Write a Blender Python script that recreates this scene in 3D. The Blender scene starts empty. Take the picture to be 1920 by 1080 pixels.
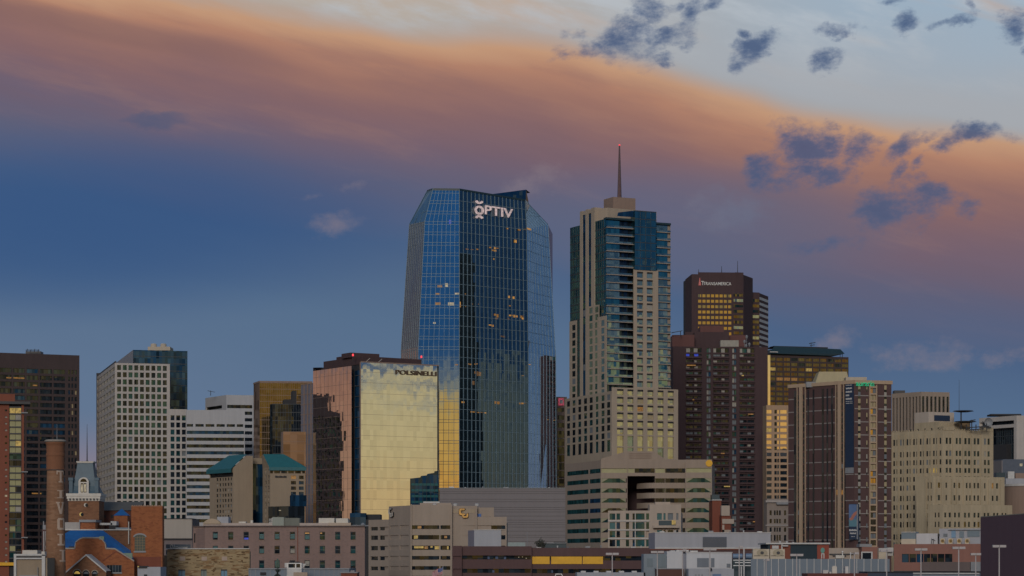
import bpy, math, random
from math import radians, sin, cos, tan, pi, hypot
from mathutils import Vector, Matrix

rng = random.Random(7)
scene = bpy.context.scene
COL = scene.collection

# ------------------------------------------------------------------ camera
FPX = 4600.0          # focal length in photograph pixels (1920 wide)
HORIZON = 1055.0      # photograph row of the horizon
EYE = 16.0            # camera height above the street

cam = bpy.data.cameras.new("camera")
cam_ob = bpy.data.objects.new("camera", cam)
COL.objects.link(cam_ob)
cam_ob.location = (0, 0, EYE)
cam_ob.rotation_euler = (radians(90), 0, 0)
cam.sensor_width = 36.0
cam.lens = 36.0 * FPX / 1920.0
cam.shift_y = (HORIZON - 540.0) / 1920.0
cam.clip_start = 1.0
cam.clip_end = 60000.0
scene.camera = cam_ob

scene.view_settings.view_transform = 'Standard'
scene.view_settings.look = 'None'
scene.view_settings.exposure = 0.0
scene.view_settings.gamma = 1.0
scene.cycles.max_bounces = 6
scene.cycles.sample_clamp_indirect = 3.0
scene.cycles.sample_clamp_direct = 6.0


def lin(r, g, b):
    f = lambda c: (c / 255.0 / 12.92) if c <= 10 else ((c / 255.0 + 0.055) / 1.055) ** 2.4
    return (f(r), f(g), f(b), 1.0)


# ------------------------------------------------------------------ node maths
class E:
    """A value in a node tree; the operators add Math nodes."""
    nt = None

    def __init__(self, s):
        self.s = s

    @staticmethod
    def op(kind, *a, clamp=False):
        n = E.nt.nodes.new("ShaderNodeMath")
        n.operation = kind
        n.use_clamp = clamp
        for i, v in enumerate(a):
            if isinstance(v, E):
                E.nt.links.new(v.s, n.inputs[i])
            else:
                n.inputs[i].default_value = v
        return E(n.outputs[0])

    def __add__(s, o): return E.op('ADD', s, o)
    def __radd__(s, o): return E.op('ADD', o, s)
    def __sub__(s, o): return E.op('SUBTRACT', s, o)
    def __rsub__(s, o): return E.op('SUBTRACT', o, s)
    def __mul__(s, o): return E.op('MULTIPLY', s, o)
    def __rmul__(s, o): return E.op('MULTIPLY', o, s)
    def __truediv__(s, o): return E.op('DIVIDE', s, o)
    def max(s, o): return E.op('MAXIMUM', s, o)
    def min(s, o): return E.op('MINIMUM', s, o)


def smooth(v, a, b):
    n = E.nt.nodes.new("ShaderNodeMapRange")
    n.interpolation_type = 'SMOOTHSTEP'
    n.inputs['From Min'].default_value = a
    n.inputs['From Max'].default_value = b
    E.nt.links.new(v.s, n.inputs['Value'])
    return E(n.outputs['Result'])


def vec(x, y, z):
    n = E.nt.nodes.new("ShaderNodeCombineXYZ")
    for i, v in enumerate((x, y, z)):
        if isinstance(v, E):
            E.nt.links.new(v.s, n.inputs[i])
        else:
            n.inputs[i].default_value = v
    return n.outputs[0]


def fbm(v, scale, detail=5.0, rough=0.55, dist=0.0):
    n = E.nt.nodes.new("ShaderNodeTexNoise")
    n.inputs['Scale'].default_value = scale
    n.inputs['Detail'].default_value = detail
    n.inputs['Roughness'].default_value = rough
    n.inputs['Distortion'].default_value = dist
    E.nt.links.new(v, n.inputs['Vector'])
    return E(n.outputs['Fac'])


def ramp(v, stops, lo, hi):
    n = E.nt.nodes.new("ShaderNodeValToRGB")
    el = n.color_ramp.elements
    for i, (p, c) in enumerate(stops):
        q = (p - lo) / (hi - lo)
        e = el[i] if i < 2 else el.new(q)
        e.position = q
        e.color = c
    m = (v - lo) * (1.0 / (hi - lo))
    E.nt.links.new(m.s, n.inputs['Fac'])
    return n.outputs['Color']


def mixc(f, a, b):
    n = E.nt.nodes.new("ShaderNodeMix")
    n.data_type = 'RGBA'
    n.clamp_factor = True
    if isinstance(f, E):
        E.nt.links.new(f.s, n.inputs[0])
    else:
        n.inputs[0].default_value = f
    for k, v in ((6, a), (7, b)):
        if isinstance(v, tuple):
            n.inputs[k].default_value = v
        else:
            E.nt.links.new(v, n.inputs[k])
    return n.outputs[2]


# ------------------------------------------------------------------ sky
SUN_AZ = -8.0     # degrees to the right of straight behind the camera
SUN_EL = 18.0
world = bpy.data.worlds.new("World")
scene.world = world
world.use_nodes = True
nt = world.node_tree
nt.nodes.clear()
E.nt = nt
tc = nt.nodes.new("ShaderNodeTexCoord")
sp = nt.nodes.new("ShaderNodeSeparateXYZ")
nt.links.new(tc.outputs['Generated'], sp.inputs[0])
dx, dy, dz = E(sp.outputs[0]), E(sp.outputs[1]), E(sp.outputs[2])

# eastern sky, in the tangent plane of the eastward direction (units: 1000 px)
yf = dy.max(0.06)
X = (dx / yf) * 4.6 + 0.96
Y = 1.055 - (dz / yf) * 4.6
fc = nt.nodes.new("ShaderNodeFloatCurve")
cu = fc.mapping.curves[0]
pts = [(-1.0, -.30), (-.4, -.17), (0.0, -.07), (.25, -.03), (.443, .0), (.547, .030), (.677, .052), (.963, .082),
       (1.144, .125), (1.26, .155), (1.40, .197), (1.52, .232), (1.67, .250), (1.82, .262), (1.95, .276), (2.6, .33), (3.0, .36)]
for i, (a, b) in enumerate(pts):
    q = ((a + 1) / 4.0, b + 0.5)
    if i == 0:
        cu.points[0].location = q
    elif i == len(pts) - 1:
        cu.points[-1].location = q
    else:
        cu.points.new(*q)
fc.mapping.update()
nt.links.new(((X + 1.0) * 0.25).s, fc.inputs['Value'])
edge = E(fc.outputs[0]) - 0.5
pv = vec(X, Y * 1.7, 0.0)
soft = fbm(vec(X * 0.7 + Y * 0.25, Y * 2.0 - X * 0.55, 3.1), 2.2, 3.0, 0.5)
fine = fbm(pv, 6.0, 7.0, 0.62, 0.3)
streak = fbm(vec(X * 0.9 - Y * 0.6, Y * 4.2 - X * 1.1, 9.0), 2.6, 5.0, 0.55)
T = Y - edge + (soft - 0.5) * 0.10 + (streak - 0.5) * 0.10 * smooth(X, .9, .1) + (streak - 0.5) * 0.03
band = ramp(T, [(-.12, lin(148, 163, 180)), (-.035, lin(164, 158, 155)), (.010, lin(193, 151, 121)), (.045, lin(176, 129, 107)),
                (.09, lin(152, 112, 102)), (.15, lin(133, 102, 104)), (.215, lin(115, 97, 111)), (.29, lin(95, 96, 120)),
                (.41, lin(76, 98, 131)), (.56, lin(86, 110, 139)), (.80, lin(97, 117, 144))], -.12, .90)
# folds and streaks inside the cloud bank
fold = fbm(vec(X * 1.4 - Y * .5, Y * 6.5 - X * 1.5, 21.0), 2.0, 6.0, .6)
inb = smooth(T, -.02, .05) * smooth(T, .42, .18)
band = mixc((smooth(fold, .46, .70) * inb * .26), band, lin(112, 92, 102))
band = mixc((smooth(fold, .50, .28) * inb * .13), band, lin(190, 142, 112))
fx = (Y - .018 - X * .19) * (1 / .030)
band = mixc(smooth(fx * fx + (fold - .5) * 3.0, 1.2, -.2) * smooth(X, .62, .35) * .55, band, lin(126, 97, 97))
# clear cool sky above the cloud bank, warm wisps in it
up = smooth(X, .75, 1.75)
clear = mixc(up, lin(180, 168, 156), lin(154, 174, 192))
warmw = smooth(streak + (soft - 0.5) * 0.5, .50, .72) * 0.75
clear = mixc(warmw, clear, lin(194, 166, 146))
white = fbm(vec(X * 1.2 - Y * .4, Y * 3.4 - X * .7, 33.0), 3.0, 6.0, .6)
clear = mixc(smooth(white, .42, .66) * .7, clear, lin(184, 192, 200))
clear = mixc(smooth(Y + (soft - .5) * .2, -.02, .22), clear, lin(164, 168, 174))
col = mixc(smooth(T, .012, -.05), band, clear)
# darker storm blue at lower left
sx, sy = (X - 0.10) * (1 / .62), (Y - 0.42) * (1 / .15)
storm = smooth(sx * sx + sy * sy + (soft - .5) * .5, 1.9, -.2)
col = mixc(storm * .80, col, lin(50, 83, 129))
# pink glow low on the left horizon
gx = (X - 0.16) * (1 / .22)
low = smooth(gx * gx, 1.0, 0.0) * smooth(Y, .76, .93)
col = mixc(low * .6, col, lin(158, 128, 128))

mx_, my_ = (X - 1.30) * (1 / .38), (Y - .42) * (1 / .11)
col = mixc(smooth(mx_ * mx_ + my_ * my_ + (soft - .5) * .8, 1.6, 0.0) * .6, col, lin(92, 101, 127))

WX = X + (fine - 0.5) * 0.10
WY = Y + (fbm(vec(X, Y * 1.7, 5.0), 9.0, 5.0, .6) - 0.5) * 0.075
rag = fbm(vec(X, Y * 1.25, 2.0), 12.5, 9.0, 0.63)


def blobs(items):
    f = None
    for (cx, cy, rx, ry, rot, amp) in items:
        c, s = cos(radians(rot)), sin(radians(rot))
        ax, ay = WX - cx / 1000, WY - cy / 1000
        u = ax * (c * 770 / rx) + ay * (s * 770 / rx)
        v = ay * (c * 770 / ry) - ax * (s * 770 / ry)
        q = amp - (u * u + v * v)
        f = q if f is None else f.max(q)
    return f


pale = blobs([(628, 418, 62, 24, -6, .8), (650, 354, 40, 15, 0, .7), (590, 362, 60, 12, -8, .35), (1005, 345, 80, 42, -20, .75),
              (1375, 395, 95, 40, 0, .9), (1560, 640, 42, 24, 0, 1.0), (1500, 655, 60, 14, 0, .5), (1720, 668, 110, 34, 0, .8),
              (1880, 668, 90, 14, -8, .8), (1790, 672, 60, 22, 0, .7)])
pd = smooth((pale + (rag - .5) * 3.0).max(-3.0), 0.1, 1.5) * .55
col = mixc(pd, col, mixc(smooth(X, 1.0, 1.45) * smooth(Y, .55, .45), lin(142, 128, 134), lin(104, 112, 134)))
dark = blobs([(1090, 98, 50, 15, 2, .9), (1180, 76, 42, 40, -40, 1.1), (1140, 100, 26, 18, 20, .9), (1235, 74, 42, 15, -12, .95),
              (1292, 42, 20, 40, 25, .85), (1220, 14, 28, 18, 15, .95), (1262, 12, 24, 12, 0, .7), (1340, 10, 26, 14, -30, .6),
              (1424, 82, 46, 19, -28, 1.05), (1388, 116, 20, 17, -50, .8), (1404, 58, 12, 9, 40, .7),
              (1552, 110, 32, 18, -12, 1.0), (1560, 54, 38, 11, -10, .85), (1695, 46, 22, 22, 0, .95), (1780, 44, 48, 9, -10, .7),
              (1818, 15, 14, 12, -60, .6), (1672, 4, 24, 8, 0, .6), (1905, 48, 30, 24, -25, 1.05), (1916, 102, 14, 8, 0, .8), (1085, 62, 30, 10, 20, .5),
              (1235, 116, 18, 8, 0, .5), (1512, 276, 50, 40, 10, 1.1), (1440, 316, 34, 26, 0, 1.0), (1520, 328, 70, 26, -4, 1.05), (1555, 262, 26, 8, 0, .5),
              (1608, 276, 32, 28, -30, 1.05), (1590, 304, 18, 20, 0, .7), (1682, 280, 17, 42, 36, .85), (1720, 258, 34, 11, -20, .8), (1688, 318, 14, 17, 20, .7),
              (1775, 268, 26, 20, -30, .95), (1825, 254, 36, 17, -12, 1.05), (1880, 258, 30, 8, 6, .6), (1730, 305, 20, 10, -20, .6),
              (1690, 388, 66, 38, -5, 1.1), (1740, 360, 62, 22, 6, 1.0), (1803, 388, 26, 18, -20, 1.0), (1650, 405, 36, 24, 0, .8),
              (1540, 458, 64, 16, -4, .75), (1230, 8, 16, 10, 0, .7)])
wisp = fbm(vec(X * 1.3 + Y, Y * 2.2, 12.0), 26.0, 6.0, .7)
dd = smooth((dark + (rag - .5) * 4.6 + (wisp - .5) * 1.6).max(-3.0), -.35, 1.45)
core = smooth((dark + (rag - .5) * 5.0 + (wisp - .5)).max(-3.0), .3, 2.0)
dcol = mixc(smooth(Y, .18, .40), lin(68, 92, 130), lin(82, 95, 126))
dcol = mixc(core * .55, dcol, mixc(smooth(Y, .18, .40), lin(50, 72, 110), lin(66, 83, 116)))
col = mixc(dd * .88, col, dcol)
lens = blobs([(290, 225, 56, 13, 0, 1.0)])
col = mixc(smooth(lens + (rag - .5) * .9, 0.0, 1.3) * .70, col, lin(76, 88, 118))
east = col

# western sky behind the camera: a clear golden gap under a cloud deck
az = E.op('ARCTAN2', dx, 0.0 - dy)
wn = fbm(vec(az * 1.6, dz * 42.0, 0.0), 2.2, 5.0, 0.6)
gap = smooth(az, radians(4), radians(11)) * smooth(az, radians(58), radians(44))
wf = fbm(vec(az * 9.0, dz * 160.0, 4.0), 2.0, 6.0, 0.65)
band_az = smooth(az, radians(40), radians(54))
wz = dz + (wn - 0.5) * 0.016 + (wf - 0.5) * (0.014 + band_az * smooth(dz, .056, .071) * .105) - gap * .045 - band_az * .003
west = ramp(wz, [(-.02, (.64, .34, .09, 1)), (.024, (.66, .40, .125, 1)), (.042, (.60, .45, .185, 1)), (.064, (.52, .43, .21, 1)), (.071, (.27, .28, .24, 1)),
                 (.079, (.050, .10, .18, 1)), (.088, (.018, .075, .185, 1)), (.16, (.018, .090, .235, 1)), (.30, (.09, .15, .25, 1))], -.02, .30)
left_side = ramp(wz, [(-.02, (.50, .30, .17, 1)), (.045, (.45, .26, .165, 1)), (.072, (.40, .21, .14, 1)), (.088, (.20, .15, .155, 1)), (.115, (.115, .115, .14, 1)),
                 (.18, (.085, .13, .21, 1)), (.30, (.09, .15, .24, 1))], -.02, .30)
right_side = ramp(wz, [(-.02, (.14, .15, .20, 1)), (.05, (.10, .15, .23, 1)), (.075, (.075, .135, .235, 1)), (.10, (.06, .12, .23, 1)),
                 (.18, (.06, .12, .22, 1)), (.30, (.09, .15, .24, 1))], -.02, .30)
side = mixc(smooth(dx, -.3, .3), left_side, right_side)
west = mixc(band_az * .50, west, mixc(smooth(wz, .080, .068), west, (.50, .44, .27, 1)))
hot = smooth(az, radians(24), radians(4)) * smooth(az, radians(-40), radians(-15))
hn = nt.nodes.new('ShaderNodeMix')
hn.data_type = 'RGBA'
hn.blend_type = 'MULTIPLY'
nt.links.new((hot * smooth(wz, .078, .060)).s, hn.inputs[0])
nt.links.new(west, hn.inputs[6])
hn.inputs[7].default_value = (1.05, .80, .45, 1)
west = hn.outputs[2]
back = mixc(smooth(dy, .05, -.36), side, west)
col = mixc(smooth(dy, .80, .95), back, east)

# open sky overhead
sky = nt.nodes.new("ShaderNodeTexSky")
sky.sky_type = 'NISHITA'
sky.sun_disc = False
sky.sun_elevation = radians(SUN_EL)
sky.sun_rotation = radians(180.0 - SUN_AZ)
sky.air_density = 1.3
sky.dust_density = 1.5
bg1 = nt.nodes.new("ShaderNodeBackground")
nt.links.new(sky.outputs[0], bg1.inputs[0])
bg1.inputs[1].default_value = 0.085
bg2 = nt.nodes.new("ShaderNodeBackground")
nt.links.new(col, bg2.inputs[0])
bg2.inputs[1].default_value = 1.0
ms = nt.nodes.new("ShaderNodeMixShader")
nt.links.new(smooth(dz, .28, .55).s, ms.inputs[0])
nt.links.new(bg2.outputs[0], ms.inputs[1])
nt.links.new(bg1.outputs[0], ms.inputs[2])
wo = nt.nodes.new("ShaderNodeOutputWorld")
nt.links.new(ms.outputs[0], wo.inputs[0])
world.cycles.sampling_method = 'MANUAL'
world.cycles.sample_map_resolution = 512

sun = bpy.data.lights.new("sun", 'SUN')
sun.energy = 1.0
sun.angle = radians(14)
sun.color = (1.0, .92, .82)
sun_ob = bpy.data.objects.new("sun", sun)
COL.objects.link(sun_ob)
sd = Vector((sin(radians(SUN_AZ)) * cos(radians(SUN_EL)), -cos(radians(SUN_AZ)) * cos(radians(SUN_EL)), sin(radians(SUN_EL))))
sun_ob.rotation_euler = sd.to_track_quat('Z', 'Y').to_euler()

# ------------------------------------------------------------------ materials
MATS = {}


def _new(name):
    m = bpy.data.materials.new(name)
    m.use_nodes = True
    m.node_tree.nodes.clear()
    E.nt = m.node_tree
    out = m.node_tree.nodes.new("ShaderNodeOutputMaterial")
    b = m.node_tree.nodes.new("ShaderNodeBsdfPrincipled")
    m.node_tree.links.new(b.outputs[0], out.inputs[0])
    MATS[name] = m
    return m, b


def scale_col(c, k):
    return (min(c[0] * k, 1), min(c[1] * k, 1), min(c[2] * k, 1), 1)


def wall(name, c, var=.16, rough=.85, size=9.0, streak=.12, brick=None, metal=0.0):
    """matt wall: broad tone changes, rain streaks, optional courses of brick or stone"""
    m, b = _new(name)
    t = m.node_tree
    geo = t.nodes.new("ShaderNodeNewGeometry")
    sep = t.nodes.new("ShaderNodeSeparateXYZ")
    t.links.new(geo.outputs['Position'], sep.inputs[0])
    px, py, pz = E(sep.outputs[0]), E(sep.outputs[1]), E(sep.outputs[2])
    a = fbm(geo.outputs['Position'], 1.0 / size, 5.0, .6)
    s = fbm(vec(px * .9, py * .9, pz * .06), 1.0, 4.0, .6)
    g = fbm(geo.outputs['Position'], 1.6, 3.0, .6)
    k = (a - .5) * (2.4 * var) + (s - .5) * (2.6 * streak) + (g - .5) * (1.1 * var)
    col = mixc((k + .5), scale_col(c, .55), scale_col(c, 1.45))
    if brick:
        bw, bh, c2, amt = brick
        v = t.nodes.new("ShaderNodeTexVoronoi")
        v.inputs['Scale'].default_value = 1.0
        t.links.new(vec((px + py * .4) * (1.0 / bw), pz * (1.0 / bh), 0.0), v.inputs['Vector'])
        sv = t.nodes.new("ShaderNodeSeparateColor")
        t.links.new(v.outputs['Color'], sv.inputs[0])
        col = mixc(smooth(E(sv.outputs[0]), .45, 1.0) * amt, col, c2)
        col = mixc(smooth(E(sv.outputs[1]), .80, 1.0) * (amt * .8), col, scale_col(c, .45))
    t.links.new(col, b.inputs['Base Color'])
    b.inputs['Roughness'].default_value = rough
    b.inputs['Metallic'].default_value = metal
    b.inputs['Specular IOR Level'].default_value = .25
    return m


def glass(name, tint, body=(.02, .025, .03), refl=.9, pane=(1.5, 4.0), wob=.006, rough=.02, wave=.004):
    """coated facade glass: mirror share REFL of tint over a dark body; every pane is tilted a hair differently"""
    m, b = _new(name)
    t = m.node_tree
    uv = t.nodes.new("ShaderNodeUVMap")
    sep = t.nodes.new("ShaderNodeSeparateXYZ")
    t.links.new(uv.outputs[0], sep.inputs[0])
    u, v = E(sep.outputs[0]), E(sep.outputs[1])
    iu = E.op('FLOOR', u * (1.0 / pane[0]))
    iv = E.op('FLOOR', v * (1.0 / pane[1]))
    wn = t.nodes.new("ShaderNodeTexWhiteNoise")
    wn.noise_dimensions = '3D'
    t.links.new(vec(iu, iv, 1.7), wn.inputs['Vector'])
    geo = t.nodes.new("ShaderNodeNewGeometry")
    nz = t.nodes.new("ShaderNodeTexNoise")
    nz.inputs['Scale'].default_value = .22
    nz.inputs['Detail'].default_value = 3
    t.links.new(geo.outputs['Position'], nz.inputs['Vector'])

    def vm(op, a, b_):
        n = t.nodes.new("ShaderNodeVectorMath")
        n.operation = op
        t.links.new(a, n.inputs[0])
        if isinstance(b_, tuple):
            n.inputs[1].default_value = b_
        else:
            t.links.new(b_, n.inputs[1])
        return n.outputs[0]
    d1 = vm('MULTIPLY', vm('SUBTRACT', wn.outputs['Color'], (.5, .5, .5)), (wob, wob, wob * 1.3))
    d2 = vm('MULTIPLY', vm('SUBTRACT', nz.outputs['Color'], (.5, .5, .5)), (wave, wave, wave * 1.5))
    nrm = vm('ADD', vm('ADD', geo.outputs['Normal'], d1), d2)
    nn = t.nodes.new("ShaderNodeVectorMath")
    nn.operation = 'NORMALIZE'
    t.links.new(nrm, nn.inputs[0])
    wv = t.nodes.new("ShaderNodeSeparateColor")
    t.links.new(wn.outputs['Color'], wv.inputs[0])
    body_c = mixc(E(wv.outputs[0]), scale_col(body, .5), scale_col(body, 1.7))
    b.inputs['Roughness'].default_value = .6
    b.inputs['Specular IOR Level'].default_value = 0.0
    t.links.new(body_c, b.inputs['Base Color'])
    gl = t.nodes.new("ShaderNodeBsdfGlossy")
    gl.inputs['Color'].default_value = (*tint[:3], 1)
    gl.inputs['Roughness'].default_value = rough
    t.links.new(nn.outputs[0], gl.inputs['Normal'])
    mx = t.nodes.new("ShaderNodeMixShader")
    f = E(wv.outputs[1]) * .12 + (refl - .06)
    t.links.new(f.s, mx.inputs[0])
    t.links.new(b.outputs[0], mx.inputs[1])
    t.links.new(gl.outputs[0], mx.inputs[2])
    out = [n for n in t.nodes if n.type == 'OUTPUT_MATERIAL'][0]
    t.links.new(mx.outputs[0], out.inputs[0])
    return m


def plain(name, c, rough=.6, metal=0.0):
    m, b = _new(name)
    geo = m.node_tree.nodes.new("ShaderNodeNewGeometry")
    k = fbm(geo.outputs['Position'], .8, 4.0, .6)
    m.node_tree.links.new(mixc(k, scale_col(c, .75), scale_col(c, 1.25)), b.inputs['Base Color'])
    b.inputs['Roughness'].default_value = rough
    b.inputs['Metallic'].default_value = metal
    return m


def glow(name, c, power):
    m, b = _new(name)
    geo = m.node_tree.nodes.new("ShaderNodeNewGeometry")
    k = fbm(geo.outputs['Position'], 1.4, 3.0, .6)
    b.inputs['Base Color'].default_value = (.05, .05, .05, 1)
    m.node_tree.links.new(mixc(smooth(k, .3, .7), scale_col(c, .45), c), b.inputs['Emission Color'])
    b.inputs['Emission Strength'].default_value = power
    return m


# ------------------------------------------------------------------ geometry helpers
def at(px, D):
    return Vector(((px - 960.0) * D / FPX, D))


def zat(py, D):
    return EYE + (HORIZON - py) * D / FPX


class Face:
    """a vertical wall plane, p0 at its left end and p1 at its right end seen from outside"""

    def __init__(s, p0, p1):
        s.p0, s.p1 = Vector(p0[:2]), Vector(p1[:2])
        d = s.p1 - s.p0
        s.L = d.length
        s.t = d / s.L
        s.n = Vector((s.t.y, -s.t.x))

    def u(s, px):
        k = (px - 960.0) / FPX
        return (k * s.p0.y - s.p0.x) / (s.t.x - k * s.t.y)

    def pt(s, u, z, d=0.0):
        q = s.p0 + s.t * u + s.n * d
        return Vector((q.x, q.y, z))

    def dist(s, px):
        return (s.p0 + s.t * s.u(px)).y

    def z(s, py, px):
        return zat(py, s.dist(px))


def inset(poly, d):
    n = len(poly)
    out = []
    for i in range(n):
        a, b, c = poly[i - 1], poly[i], poly[(i + 1) % n]
        t1, t2 = (b - a).normalized(), (c - b).normalized()
        n1, n2 = Vector((-t1.y, t1.x)), Vector((-t2.y, t2.x))
        k = 1.0 + n1.dot(n2)
        out.append(b + (n1 + n2) * (d / max(k, .2)))
    return out


class MB:
    def __init__(s):
        s.v, s.f, s.uv, s.mi = [], [], [], []

    def poly(s, pts, uv=None, mi=0):
        i = len(s.v)
        s.v += [tuple(p) for p in pts]
        s.f.append(tuple(range(i, i + len(pts))))
        if uv is None:
            a, b, c = Vector(pts[0]), Vector(pts[1]), Vector(pts[2])
            n = (b - a).cross(c - a)
            if n.length > 1e-9:
                n.normalize()
            if abs(n.z) > .7:
                uv = [(p[0], p[1]) for p in pts]
            else:
                h = Vector((-n.y, n.x, 0))
                if h.length > 1e-6:
                    h.normalize()
                uv = [(Vector(p).dot(h), p[2]) for p in pts]
        s.uv.append(uv)
        s.mi.append(mi)

    def prism(s, poly, z0, z1, top=True, mi=0, bottom=False, sides=True):
        n = len(poly)
        if sides:
            for i in range(n):
                a, b = poly[i], poly[(i + 1) % n]
                L = hypot(b[0] - a[0], b[1] - a[1])
                s.poly([(a[0], a[1], z0), (b[0], b[1], z0), (b[0], b[1], z1), (a[0], a[1], z1)],
                       [(0, z0), (L, z0), (L, z1), (0, z1)], mi)
        if top:
            s.poly([(p[0], p[1], z1) for p in poly], None, mi)
        if bottom:
            s.poly([(p[0], p[1], z0) for p in reversed(poly)], None, mi)

    def frustum(s, pa, za, pb, zb, top=True, mi=0):
        n = len(pa)
        for i in range(n):
            j = (i + 1) % n
            s.poly([(*pa[i][:2], za), (*pa[j][:2], za), (*pb[j][:2], zb), (*pb[i][:2], zb)], None, mi)
        if top:
            s.poly([(*p[:2], zb) for p in pb], None, mi)

    def box(s, x0, x1, y0, y1, z0, z1, mi=0):
        s.prism([(x0, y0), (x1, y0), (x1, y1), (x0, y1)], z0, z1, True, mi, True)

    def fbox(s, F, u0, u1, z0, z1, d0, d1, m0=0.0, m1=0.0, ends=(True, True), mi=0, back=False, tb=(True, True)):
        """box on a face from offset d0 (inner) to d1 (outer); m0, m1 pull the inner corners in (mitre)"""
        P = F.pt
        a, b, c, d = P(u0, z0, d1), P(u1, z0, d1), P(u1, z1, d1), P(u0, z1, d1)
        e, f, g, h = P(u0 + m0, z0, d0), P(u1 - m1, z0, d0), P(u1 - m1, z1, d0), P(u0 + m0, z1, d0)
        s.poly([a, b, c, d], [(u0, z0), (u1, z0), (u1, z1), (u0, z1)], mi)
        if tb[0]:
            s.poly([d, c, g, h], None, mi)
        if tb[1]:
            s.poly([b, a, e, f], None, mi)
        if ends[0]:
            s.poly([e, a, d, h], None, mi)
        if ends[1]:
            s.poly([b, f, g, c], None, mi)
        if back:
            s.poly([f, e, h, g], None, mi)

    def fpoly(s, F, pts, d0, d1, mi=0):
        """flat outline (u, z), counter-clockwise seen from outside, pushed out from d0 to d1"""
        s.poly([F.pt(u, z, d1) for u, z in pts], [(u, z) for u, z in pts], mi)
        n = len(pts)
        for i in range(n):
            a, b = pts[i], pts[(i + 1) % n]
            s.poly([F.pt(*b, d1), F.pt(*a, d1), F.pt(*a, d0), F.pt(*b, d0)], None, mi)

    def tube(s, a, b, r0, r1, n=8, mi=0, caps=True):
        a, b = Vector(a), Vector(b)
        d = (b - a).normalized()
        h = Vector((0, 0, 1)) if abs(d.z) < .9 else Vector((1, 0, 0))
        x = d.cross(h).normalized()
        y = d.cross(x)
        A = [a + (x * cos(2 * pi * i / n) + y * sin(2 * pi * i / n)) * r0 for i in range(n)]
        B = [b + (x * cos(2 * pi * i / n) + y * sin(2 * pi * i / n)) * r1 for i in range(n)]
        for i in range(n):
            j = (i + 1) % n
            s.poly([A[j], A[i], B[i], B[j]], None, mi)
        if caps:
            s.poly([B[i] for i in reversed(range(n))], None, mi)
            s.poly(A, None, mi)

    def lathe(s, c, prof, n=24, mi=0, top=True):
        rings = [[Vector((c[0] + r * cos(2 * pi * i / n), c[1] + r * sin(2 * pi * i / n), z)) for i in range(n)] for r, z in prof]
        for A, B in zip(rings, rings[1:]):
            for i in range(n):
                j = (i + 1) % n
                s.poly([A[i], A[j], B[j], B[i]], None, mi)
        if top:
            s.poly(rings[-1], None, mi)

    def build(s, name, mats, parent=None, loc=None, smooth_=False):
        if not s.f:
            return None
        if not isinstance(mats, (list, tuple)):
            mats = [mats]
        o = Vector((0, 0, 0))
        r = parent
        while r is not None:
            o = o + r.location
            r = r.parent
        if loc is not None:
            o = Vector(loc)
        me = bpy.data.meshes.new(name)
        me.from_pydata([(p[0] - o.x, p[1] - o.y, p[2] - o.z) for p in s.v], [], s.f)
        me.validate(clean_customdata=False)
        ul = me.uv_layers.new(name="UVMap")
        flat = [c for f in s.uv for q in f for c in q]
        if len(flat) == len(ul.data) * 2:
            ul.data.foreach_set('uv', flat)
        for m in mats:
            me.materials.append(m)
        if len(mats) > 1 and len(s.mi) == len(me.polygons):
            me.polygons.foreach_set('material_index', s.mi)
        if smooth_:
            me.polygons.foreach_set('use_smooth', [True] * len(me.polygons))
        ob = bpy.data.objects.new(name, me)
        COL.objects.link(ob)
        if parent is not None:
            ob.parent = parent
        elif loc is not None:
            ob.location = loc
        return ob


def tag(o, label, cat, group=None, kind=None):
    if label:
        o['label'] = label
    if cat:
        o['category'] = cat
    if group:
        o['group'] = group
    if kind:
        o['kind'] = kind
    return o


def empty(name, loc, label, cat, group=None):
    o = bpy.data.objects.new(name, None)
    COL.objects.link(o)
    o.location = loc
    o.empty_display_size = .5
    return tag(o, label, cat, group)


def part(mb, name, mat, parent, label=None):
    o = mb.build(name, mat, parent)
    if o is not None and label:
        o['label'] = label
    return o


def letters(s, F, u0, u1, z0, z1, d, th, mat, parent, name='sign_lettering', shear=0.0):
    """raised lettering on a face, stretched to fill u0..u1 by z0..z1; returns the mesh object"""
    cu_ = bpy.data.curves.new(name, 'FONT')
    cu_.body = s
    cu_.size = 1.0
    cu_.extrude = .02
    cu_.offset = .006
    to = bpy.data.objects.new(name, cu_)
    COL.objects.link(to)
    bpy.context.view_layer.update()
    dg = bpy.context.evaluated_depsgraph_get()
    me0 = bpy.data.meshes.new_from_object(to.evaluated_get(dg))
    bpy.data.objects.remove(to)
    bpy.data.curves.remove(cu_)
    vs = [v.co.copy() for v in me0.vertices]
    xa, xb = min(v.x for v in vs), max(v.x for v in vs)
    ya, yb = min(v.y for v in vs), max(v.y for v in vs)
    mb = MB()
    for p in me0.polygons:
        pts = []
        for i in p.vertices:
            v = vs[i]
            a = (v.x - xa) / (xb - xa)
            u = u0 + a * (u1 - u0)
            z = z0 + (v.y - ya) / (yb - ya) * (z1 - z0) + shear * (u - u0)
            pts.append(F.pt(u, z, d + (th if v.z > 0 else 0)))
        mb.poly(pts)
    bpy.data.meshes.remove(me0)
    return mb.build(name, mat, parent)


def reps(start, pitch, n, size):
    return [(start + i * pitch, start + i * pitch + size) for i in range(n)]


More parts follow.
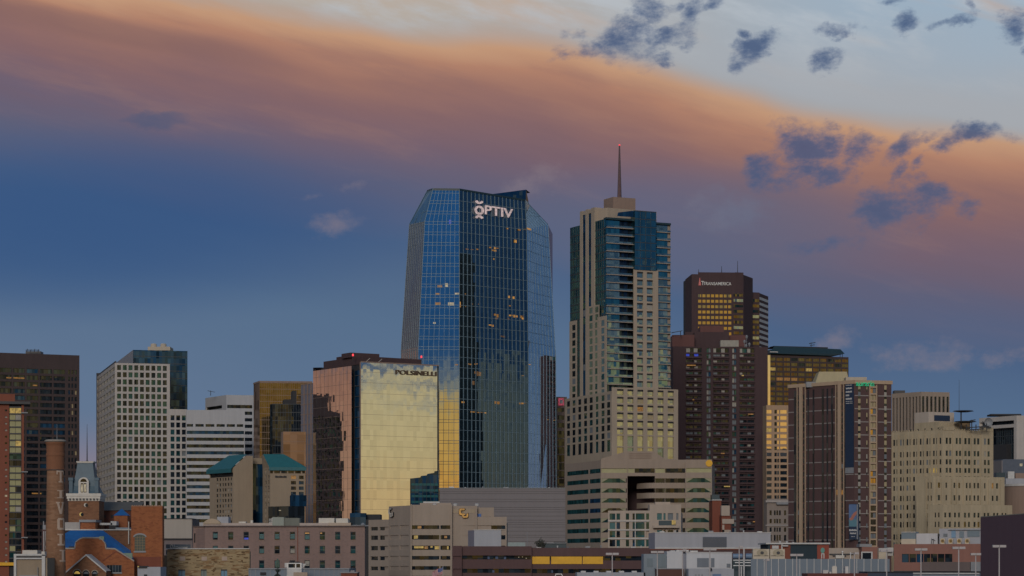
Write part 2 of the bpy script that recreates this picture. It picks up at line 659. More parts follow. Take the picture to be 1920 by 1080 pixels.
class Tower:
    """one building on a grid-turned rectangular plan; pixel columns and rows of the photograph locate its features on its own walls"""

    def __init__(s, name, label, near, right, left, top, th=26.0, mat=None, depth=.5, cat='building', group=None, base=0.0, roof=None, lth=None, recess=True):
        px, D = near
        N = at(px, D)
        a = radians(th)
        s.D, s.px = D, px
        dr = Vector((cos(a), sin(a)))
        al = radians(lth) if lth is not None else a
        dl = Vector((-sin(al), cos(al)))

        def hit(d, q):
            k = (q - 960.0) / FPX
            w_ = (k * N.y - N.x) / (d.x - k * d.y)
            if not 0 < w_ < 130:
                print('PLAN', name, label, round(w_, 1))
            return N + d * w_
        R, L = hit(dr, right), hit(dl, left)
        s.poly = [L, N, R, R + (L - N)]
        s.FL, s.FR = Face(L, N), Face(N, R)
        s.FB, s.FK = Face(R, s.poly[3]), Face(s.poly[3], L)
        s.z1 = zat(top, D)
        s.z0 = base
        s.depth = depth
        s.mat = mat
        c = (L + R) / 2
        s.root = empty(name, (c.x, c.y, base), label, cat, group) if isinstance(label, str) else name
        s.w = MB()
        s.win = []
        if roof is None:
            roof = mat
        s.roofmat = roof
        s.done = set()

    def z(s, py):
        return zat(py, s.D)

    def glaze(s, F, pu, pz, mat, d=None, name='window', th=.06):
        d = -s.depth if d is None else d
        s.win.append((F, pu[0], pu[1], pz[0], pz[1], d, mat, name, th))

    def grid(s, F, cols, rows, mats, z0=None, z1=None, u0=None, u1=None, px=True, name='window', pick=None, depth=None, m=(True, True), glazed=True):
        """wall lattice with real openings; cols in pixels, rows in pixels (py_top, py_bottom) at the near corner"""
        s.done.add(id(F))
        dep = s.depth if depth is None else depth
        z0 = s.z0 if z0 is None else z0
        z1 = s.z1 if z1 is None else z1
        u0 = 0.0 if u0 is None else u0
        u1 = F.L if u1 is None else u1
        if px:
            C = [(F.u(a), F.u(b)) for a, b in cols]
            Rw = [(s.z(b), s.z(a)) for a, b in rows]
        else:
            C, Rw = list(cols), list(rows)
        C = sorted((max(a, u0 + .05), min(b, u1 - .05)) for a, b in C)
        C = [c for c in C if c[1] > c[0] + .05]
        Rw = sorted(r for r in Rw if r[0] > z0 and r[1] < z1)
        m0 = dep if m[0] and u0 == 0.0 else 0
        m1 = dep if m[1] and u1 == F.L else 0
        zc = z0
        for (a, b) in Rw:
            if a > zc:
                s.w.fbox(F, u0, u1, zc, a, -dep, 0, m0, m1, (m0 == 0, m1 == 0))
            zc = b
        s.w.fbox(F, u0, u1, zc, z1, -dep, 0, m0, m1, (m0 == 0, m1 == 0))
        for j, (a, b) in enumerate(Rw):
            uc = u0
            for (p, q) in C:
                s.w.fbox(F, uc, p, a, b, -dep, 0, m0 if uc == u0 else 0, 0, (uc != u0 or m0 == 0, True), tb=(False, False))
                uc = q
            s.w.fbox(F, uc, u1, a, b, -dep, 0, m0 if uc == u0 else 0, m1, (True, m1 == 0), tb=(False, False))
            if glazed:
                for i, (p, q) in enumerate(C):
                    mt = pick(i, len(Rw) - 1 - j) if pick else (mats if not isinstance(mats, (list, tuple)) else rng.choice(mats))
                    if mt is not None:
                        s.glaze(F, (p, q), (a, b), mt, -dep, name)
        return C, Rw

    def plain(s, F, z1=None, u0=None, u1=None):
        s.done.add(id(F))
        u0 = 0.0 if u0 is None else u0
        u1 = F.L if u1 is None else u1
        s.w.fbox(F, u0, u1, s.z0, s.z1 if z1 is None else z1, -s.depth, 0, s.depth if u0 == 0 else 0, s.depth if u1 == F.L else 0,
                 (u0 != 0, u1 != F.L))

    def finish(s, core=None, wallname='wall', cap=100, keep=()):
        for F in (s.FL, s.FR, s.FB, s.FK):
            if id(F) not in s.done:
                s.plain(F)
        inn = inset(s.poly, s.depth)
        wo = part(s.w, wallname, s.mat, s.root)
        c = MB()
        c.prism(inn, s.z0, s.z1 - .45)
        part(c, 'roof', core or s.roofmat, s.root)
        s.windows(cap)
        return s

    def windows(s, cap=100):
        by = {}
        for w in s.win:
            by.setdefault(w[7], []).append(w)
        for name, ws in by.items():
            ws.sort(key=lambda w: (-round((w[2] - w[1]) * (w[4] - w[3]), 1), -w[4]))
            # parts that stand highest show most: they go first among equals
            for w in ws[:cap]:
                b = MB()
                b.fbox(w[0], w[1], w[2], w[3], w[4], w[5], w[5] + w[8])
                part(b, name, w[6], s.root)
            rest = ws[cap:]
            if rest:
                b, ml = MB(), []
                for w in rest:
                    if w[6] not in ml:
                        ml.append(w[6])
                    b.fbox(w[0], w[1], w[2], w[3], w[4], w[5], w[5] + w[8], mi=ml.index(w[6]))
                o = part(b, name, ml, s.root)
                o['kind'] = 'stuff'
        s.win = []


def choose(*pairs):
    """weighted pick: choose((mat, weight), ...)"""
    t = sum(w for _, w in pairs)
    r = rng.random() * t
    for m_, w in pairs:
        r -= w
        if r <= 0:
            return m_
    return pairs[-1][0]

# ------------------------------------------------------------------ palette
W_brown = wall('dark_brown_granite', (.075, .055, .056, 1), .12)
W_white = wall('pale_concrete', (.50, .46, .43, 1), .10)
W_cream = wall('cream_precast', (.52, .45, .36, 1), .10)
W_band = wall('white_spandrel', (.46, .46, .48, 1), .08)
W_tan = wall('tan_precast', (.345, .275, .222, 1), .10)
W_tan2 = wall('tan_stucco', (.33, .26, .19, 1), .12)
W_stone = wall('beige_limestone', (.42, .345, .27, 1), .10)
W_rose = wall('rose_brown_stone', (.30, .215, .175, 1), .10)
W_maroon = wall('maroon_brick', (.082, .052, .056, 1), .14)
W_maroon2 = wall('red_maroon_panel', (.155, .075, .070, 1), .12)
W_aur = wall('dark_purple_brick', (.105, .063, .062, 1), .16)
W_auret = wall('tan_pilaster', (.46, .34, .24, 1), .08)
W_deco = wall('yellow_terracotta', (.46, .38, .262, 1), .20, streak=.22)
W_deco2 = wall('brown_stained_stone', (.30, .20, .11, 1), .22)
W_grey = wall('grey_metal_siding', (.235, .215, .222, 1), .06, streak=.05)
W_garage = wall('plum_brick', (.120, .072, .072, 1), .14)
W_plum = wall('plum_metal_wall', (.054, .037, .055, 1), .06, streak=.04)
W_lightmetal = wall('pale_grey_metal', (.40, .41, .45, 1), .06)
W_white2 = wall('white_painted_metal', (.55, .55, .57, 1), .07)
W_pink = wall('pinkish_brown_brick', (.27, .19, .17, 1), .13, brick=(.5, .22, (.34, .22, .19, 1), .25))
W_rubble = wall('tan_rubble_stone', (.37, .28, .165, 1), .14, brick=(1.5, .36, (.24, .13, .06, 1), .75))
W_orange = wall('orange_brick', (.34, .125, .055, 1), .12, brick=(.6, .25, (.20, .065, .035, 1), .5))
W_stack = wall('weathered_chimney_brick', (.27, .145, .085, 1), .25, brick=(.9, .3, (.36, .22, .14, 1), .5), streak=.2)
W_towerbrick = wall('brown_brick', (.25, .125, .070, 1), .14, brick=(.6, .25, (.14, .065, .04, 1), .5))
W_apt = wall('warm_white_stucco', (.45, .375, .315, 1), .07)
W_red = wall('red_brick', (.22, .075, .050, 1), .15)
W_leftred = wall('rust_red_brick', (.24, .085, .055, 1), .12)
W_brick2 = wall('salmon_brick', (.30, .15, .12, 1), .10)
W_fence = wall('blue_grey_metal_sheet', (.21, .25, .30, 1), .08, streak=.10)
M_dark = plain('dark_roofing', (.035, .035, .04, 1), .8)
M_darkmetal = plain('dark_metal', (.05, .05, .055, 1), .5)
M_grey = plain('grey_metal', (.25, .26, .28, 1), .5)
M_pale = plain('pale_paint', (.55, .54, .53, 1), .6)
M_offwhite = plain('off_white_paint', (.62, .58, .52, 1), .6)
M_creamunit = plain('cream_enamel', (.56, .48, .37, 1), .5)
M_white = plain('white_paint', (.75, .74, .72, 1), .5)
M_teal = plain('teal_roof', (.012, .125, .15, 1), .5)
M_blue = plain('bright_blue_roof', (.013, .12, .37, 1), .65)
M_slate = plain('blue_slate', (.06, .115, .16, 1), .5)
M_darkteal = plain('dark_teal_metal', (.018, .045, .06, 1), .4)
M_mull = plain('aluminium_mullion', (.20, .26, .30, 1), .4)
M_mulld = plain('dark_mullion', (.05, .06, .07, 1), .4)
M_slab = wall('balcony_concrete', (.34, .29, .25, 1), .08)
M_yellow = plain('yellow_panel', (.80, .43, .025, 1), .6)
M_navy = plain('navy_banner', (.016, .034, .075, 1), .5)
M_blind = plain('pale_blind', (.36, .34, .30, 1), .8)
M_creamblind = plain('cream_blind', (.40, .33, .20, 1), .8)
M_ylw = plain('yellow_painted_reflection', (.36, .34, .17, 1), .4)  # gold reflection in windows, painted as a flat yellow
G_teal = glass('teal_apartment_glass', (.40, .62, .66), (.020, .075, .085), .09, pane=(1.2, 3.4), wob=.02)
G_copper = glass('copper_window_glass', (.60, .50, .29), (.03, .02, .01), .80, pane=(2.9, 3.6), wob=.010)
G_crystal = glass('crystal_bay_glass', (.40, .50, .50), (.016, .050, .062), .42, pane=(2.1, 3.33), wob=.035)
M_siderefl = plain('cream_painted_reflection', (.40, .345, .235, 1), .4)  # warm reflection on the side windows, put in as matte cream
M_curtain = plain('grey_curtain', (.17, .19, .21, 1), .8)
M_tealglass = plain('teal_spandrel', (.03, .13, .14, 1), .3)
G_blue = glass('blue_curtain_glass', (.80, .84, .88), (.004, .022, .05), .82, pane=(1.55, 4.4), wob=.0022, wave=.003)
G_front = glass('dark_curtain_glass', (.23, .32, .38), (.006, .016, .026), .52, pane=(1.55, 4.4), wob=.010)
G_sideglass = glass('mauve_curtain_glass', (.66, .60, .60), (.02, .02, .025), .70, pane=(1.55, 4.4), wob=.010)
G_slate = glass('grey_curtain_glass', (.46, .60, .72), (.02, .03, .045), .68, pane=(1.55, 4.4), wob=.006)
G_gold = glass('gold_mirror_glass', (.86, .86, .86), (.03, .03, .03), .86, pane=(1.6, 4.2), wob=.0014, wave=.0035)
G_pol = glass('clear_mirror_glass', (.80, .78, .80), (.015, .018, .025), .74, pane=(1.6, 4.2), wob=.007)
G_dark = glass('dark_window_glass', (.40, .55, .66), (.012, .017, .024), .085, pane=(1.2, 3.4), wob=.02)
G_green = glass('green_window_glass', (.34, .62, .66), (.012, .050, .056), .09, pane=(1.2, 3.4), wob=.012)
G_navy = glass('navy_spandrel_glass', (.30, .52, .80), (.010, .040, .085), .07, pane=(1.5, 3.6), wob=.01)
G_four = glass('teal_tower_glass', (.50, .68, .62), (.012, .055, .070), .40, pane=(1.3, 3.3), wob=.016)
G_warm = glass('bronze_mirror_glass', (.80, .68, .38), (.03, .02, .006), .58, pane=(1.5, 3.6), wob=.010)
G_dull = glass('dull_bronze_mirror', (.22, .23, .17), (.085, .060, .026), .50, pane=(1.5, 2.9), wob=.006)
G_blush = glass('blush_polished_stone', (.26, .23, .21), (.22, .15, .115), .40, pane=(3.0, 4.2), wob=.003)
G_res = glass('pale_apartment_glass', (.62, .72, .66), (.155, .195, .165), .40, pane=(1.4, 3.2), wob=.020)
G_resw = glass('painted_gold_apartment_glass', (.72, .72, .56), (.26, .245, .15), .45, pane=(1.4, 3.2), wob=.015)  # yellow body paints in part of the gold reflection
G_bronze = glass('dark_bronze_glass', (.55, .45, .26), (.014, .012, .008), .26, pane=(1.5, 3.6), wob=.03)
G_rail = glass('glass_balustrade', (.56, .72, .68), (.09, .125, .115), .34, pane=(2.0, 1.2), wob=.015)
L_warm = glow('lit_ceiling', (1.0, .47, .09, 1), .52)
L_amber = glow('amber_lit_room', (1.0, .44, .06, 1), .28)
L_yellow = glow('yellow_lit_room', (1.0, .66, .14, 1), .42)
L_pale = glow('pale_lit_room', (1.0, .84, .55, 1), .40)
L_red = glow('red_beacon', (1.0, .06, .08, 1), 1.6)
L_green = glow('green_neon', (.02, .80, .36, 1), .48)
L_pinksign = glow('pink_red_sign', (.85, .12, .20, 1), .45)
L_letter = glow('white_sign_letter', (.95, .72, .70, 1), .62)
L_blue = glow('blue_screen_glow', (.02, .08, .9, 1), .5)

# ------------------------------------------------------------------ ground
g = MB()
g.poly([(-30000, -6000, 0), (30000, -6000, 0), (30000, 52000, 0), (-30000, 52000, 0)])
gm = wall('city_ground', (.09, .085, .08, 1), .3, size=60)
tag(g.build('ground', gm), None, None, kind='structure')
rd = MB()
for y0, w in ((300, 18), (905, 20), (1330, 20)):
    rd.poly([(-900, y0, .004), (900, y0, .004), (900, y0 + w, .004), (-900, y0 + w, .004)])
tag(rd.build('road', wall('asphalt', (.05, .05, .052, 1), .2)), None, None, kind='structure')


def rooftop_box(b, pxa, pxb, pyt, pyb, D, dep, mat, name='rooftop_plant', th=None, off=0.0):
    """a box standing on a roof, square to the street grid; returns the part"""
    a, c = at(pxa, D), at(pxb, D)
    m = MB()
    F = Face(a, c)
    e = [a, c, c - F.n * dep, a - F.n * dep]
    m.prism(e, zat(pyb, D), zat(pyt, D))
    return part(m, name, mat, b.root if hasattr(b, 'root') else b)


# ================================================================== left edge
# dark brown office tower cut off by the left edge
t = Tower('office_tower', 'dark brown office slab with long black ribbon windows at the far left', (-62, 1290), 149, -90, 659, 24, W_brown, .6)
rows = reps(687.5, 12.85, 28, 8.2)
cols = [(-52, -29), (-26, -3), (0, 21.5), (25, 46.5), (50, 71.8), (75, 97.5), (100.5, 122), (128, 131.5), (134, 137.5), (140, 144)]
t.grid(t.FR, cols, rows, G_dark, pick=lambda i, j: (choose((G_dark, 1), (G_navy, .2)) if i < 8 else choose((G_dark, 3), (M_creamblind, .5))))
for (pa, pb, py) in ((12, 46, 704.5), (60, 78, 922.5), (62, 70, 717.5)):
    m = MB()
    m.fbox(t.FR, t.FR.u(pa), t.FR.u(pb), t.z(py + 2.4), t.z(py), -.5, -.42)
    part(m, 'lit_ceiling', L_amber, t.root)
rooftop_box(t, 48, 76, 658.5, 664, 1310, 8, M_darkmetal)
m = MB()
for k in range(4):
    q = at(50 + k * 7, 1305)
    m.tube((q.x, q.y, zat(660, 1305)), (q.x + .4, q.y, zat(654 + (k % 2), 1305)), .22, .16, 6)
q, q2 = at(48, 1305), at(74, 1305)
m.tube((q.x, q.y, zat(656.5, 1305)), (q2.x, q2.y, zat(656.5, 1305)), .2, .2, 6)
part(m, 'roof_railing', M_darkmetal, t.root)
t.finish(M_dark)

# its neighbour further left stands outside the picture and shows only as a reflection in the clear glass tower
t = Tower('office_tower', 'dark stepped office tower beyond the left edge, seen only as a reflection in glass', (-215, 1150), -120, -330, 742, 20, W_brown, .5, lth=50)
nb_ = int(t.FR.L / 3.2)
t.grid(t.FR, [(k * 3.2 + .6, k * 3.2 + 2.8) for k in range(nb_)], [(t.z(b), t.z(a)) for a, b in reps(752, 14, 22, 8)], None, px=False, pick=lambda i, j: choose((G_dark, 6), (G_green, 2), (L_pale, .12)))
m = MB()
m.fbox(t.FR, t.FR.L * .35, t.FR.L, t.z1, t.z1 + 9, -14, -.6)
part(m, 'upper_block', W_brown, t.root)
t.finish(M_dark)

# rust red brick apartment tower, closest to the left edge
t = Tower('apartment_tower', 'rust red brick tower with a column of windows painted with gold reflections at the far left', (-46, 800), 45, -60, 757, 12, W_leftred, .4, lth=35)
rows = reps(764, 12.35, 24, 9.8)


def strip_pick(i, j):
    if i == 0:
        return choose((M_blind, 1.2), (G_dark, .5), (L_pale, .12))
    return choose((M_ylw, 2.6), (L_yellow, .2), (M_blind, .5)) if j < 7 or j in (10, 11, 13, 14) else choose((G_dark, 1.6), (G_green, .5), (M_ylw, .7), (M_blind, .25))


t.grid(t.FR, [(9, 13.5)], [(a + 3, a + 6.5) for a, _ in rows], None, u1=t.FR.u(17), m=(True, False), pick=strip_pick, z1=t.z(757))
t.w.fbox(t.FR, t.FR.u(40.5), t.FR.L, 0, t.z1, -.4, .1, 0, .4, (True, True))
for j, (a, b) in enumerate(rows):
    u0, u1 = t.FR.u(18.2), t.FR.u(28.6)
    u2, u3 = t.FR.u(29.2), t.FR.u(39.5)
    for (p, q) in ((u0, u1), (u2, u3)):
        t.glaze(t.FR, (p, q), (t.z(b), t.z(a)), strip_pick(1, j), -.4)
m = MB()
for (a, b) in rows:
    m.fbox(t.FR, t.FR.u(17), t.FR.u(40.5), t.z(a), t.z(a - 2.5), -.4, -.1)
part(m, 'dark_spandrel', M_darkmetal, t.root)
m = MB()
m.fbox(t.FR, -1, t.FR.L + 2.0, t.z(757), t.z(752), -12, 1.2)
part(m, 'roof_slab', M_darkmetal, t.root)
m = MB()
m.fbox(t.FR, -1, t.FR.u(28), t.z(752), t.z(737.5), -9, -1.0)
part(m, 'penthouse', W_leftred, t.root)
m = MB()
m.fbox(t.FR, -1, t.FR.L + 2.4, t.z(1060.5), t.z(1054.5), 0, 1.0)
part(m, 'yellow_canopy', M_yellow, t.root)
m = MB()
for j in (0, 9, 19):
    m.fbox(t.FR, t.FR.u(40), t.FR.u(52), t.z(772 + j * 12.35 + 2), t.z(772 + j * 12.35), -.5, 1.2)
part(m, 'balcony', M_grey, t.root)
t.finish(M_dark)

# pale gridded office tower
t = Tower('office_tower', 'pale concrete office tower with a grid of small square dark windows', (215.5, 1240), 318.5, 182, 680.5, 15, W_white, .7)
b0 = t
rows = reps(684.2, 13.42, 22, 9.4)
cols = reps(219.6, 10.72, 9, 7.4)
sq = lambda i, j: choose((G_dark, 1.5), (G_green, 1.2), (M_curtain, .06))
t.grid(t.FR, cols, rows, None, pick=sq)
fl = reps(687, 13.42, 22, 6.8)
nL = 6
wl = t.FL.L / nL
t.grid(t.FL, [(k * wl + .35, (k + 1) * wl - .35) for k in range(nL)], [(t.z(b), t.z(a)) for a, b in fl], M_siderefl, px=False, name='side_window', depth=.25)
t.finish(W_white)
# lower annex continues the same front
a2 = Tower(t.root, None, (318.5, at(318.5, 1).y * t.FR.dist(318.5)), 350.5, 306, 767, 15, W_white, .7)
a2.grid(a2.FR, reps(319.9, 10.6, 3, 7.3), [(a, b) for a, b in reps(684.2 + 13.42 * 6 + .6, 13.3, 16, 9.4)], None, pick=sq, m=(False, True))
a2.finish(W_white, wallname='annex_wall')
m = MB()
m.fbox(t.FL, -1.0, 0, 0, t.z1 + 2.0, -20, .3)
m.fbox(t.FL, 0, t.FL.L - .5, t.z1, t.z1 + 1.0, -.8, -.2)
part(m, 'corner_fin', M_darkmetal, t.root)

# navy glass tower rising behind the gridded one
t = Tower('glass_tower', 'navy blue glass tower rising behind the pale gridded tower', (249.5, 1275), 351.5, 215, 656, 15, G_navy, .3)
m = MB()
m.fbox(t.FR, 0, t.FR.L, 0, t.z1, -.3, 0, .3, .3, (False, False))
part(m, 'glass_wall', G_navy, t.root)
t.done.add(id(t.FR))
m = MB()
for k in range(10):
    z = t.z(668 + k * 13.4)
    m.fbox(t.FR, .3, t.FR.L - .3, z, z + .35, 0, .08)
part(m, 'floor_line', M_mulld, t.root)
m = MB()
m.fbox(t.FL, 0, t.FL.L, t.z1 - 7, t.z1, -.3, .02)
part(m, 'plant_screen', M_grey, t.root)
t.finish(M_dark, wallname='side_wall')
rooftop_box(t, 277, 319, 650, 657, 1285, 12, W_cream)
for (pa, pb) in ((281, 292), (298, 312)):
    m = MB()
    q = at((pa + pb) / 2, 1285)
    m.lathe((q.x, q.y + 3), [(1.6, zat(650.2, 1285)), (1.6, zat(645, 1285)), (1.2, zat(643.4, 1285))], 16)
    part(m, 'cooling_tower', W_cream, t.root)

# white ribbon-window offices: front block and the taller one behind
t = Tower('office_block', 'white office block with dark ribbon windows and a wide plain top band', (349.5, 1215), 459, 349, 768.5, 5, W_band, .6, lth=8.2)
t.grid(t.FR, [(350.2, 362), (366.5, 382), (385.5, 402), (406, 421.5), (425, 440.5), (444, 456)], [(795, 800)], G_dark, z0=t.z(804), m=(False, True), name='top_window')
t.grid(t.FR, [(350.2, 457.5)], reps(807.5, 12.75, 14, 6.2), None, z1=t.z(804), m=(False, True), name='ribbon_window',
       pick=lambda i, j: choose((G_dark, 2), (G_navy, 1)))
t.finish(M_pale)
t = Tower('office_block', 'taller white ribbon-windowed office block behind the plain topped white block', (424.5, 1265), 478, 385, 740.5, 10, W_band, .6, lth=30)
t.grid(t.FR, [(426, 473)], reps(759, 12.3, 18, 6.2), G_dark, name='ribbon_window')
t.grid(t.FL, [(386.5, 416)], [(758.5, 764.5)] + reps(772, 12.3, 8, 6.2), G_bronze, name='ribbon_window')
t.finish(M_pale)
q = at(395, 1270)
m = MB()
m.tube((q.x, q.y, t.z1), (q.x, q.y, t.z1 + 2.6), .18, .14, 6)
m.tube((q.x - 1.6, q.y, t.z1 + 2.5), (q.x + 2.2, q.y, t.z1 + 1.8), .16, .12, 6)
part(m, 'window_washing_crane', M_darkmetal, t.root)

# bronze mirror glass block
t = Tower('glass_office_building', 'bronze gold mirror glass office block with a pinkish left flank', (487, 1150), 585, 475.5, 714, 8, W_rose, .3, lth=18)
t.done.update((id(t.FR), id(t.FL)))
m = MB()
m.fbox(t.FR, 0, t.FR.L, 0, t.z1 - .8, -.3, 0, .3, .3, (False, False))
part(m, 'glass_wall', G_dull, t.root)
m = MB()
m.fbox(t.FL, 0, t.FL.L, 0, t.z1 - .8, -.3, 0, .3, .3, (False, False))
part(m, 'flank_glass', G_blush, t.root)
m = MB()
for k in range(1, 24):
    u = t.FR.L * k / 24
    m.fbox(t.FR, u - .05, u + .05, 0, t.z1 - .8, 0, .07)
for k in range(34):
    z = t.z1 - .8 - k * 2.9
    if z > 1:
        m.fbox(t.FR, 0, t.FR.L, z - .22, z, .0, .05)
part(m, 'mullion_grid', W_rose, t.root)
m = MB()
m.prism(inset(t.poly, -.15), t.z1 - .8, t.z1)
part(m, 'coping', W_rose, t.root)
t.finish(M_dark, wallname='rear_wall')
# dark reflection in its front, built as a black glass block before it
t = Tower('glass_office_building', 'stepped dark reflection in the bronze mirror building, built as a black glass block', (511, 1100), 590, 506, 757, 8, G_dark, .3, lth=18)
for F in (t.FR, t.FL):
    t.done.add(id(F))
    m = MB()
    m.fbox(F, 0, F.L, 0, t.z1, -.3, 0, .3, .3, (False, False))
    part(m, 'glass_wall', G_dark, t.root)
m = MB()
for k in range(26):
    z = t.z1 - k * 3.7
    if z > 1:
        m.fbox(t.FR, 0, t.FR.L, z - .25, z, 0, .06)
for k in range(1, 16):
    m.fbox(t.FR, t.FR.L * k / 16 - .06, t.FR.L * k / 16 + .06, 0, t.z1, 0, .08)
part(m, 'mullion_grid', M_mulld, t.root)
m = MB()
m.fbox(t.FR, t.FR.u(548), t.FR.u(556), t.z1, t.z1 + 6, -12, -.4)
m.fbox(t.FR, t.FR.u(532), t.FR.u(556), t.z1, t.z1 + 2, -12, -.6)
part(m, 'rooftop_plant', M_dark, t.root)
t.finish(M_dark, wallname='rear_wall')
# smooth blush slab beside it
t = Tower('office_block', 'smooth blush pink slab catching gold light beside the clear glass tower', (531, 1060), 580, 527, 809, 10, W_rose, .3, lth=18)
t.done.add(id(t.FR))
m = MB()
m.fbox(t.FR, 0, t.FR.L, 0, t.z1, -.3, 0, .3, .3, (False, False))
part(m, 'polished_wall', G_blush, t.root)
m = MB()
for k in range(16):
    m.fbox(t.FR, 0, t.FR.L, t.z1 - k * 4.2 - .15, t.z1 - k * 4.2, 0, .05)
part(m, 'panel_joint', W_rose, t.root)
t.finish(M_pale, wallname='rear_wall')

# ------------------------------------------------------------------ teal roofed hotel
hn = empty('hotel', (*at(470, 985), 0), 'tan hotel with two teal sloped roofs and a dark glass centre', 'hotel')
D = 980.0
N = at(437, D)
a = radians(20)


class Wing(Tower):
    pass


# left wing
t = Tower(hn, None, (437, 980), 474, 393, 877, 20, W_tan2, .4, lth=35)
band = (t.z(894), t.z(885.5))
t.grid(t.FL, [(405.5, 409), (410.8, 414.2), (416.5, 419.3), (421, 424.4), (426.4, 429.8), (431.4, 434.6)], reps(894.8, 10.1, 11, 5.6), None,
       pick=lambda i, j: choose((G_dark, 2.4), (M_curtain, .5), (M_blind, .18)), z1=t.z(893.5))
m = MB()
m.fbox(t.FL, 0, t.FL.L, t.z(893.5), t.z(886), -.6, -.4, .4, .4)
part(m, 'eave_glazing', G_dark, hn)
t.w.fbox(t.FL, 0, t.FL.L, t.z(886), t.z(877), -.4, 0, .4, .4, (False, False))
# shed roof on the left wing, its high end wall facing right
FR, FL = t.FR, t.FL
zr = t.z(854)
t.done.add(id(FR))
t.w.fbox(FR, 0, FR.L, 0, t.z(877), -.4, 0, .4, .4, (False, False))
um = FR.u(462)
t.w.fpoly(FR, [(0, t.z(877)), (FR.L, t.z(877)), (FR.L, zr), (um, zr)], -.4, 0)
Lx = FL.L
rf = MB()
P = FL.pt
e0, e1 = P(-1.2, t.z(885), .9), P(Lx + .2, t.z(878.5), .9)
r1 = FR.pt(um, zr + .6, 0.05)
r0 = r1 + (P(0, 0) - P(Lx, 0)) * .74
r0.z = zr + .6
e0.z = e1.z
rf.poly([e0, e1, r1, r0])
rf.poly([e1 - Vector((0, 0, 1.6)), e1, e0, e0 - Vector((0, 0, 1.6))][::-1])
bk0, bk1 = FR.pt(FR.L, zr + .6, .05), None
bk1 = bk0 + (r0 - r1)
rf.poly([r0, r1, bk0, bk1])
rf.poly([e0, r0, bk1, Vector((bk1.x, bk1.y, e0.z))])
part(rf, 'roof', M_teal, hn)
t.finish(M_dark)
# glass centre
t2 = Tower(hn, None, (473, 990), 493, 470, 870, 12, W_tan2, .3, lth=16)
t2.done.add(id(t2.FR))
m = MB()
m.fbox(t2.FR, 0, t2.FR.L, 0, t2.z1, -.3, 0)
part(m, 'atrium_glass', G_navy, hn)
m = MB()
m.fbox(t2.FR, -.3, t2.FR.L + .3, t2.z1, t2.z(859), -8, .5)
part(m, 'atrium_cap', W_tan2, hn)
t2.finish(M_dark, wallname='atrium_wall')
# right wing
t3 = Tower(hn, None, (506.5, 975), 572, 492.5, 876, 8, W_tan2, .4, lth=26)
t3.grid(t3.FL, [(497, 499.5), (502.2, 504.8)], reps(880, 10.3, 10, 6.5), None, pick=lambda i, j: choose((M_blind, 1), (G_dark, 1.2), (M_curtain, 1)))
t3.grid(t3.FR, [(545.5, 555), (560.5, 569.4)], reps(891.5, 10.2, 9, 6.4), None, z1=t3.z(887.5),
        pick=lambda i, j: L_amber if (i == 0 and j in (0, 4)) else choose((G_navy, 2), (G_dark, 1)))
m = MB()
m.fbox(t3.FR, 0, t3.FR.L, t3.z(887.5), t3.z(878), -.5, -.38)
part(m, 'eave_glazing', G_dark, hn)
m = MB()
for k in range(5):
    u = t3.FR.L * (k + .5) / 5
    m.fbox(t3.FR, u - .25, u + .25, t3.z(887.5), t3.z(878), -.38, -.1)
part(m, 'eave_post', W_tan2, hn)
t3.w.fbox(t3.FR, 0, t3.FR.L, t3.z(878), t3.z1, -.4, 0, .4, .4, (False, False))
rf = MB()
F = t3.FR
e0, e1 = F.pt(-.4, t3.z(876), .8), F.pt(F.L + .4, t3.z(876), .8)
zr = t3.z(851)
r0, r1 = F.pt(F.u(493.6), zr, -2.5), F.pt(F.u(532.5), zr, -2.5)
rf.poly([e0, e1, r1, r0])
rf.poly([e0 - Vector((0, 0, 1.3)), e1 - Vector((0, 0, 1.3)), e1, e0])
rb0, rb1 = r0 - Vector((0, -14, 0)), r1 - Vector((0, -14, 0))
rf.poly([r0, r1, rb1, rb0])
rf.poly([e1, Vector((e1.x, e1.y + 14, e1.z)), rb1, r1])
rf2 = MB()
rf2.poly([t3.FL.pt(0, t3.z1), t3.FL.pt(t3.FL.L, t3.z1), r0 + Vector((.3, 0, -.1)), r0 + Vector((-1.2, 6, -.1))])
part(rf2, 'gable_wall', W_tan2, hn)
part(rf, 'roof', M_teal, hn)
m = MB()
for k in range(8):
    u = t3.FR.u(516 + k * 2.7)
    m.fbox(t3.FR, u, u + .48, t3.z(895.5), t3.z(891.8 + (k % 3) * .5), 0, .25)
part(m, 'sign_lettering', M_dark, hn)
t3.finish(M_dark)

# low black glass pavilion before the hotel
t = Tower('glass_pavilion', 'low black glass block at the foot of the tan hotel', (541, 940), 571, 503, 949, 20, G_dark, .3, lth=50)
for F in (t.FL, t.FR):
    t.done.add(id(F))
    m = MB()
    m.fbox(F, 0, F.L, 0, t.z1, -.3, 0, .3, .3, (False, False))
    part(m, 'glass_wall', G_dark, t.root)
m = MB()
m.fbox(t.FR, t.FR.u(551), t.FR.L + 1, t.z1, t.z(928), -6, -1)
part(m, 'upper_box', G_navy, t.root)
m = MB()
m.fbox(t.FL, t.FL.u(523), t.FL.u(527), t.z(957.5), t.z(956), 0, .1)
part(m, 'lit_window', L_pale, t.root)
t.finish(M_dark, wallname='rear_wall')

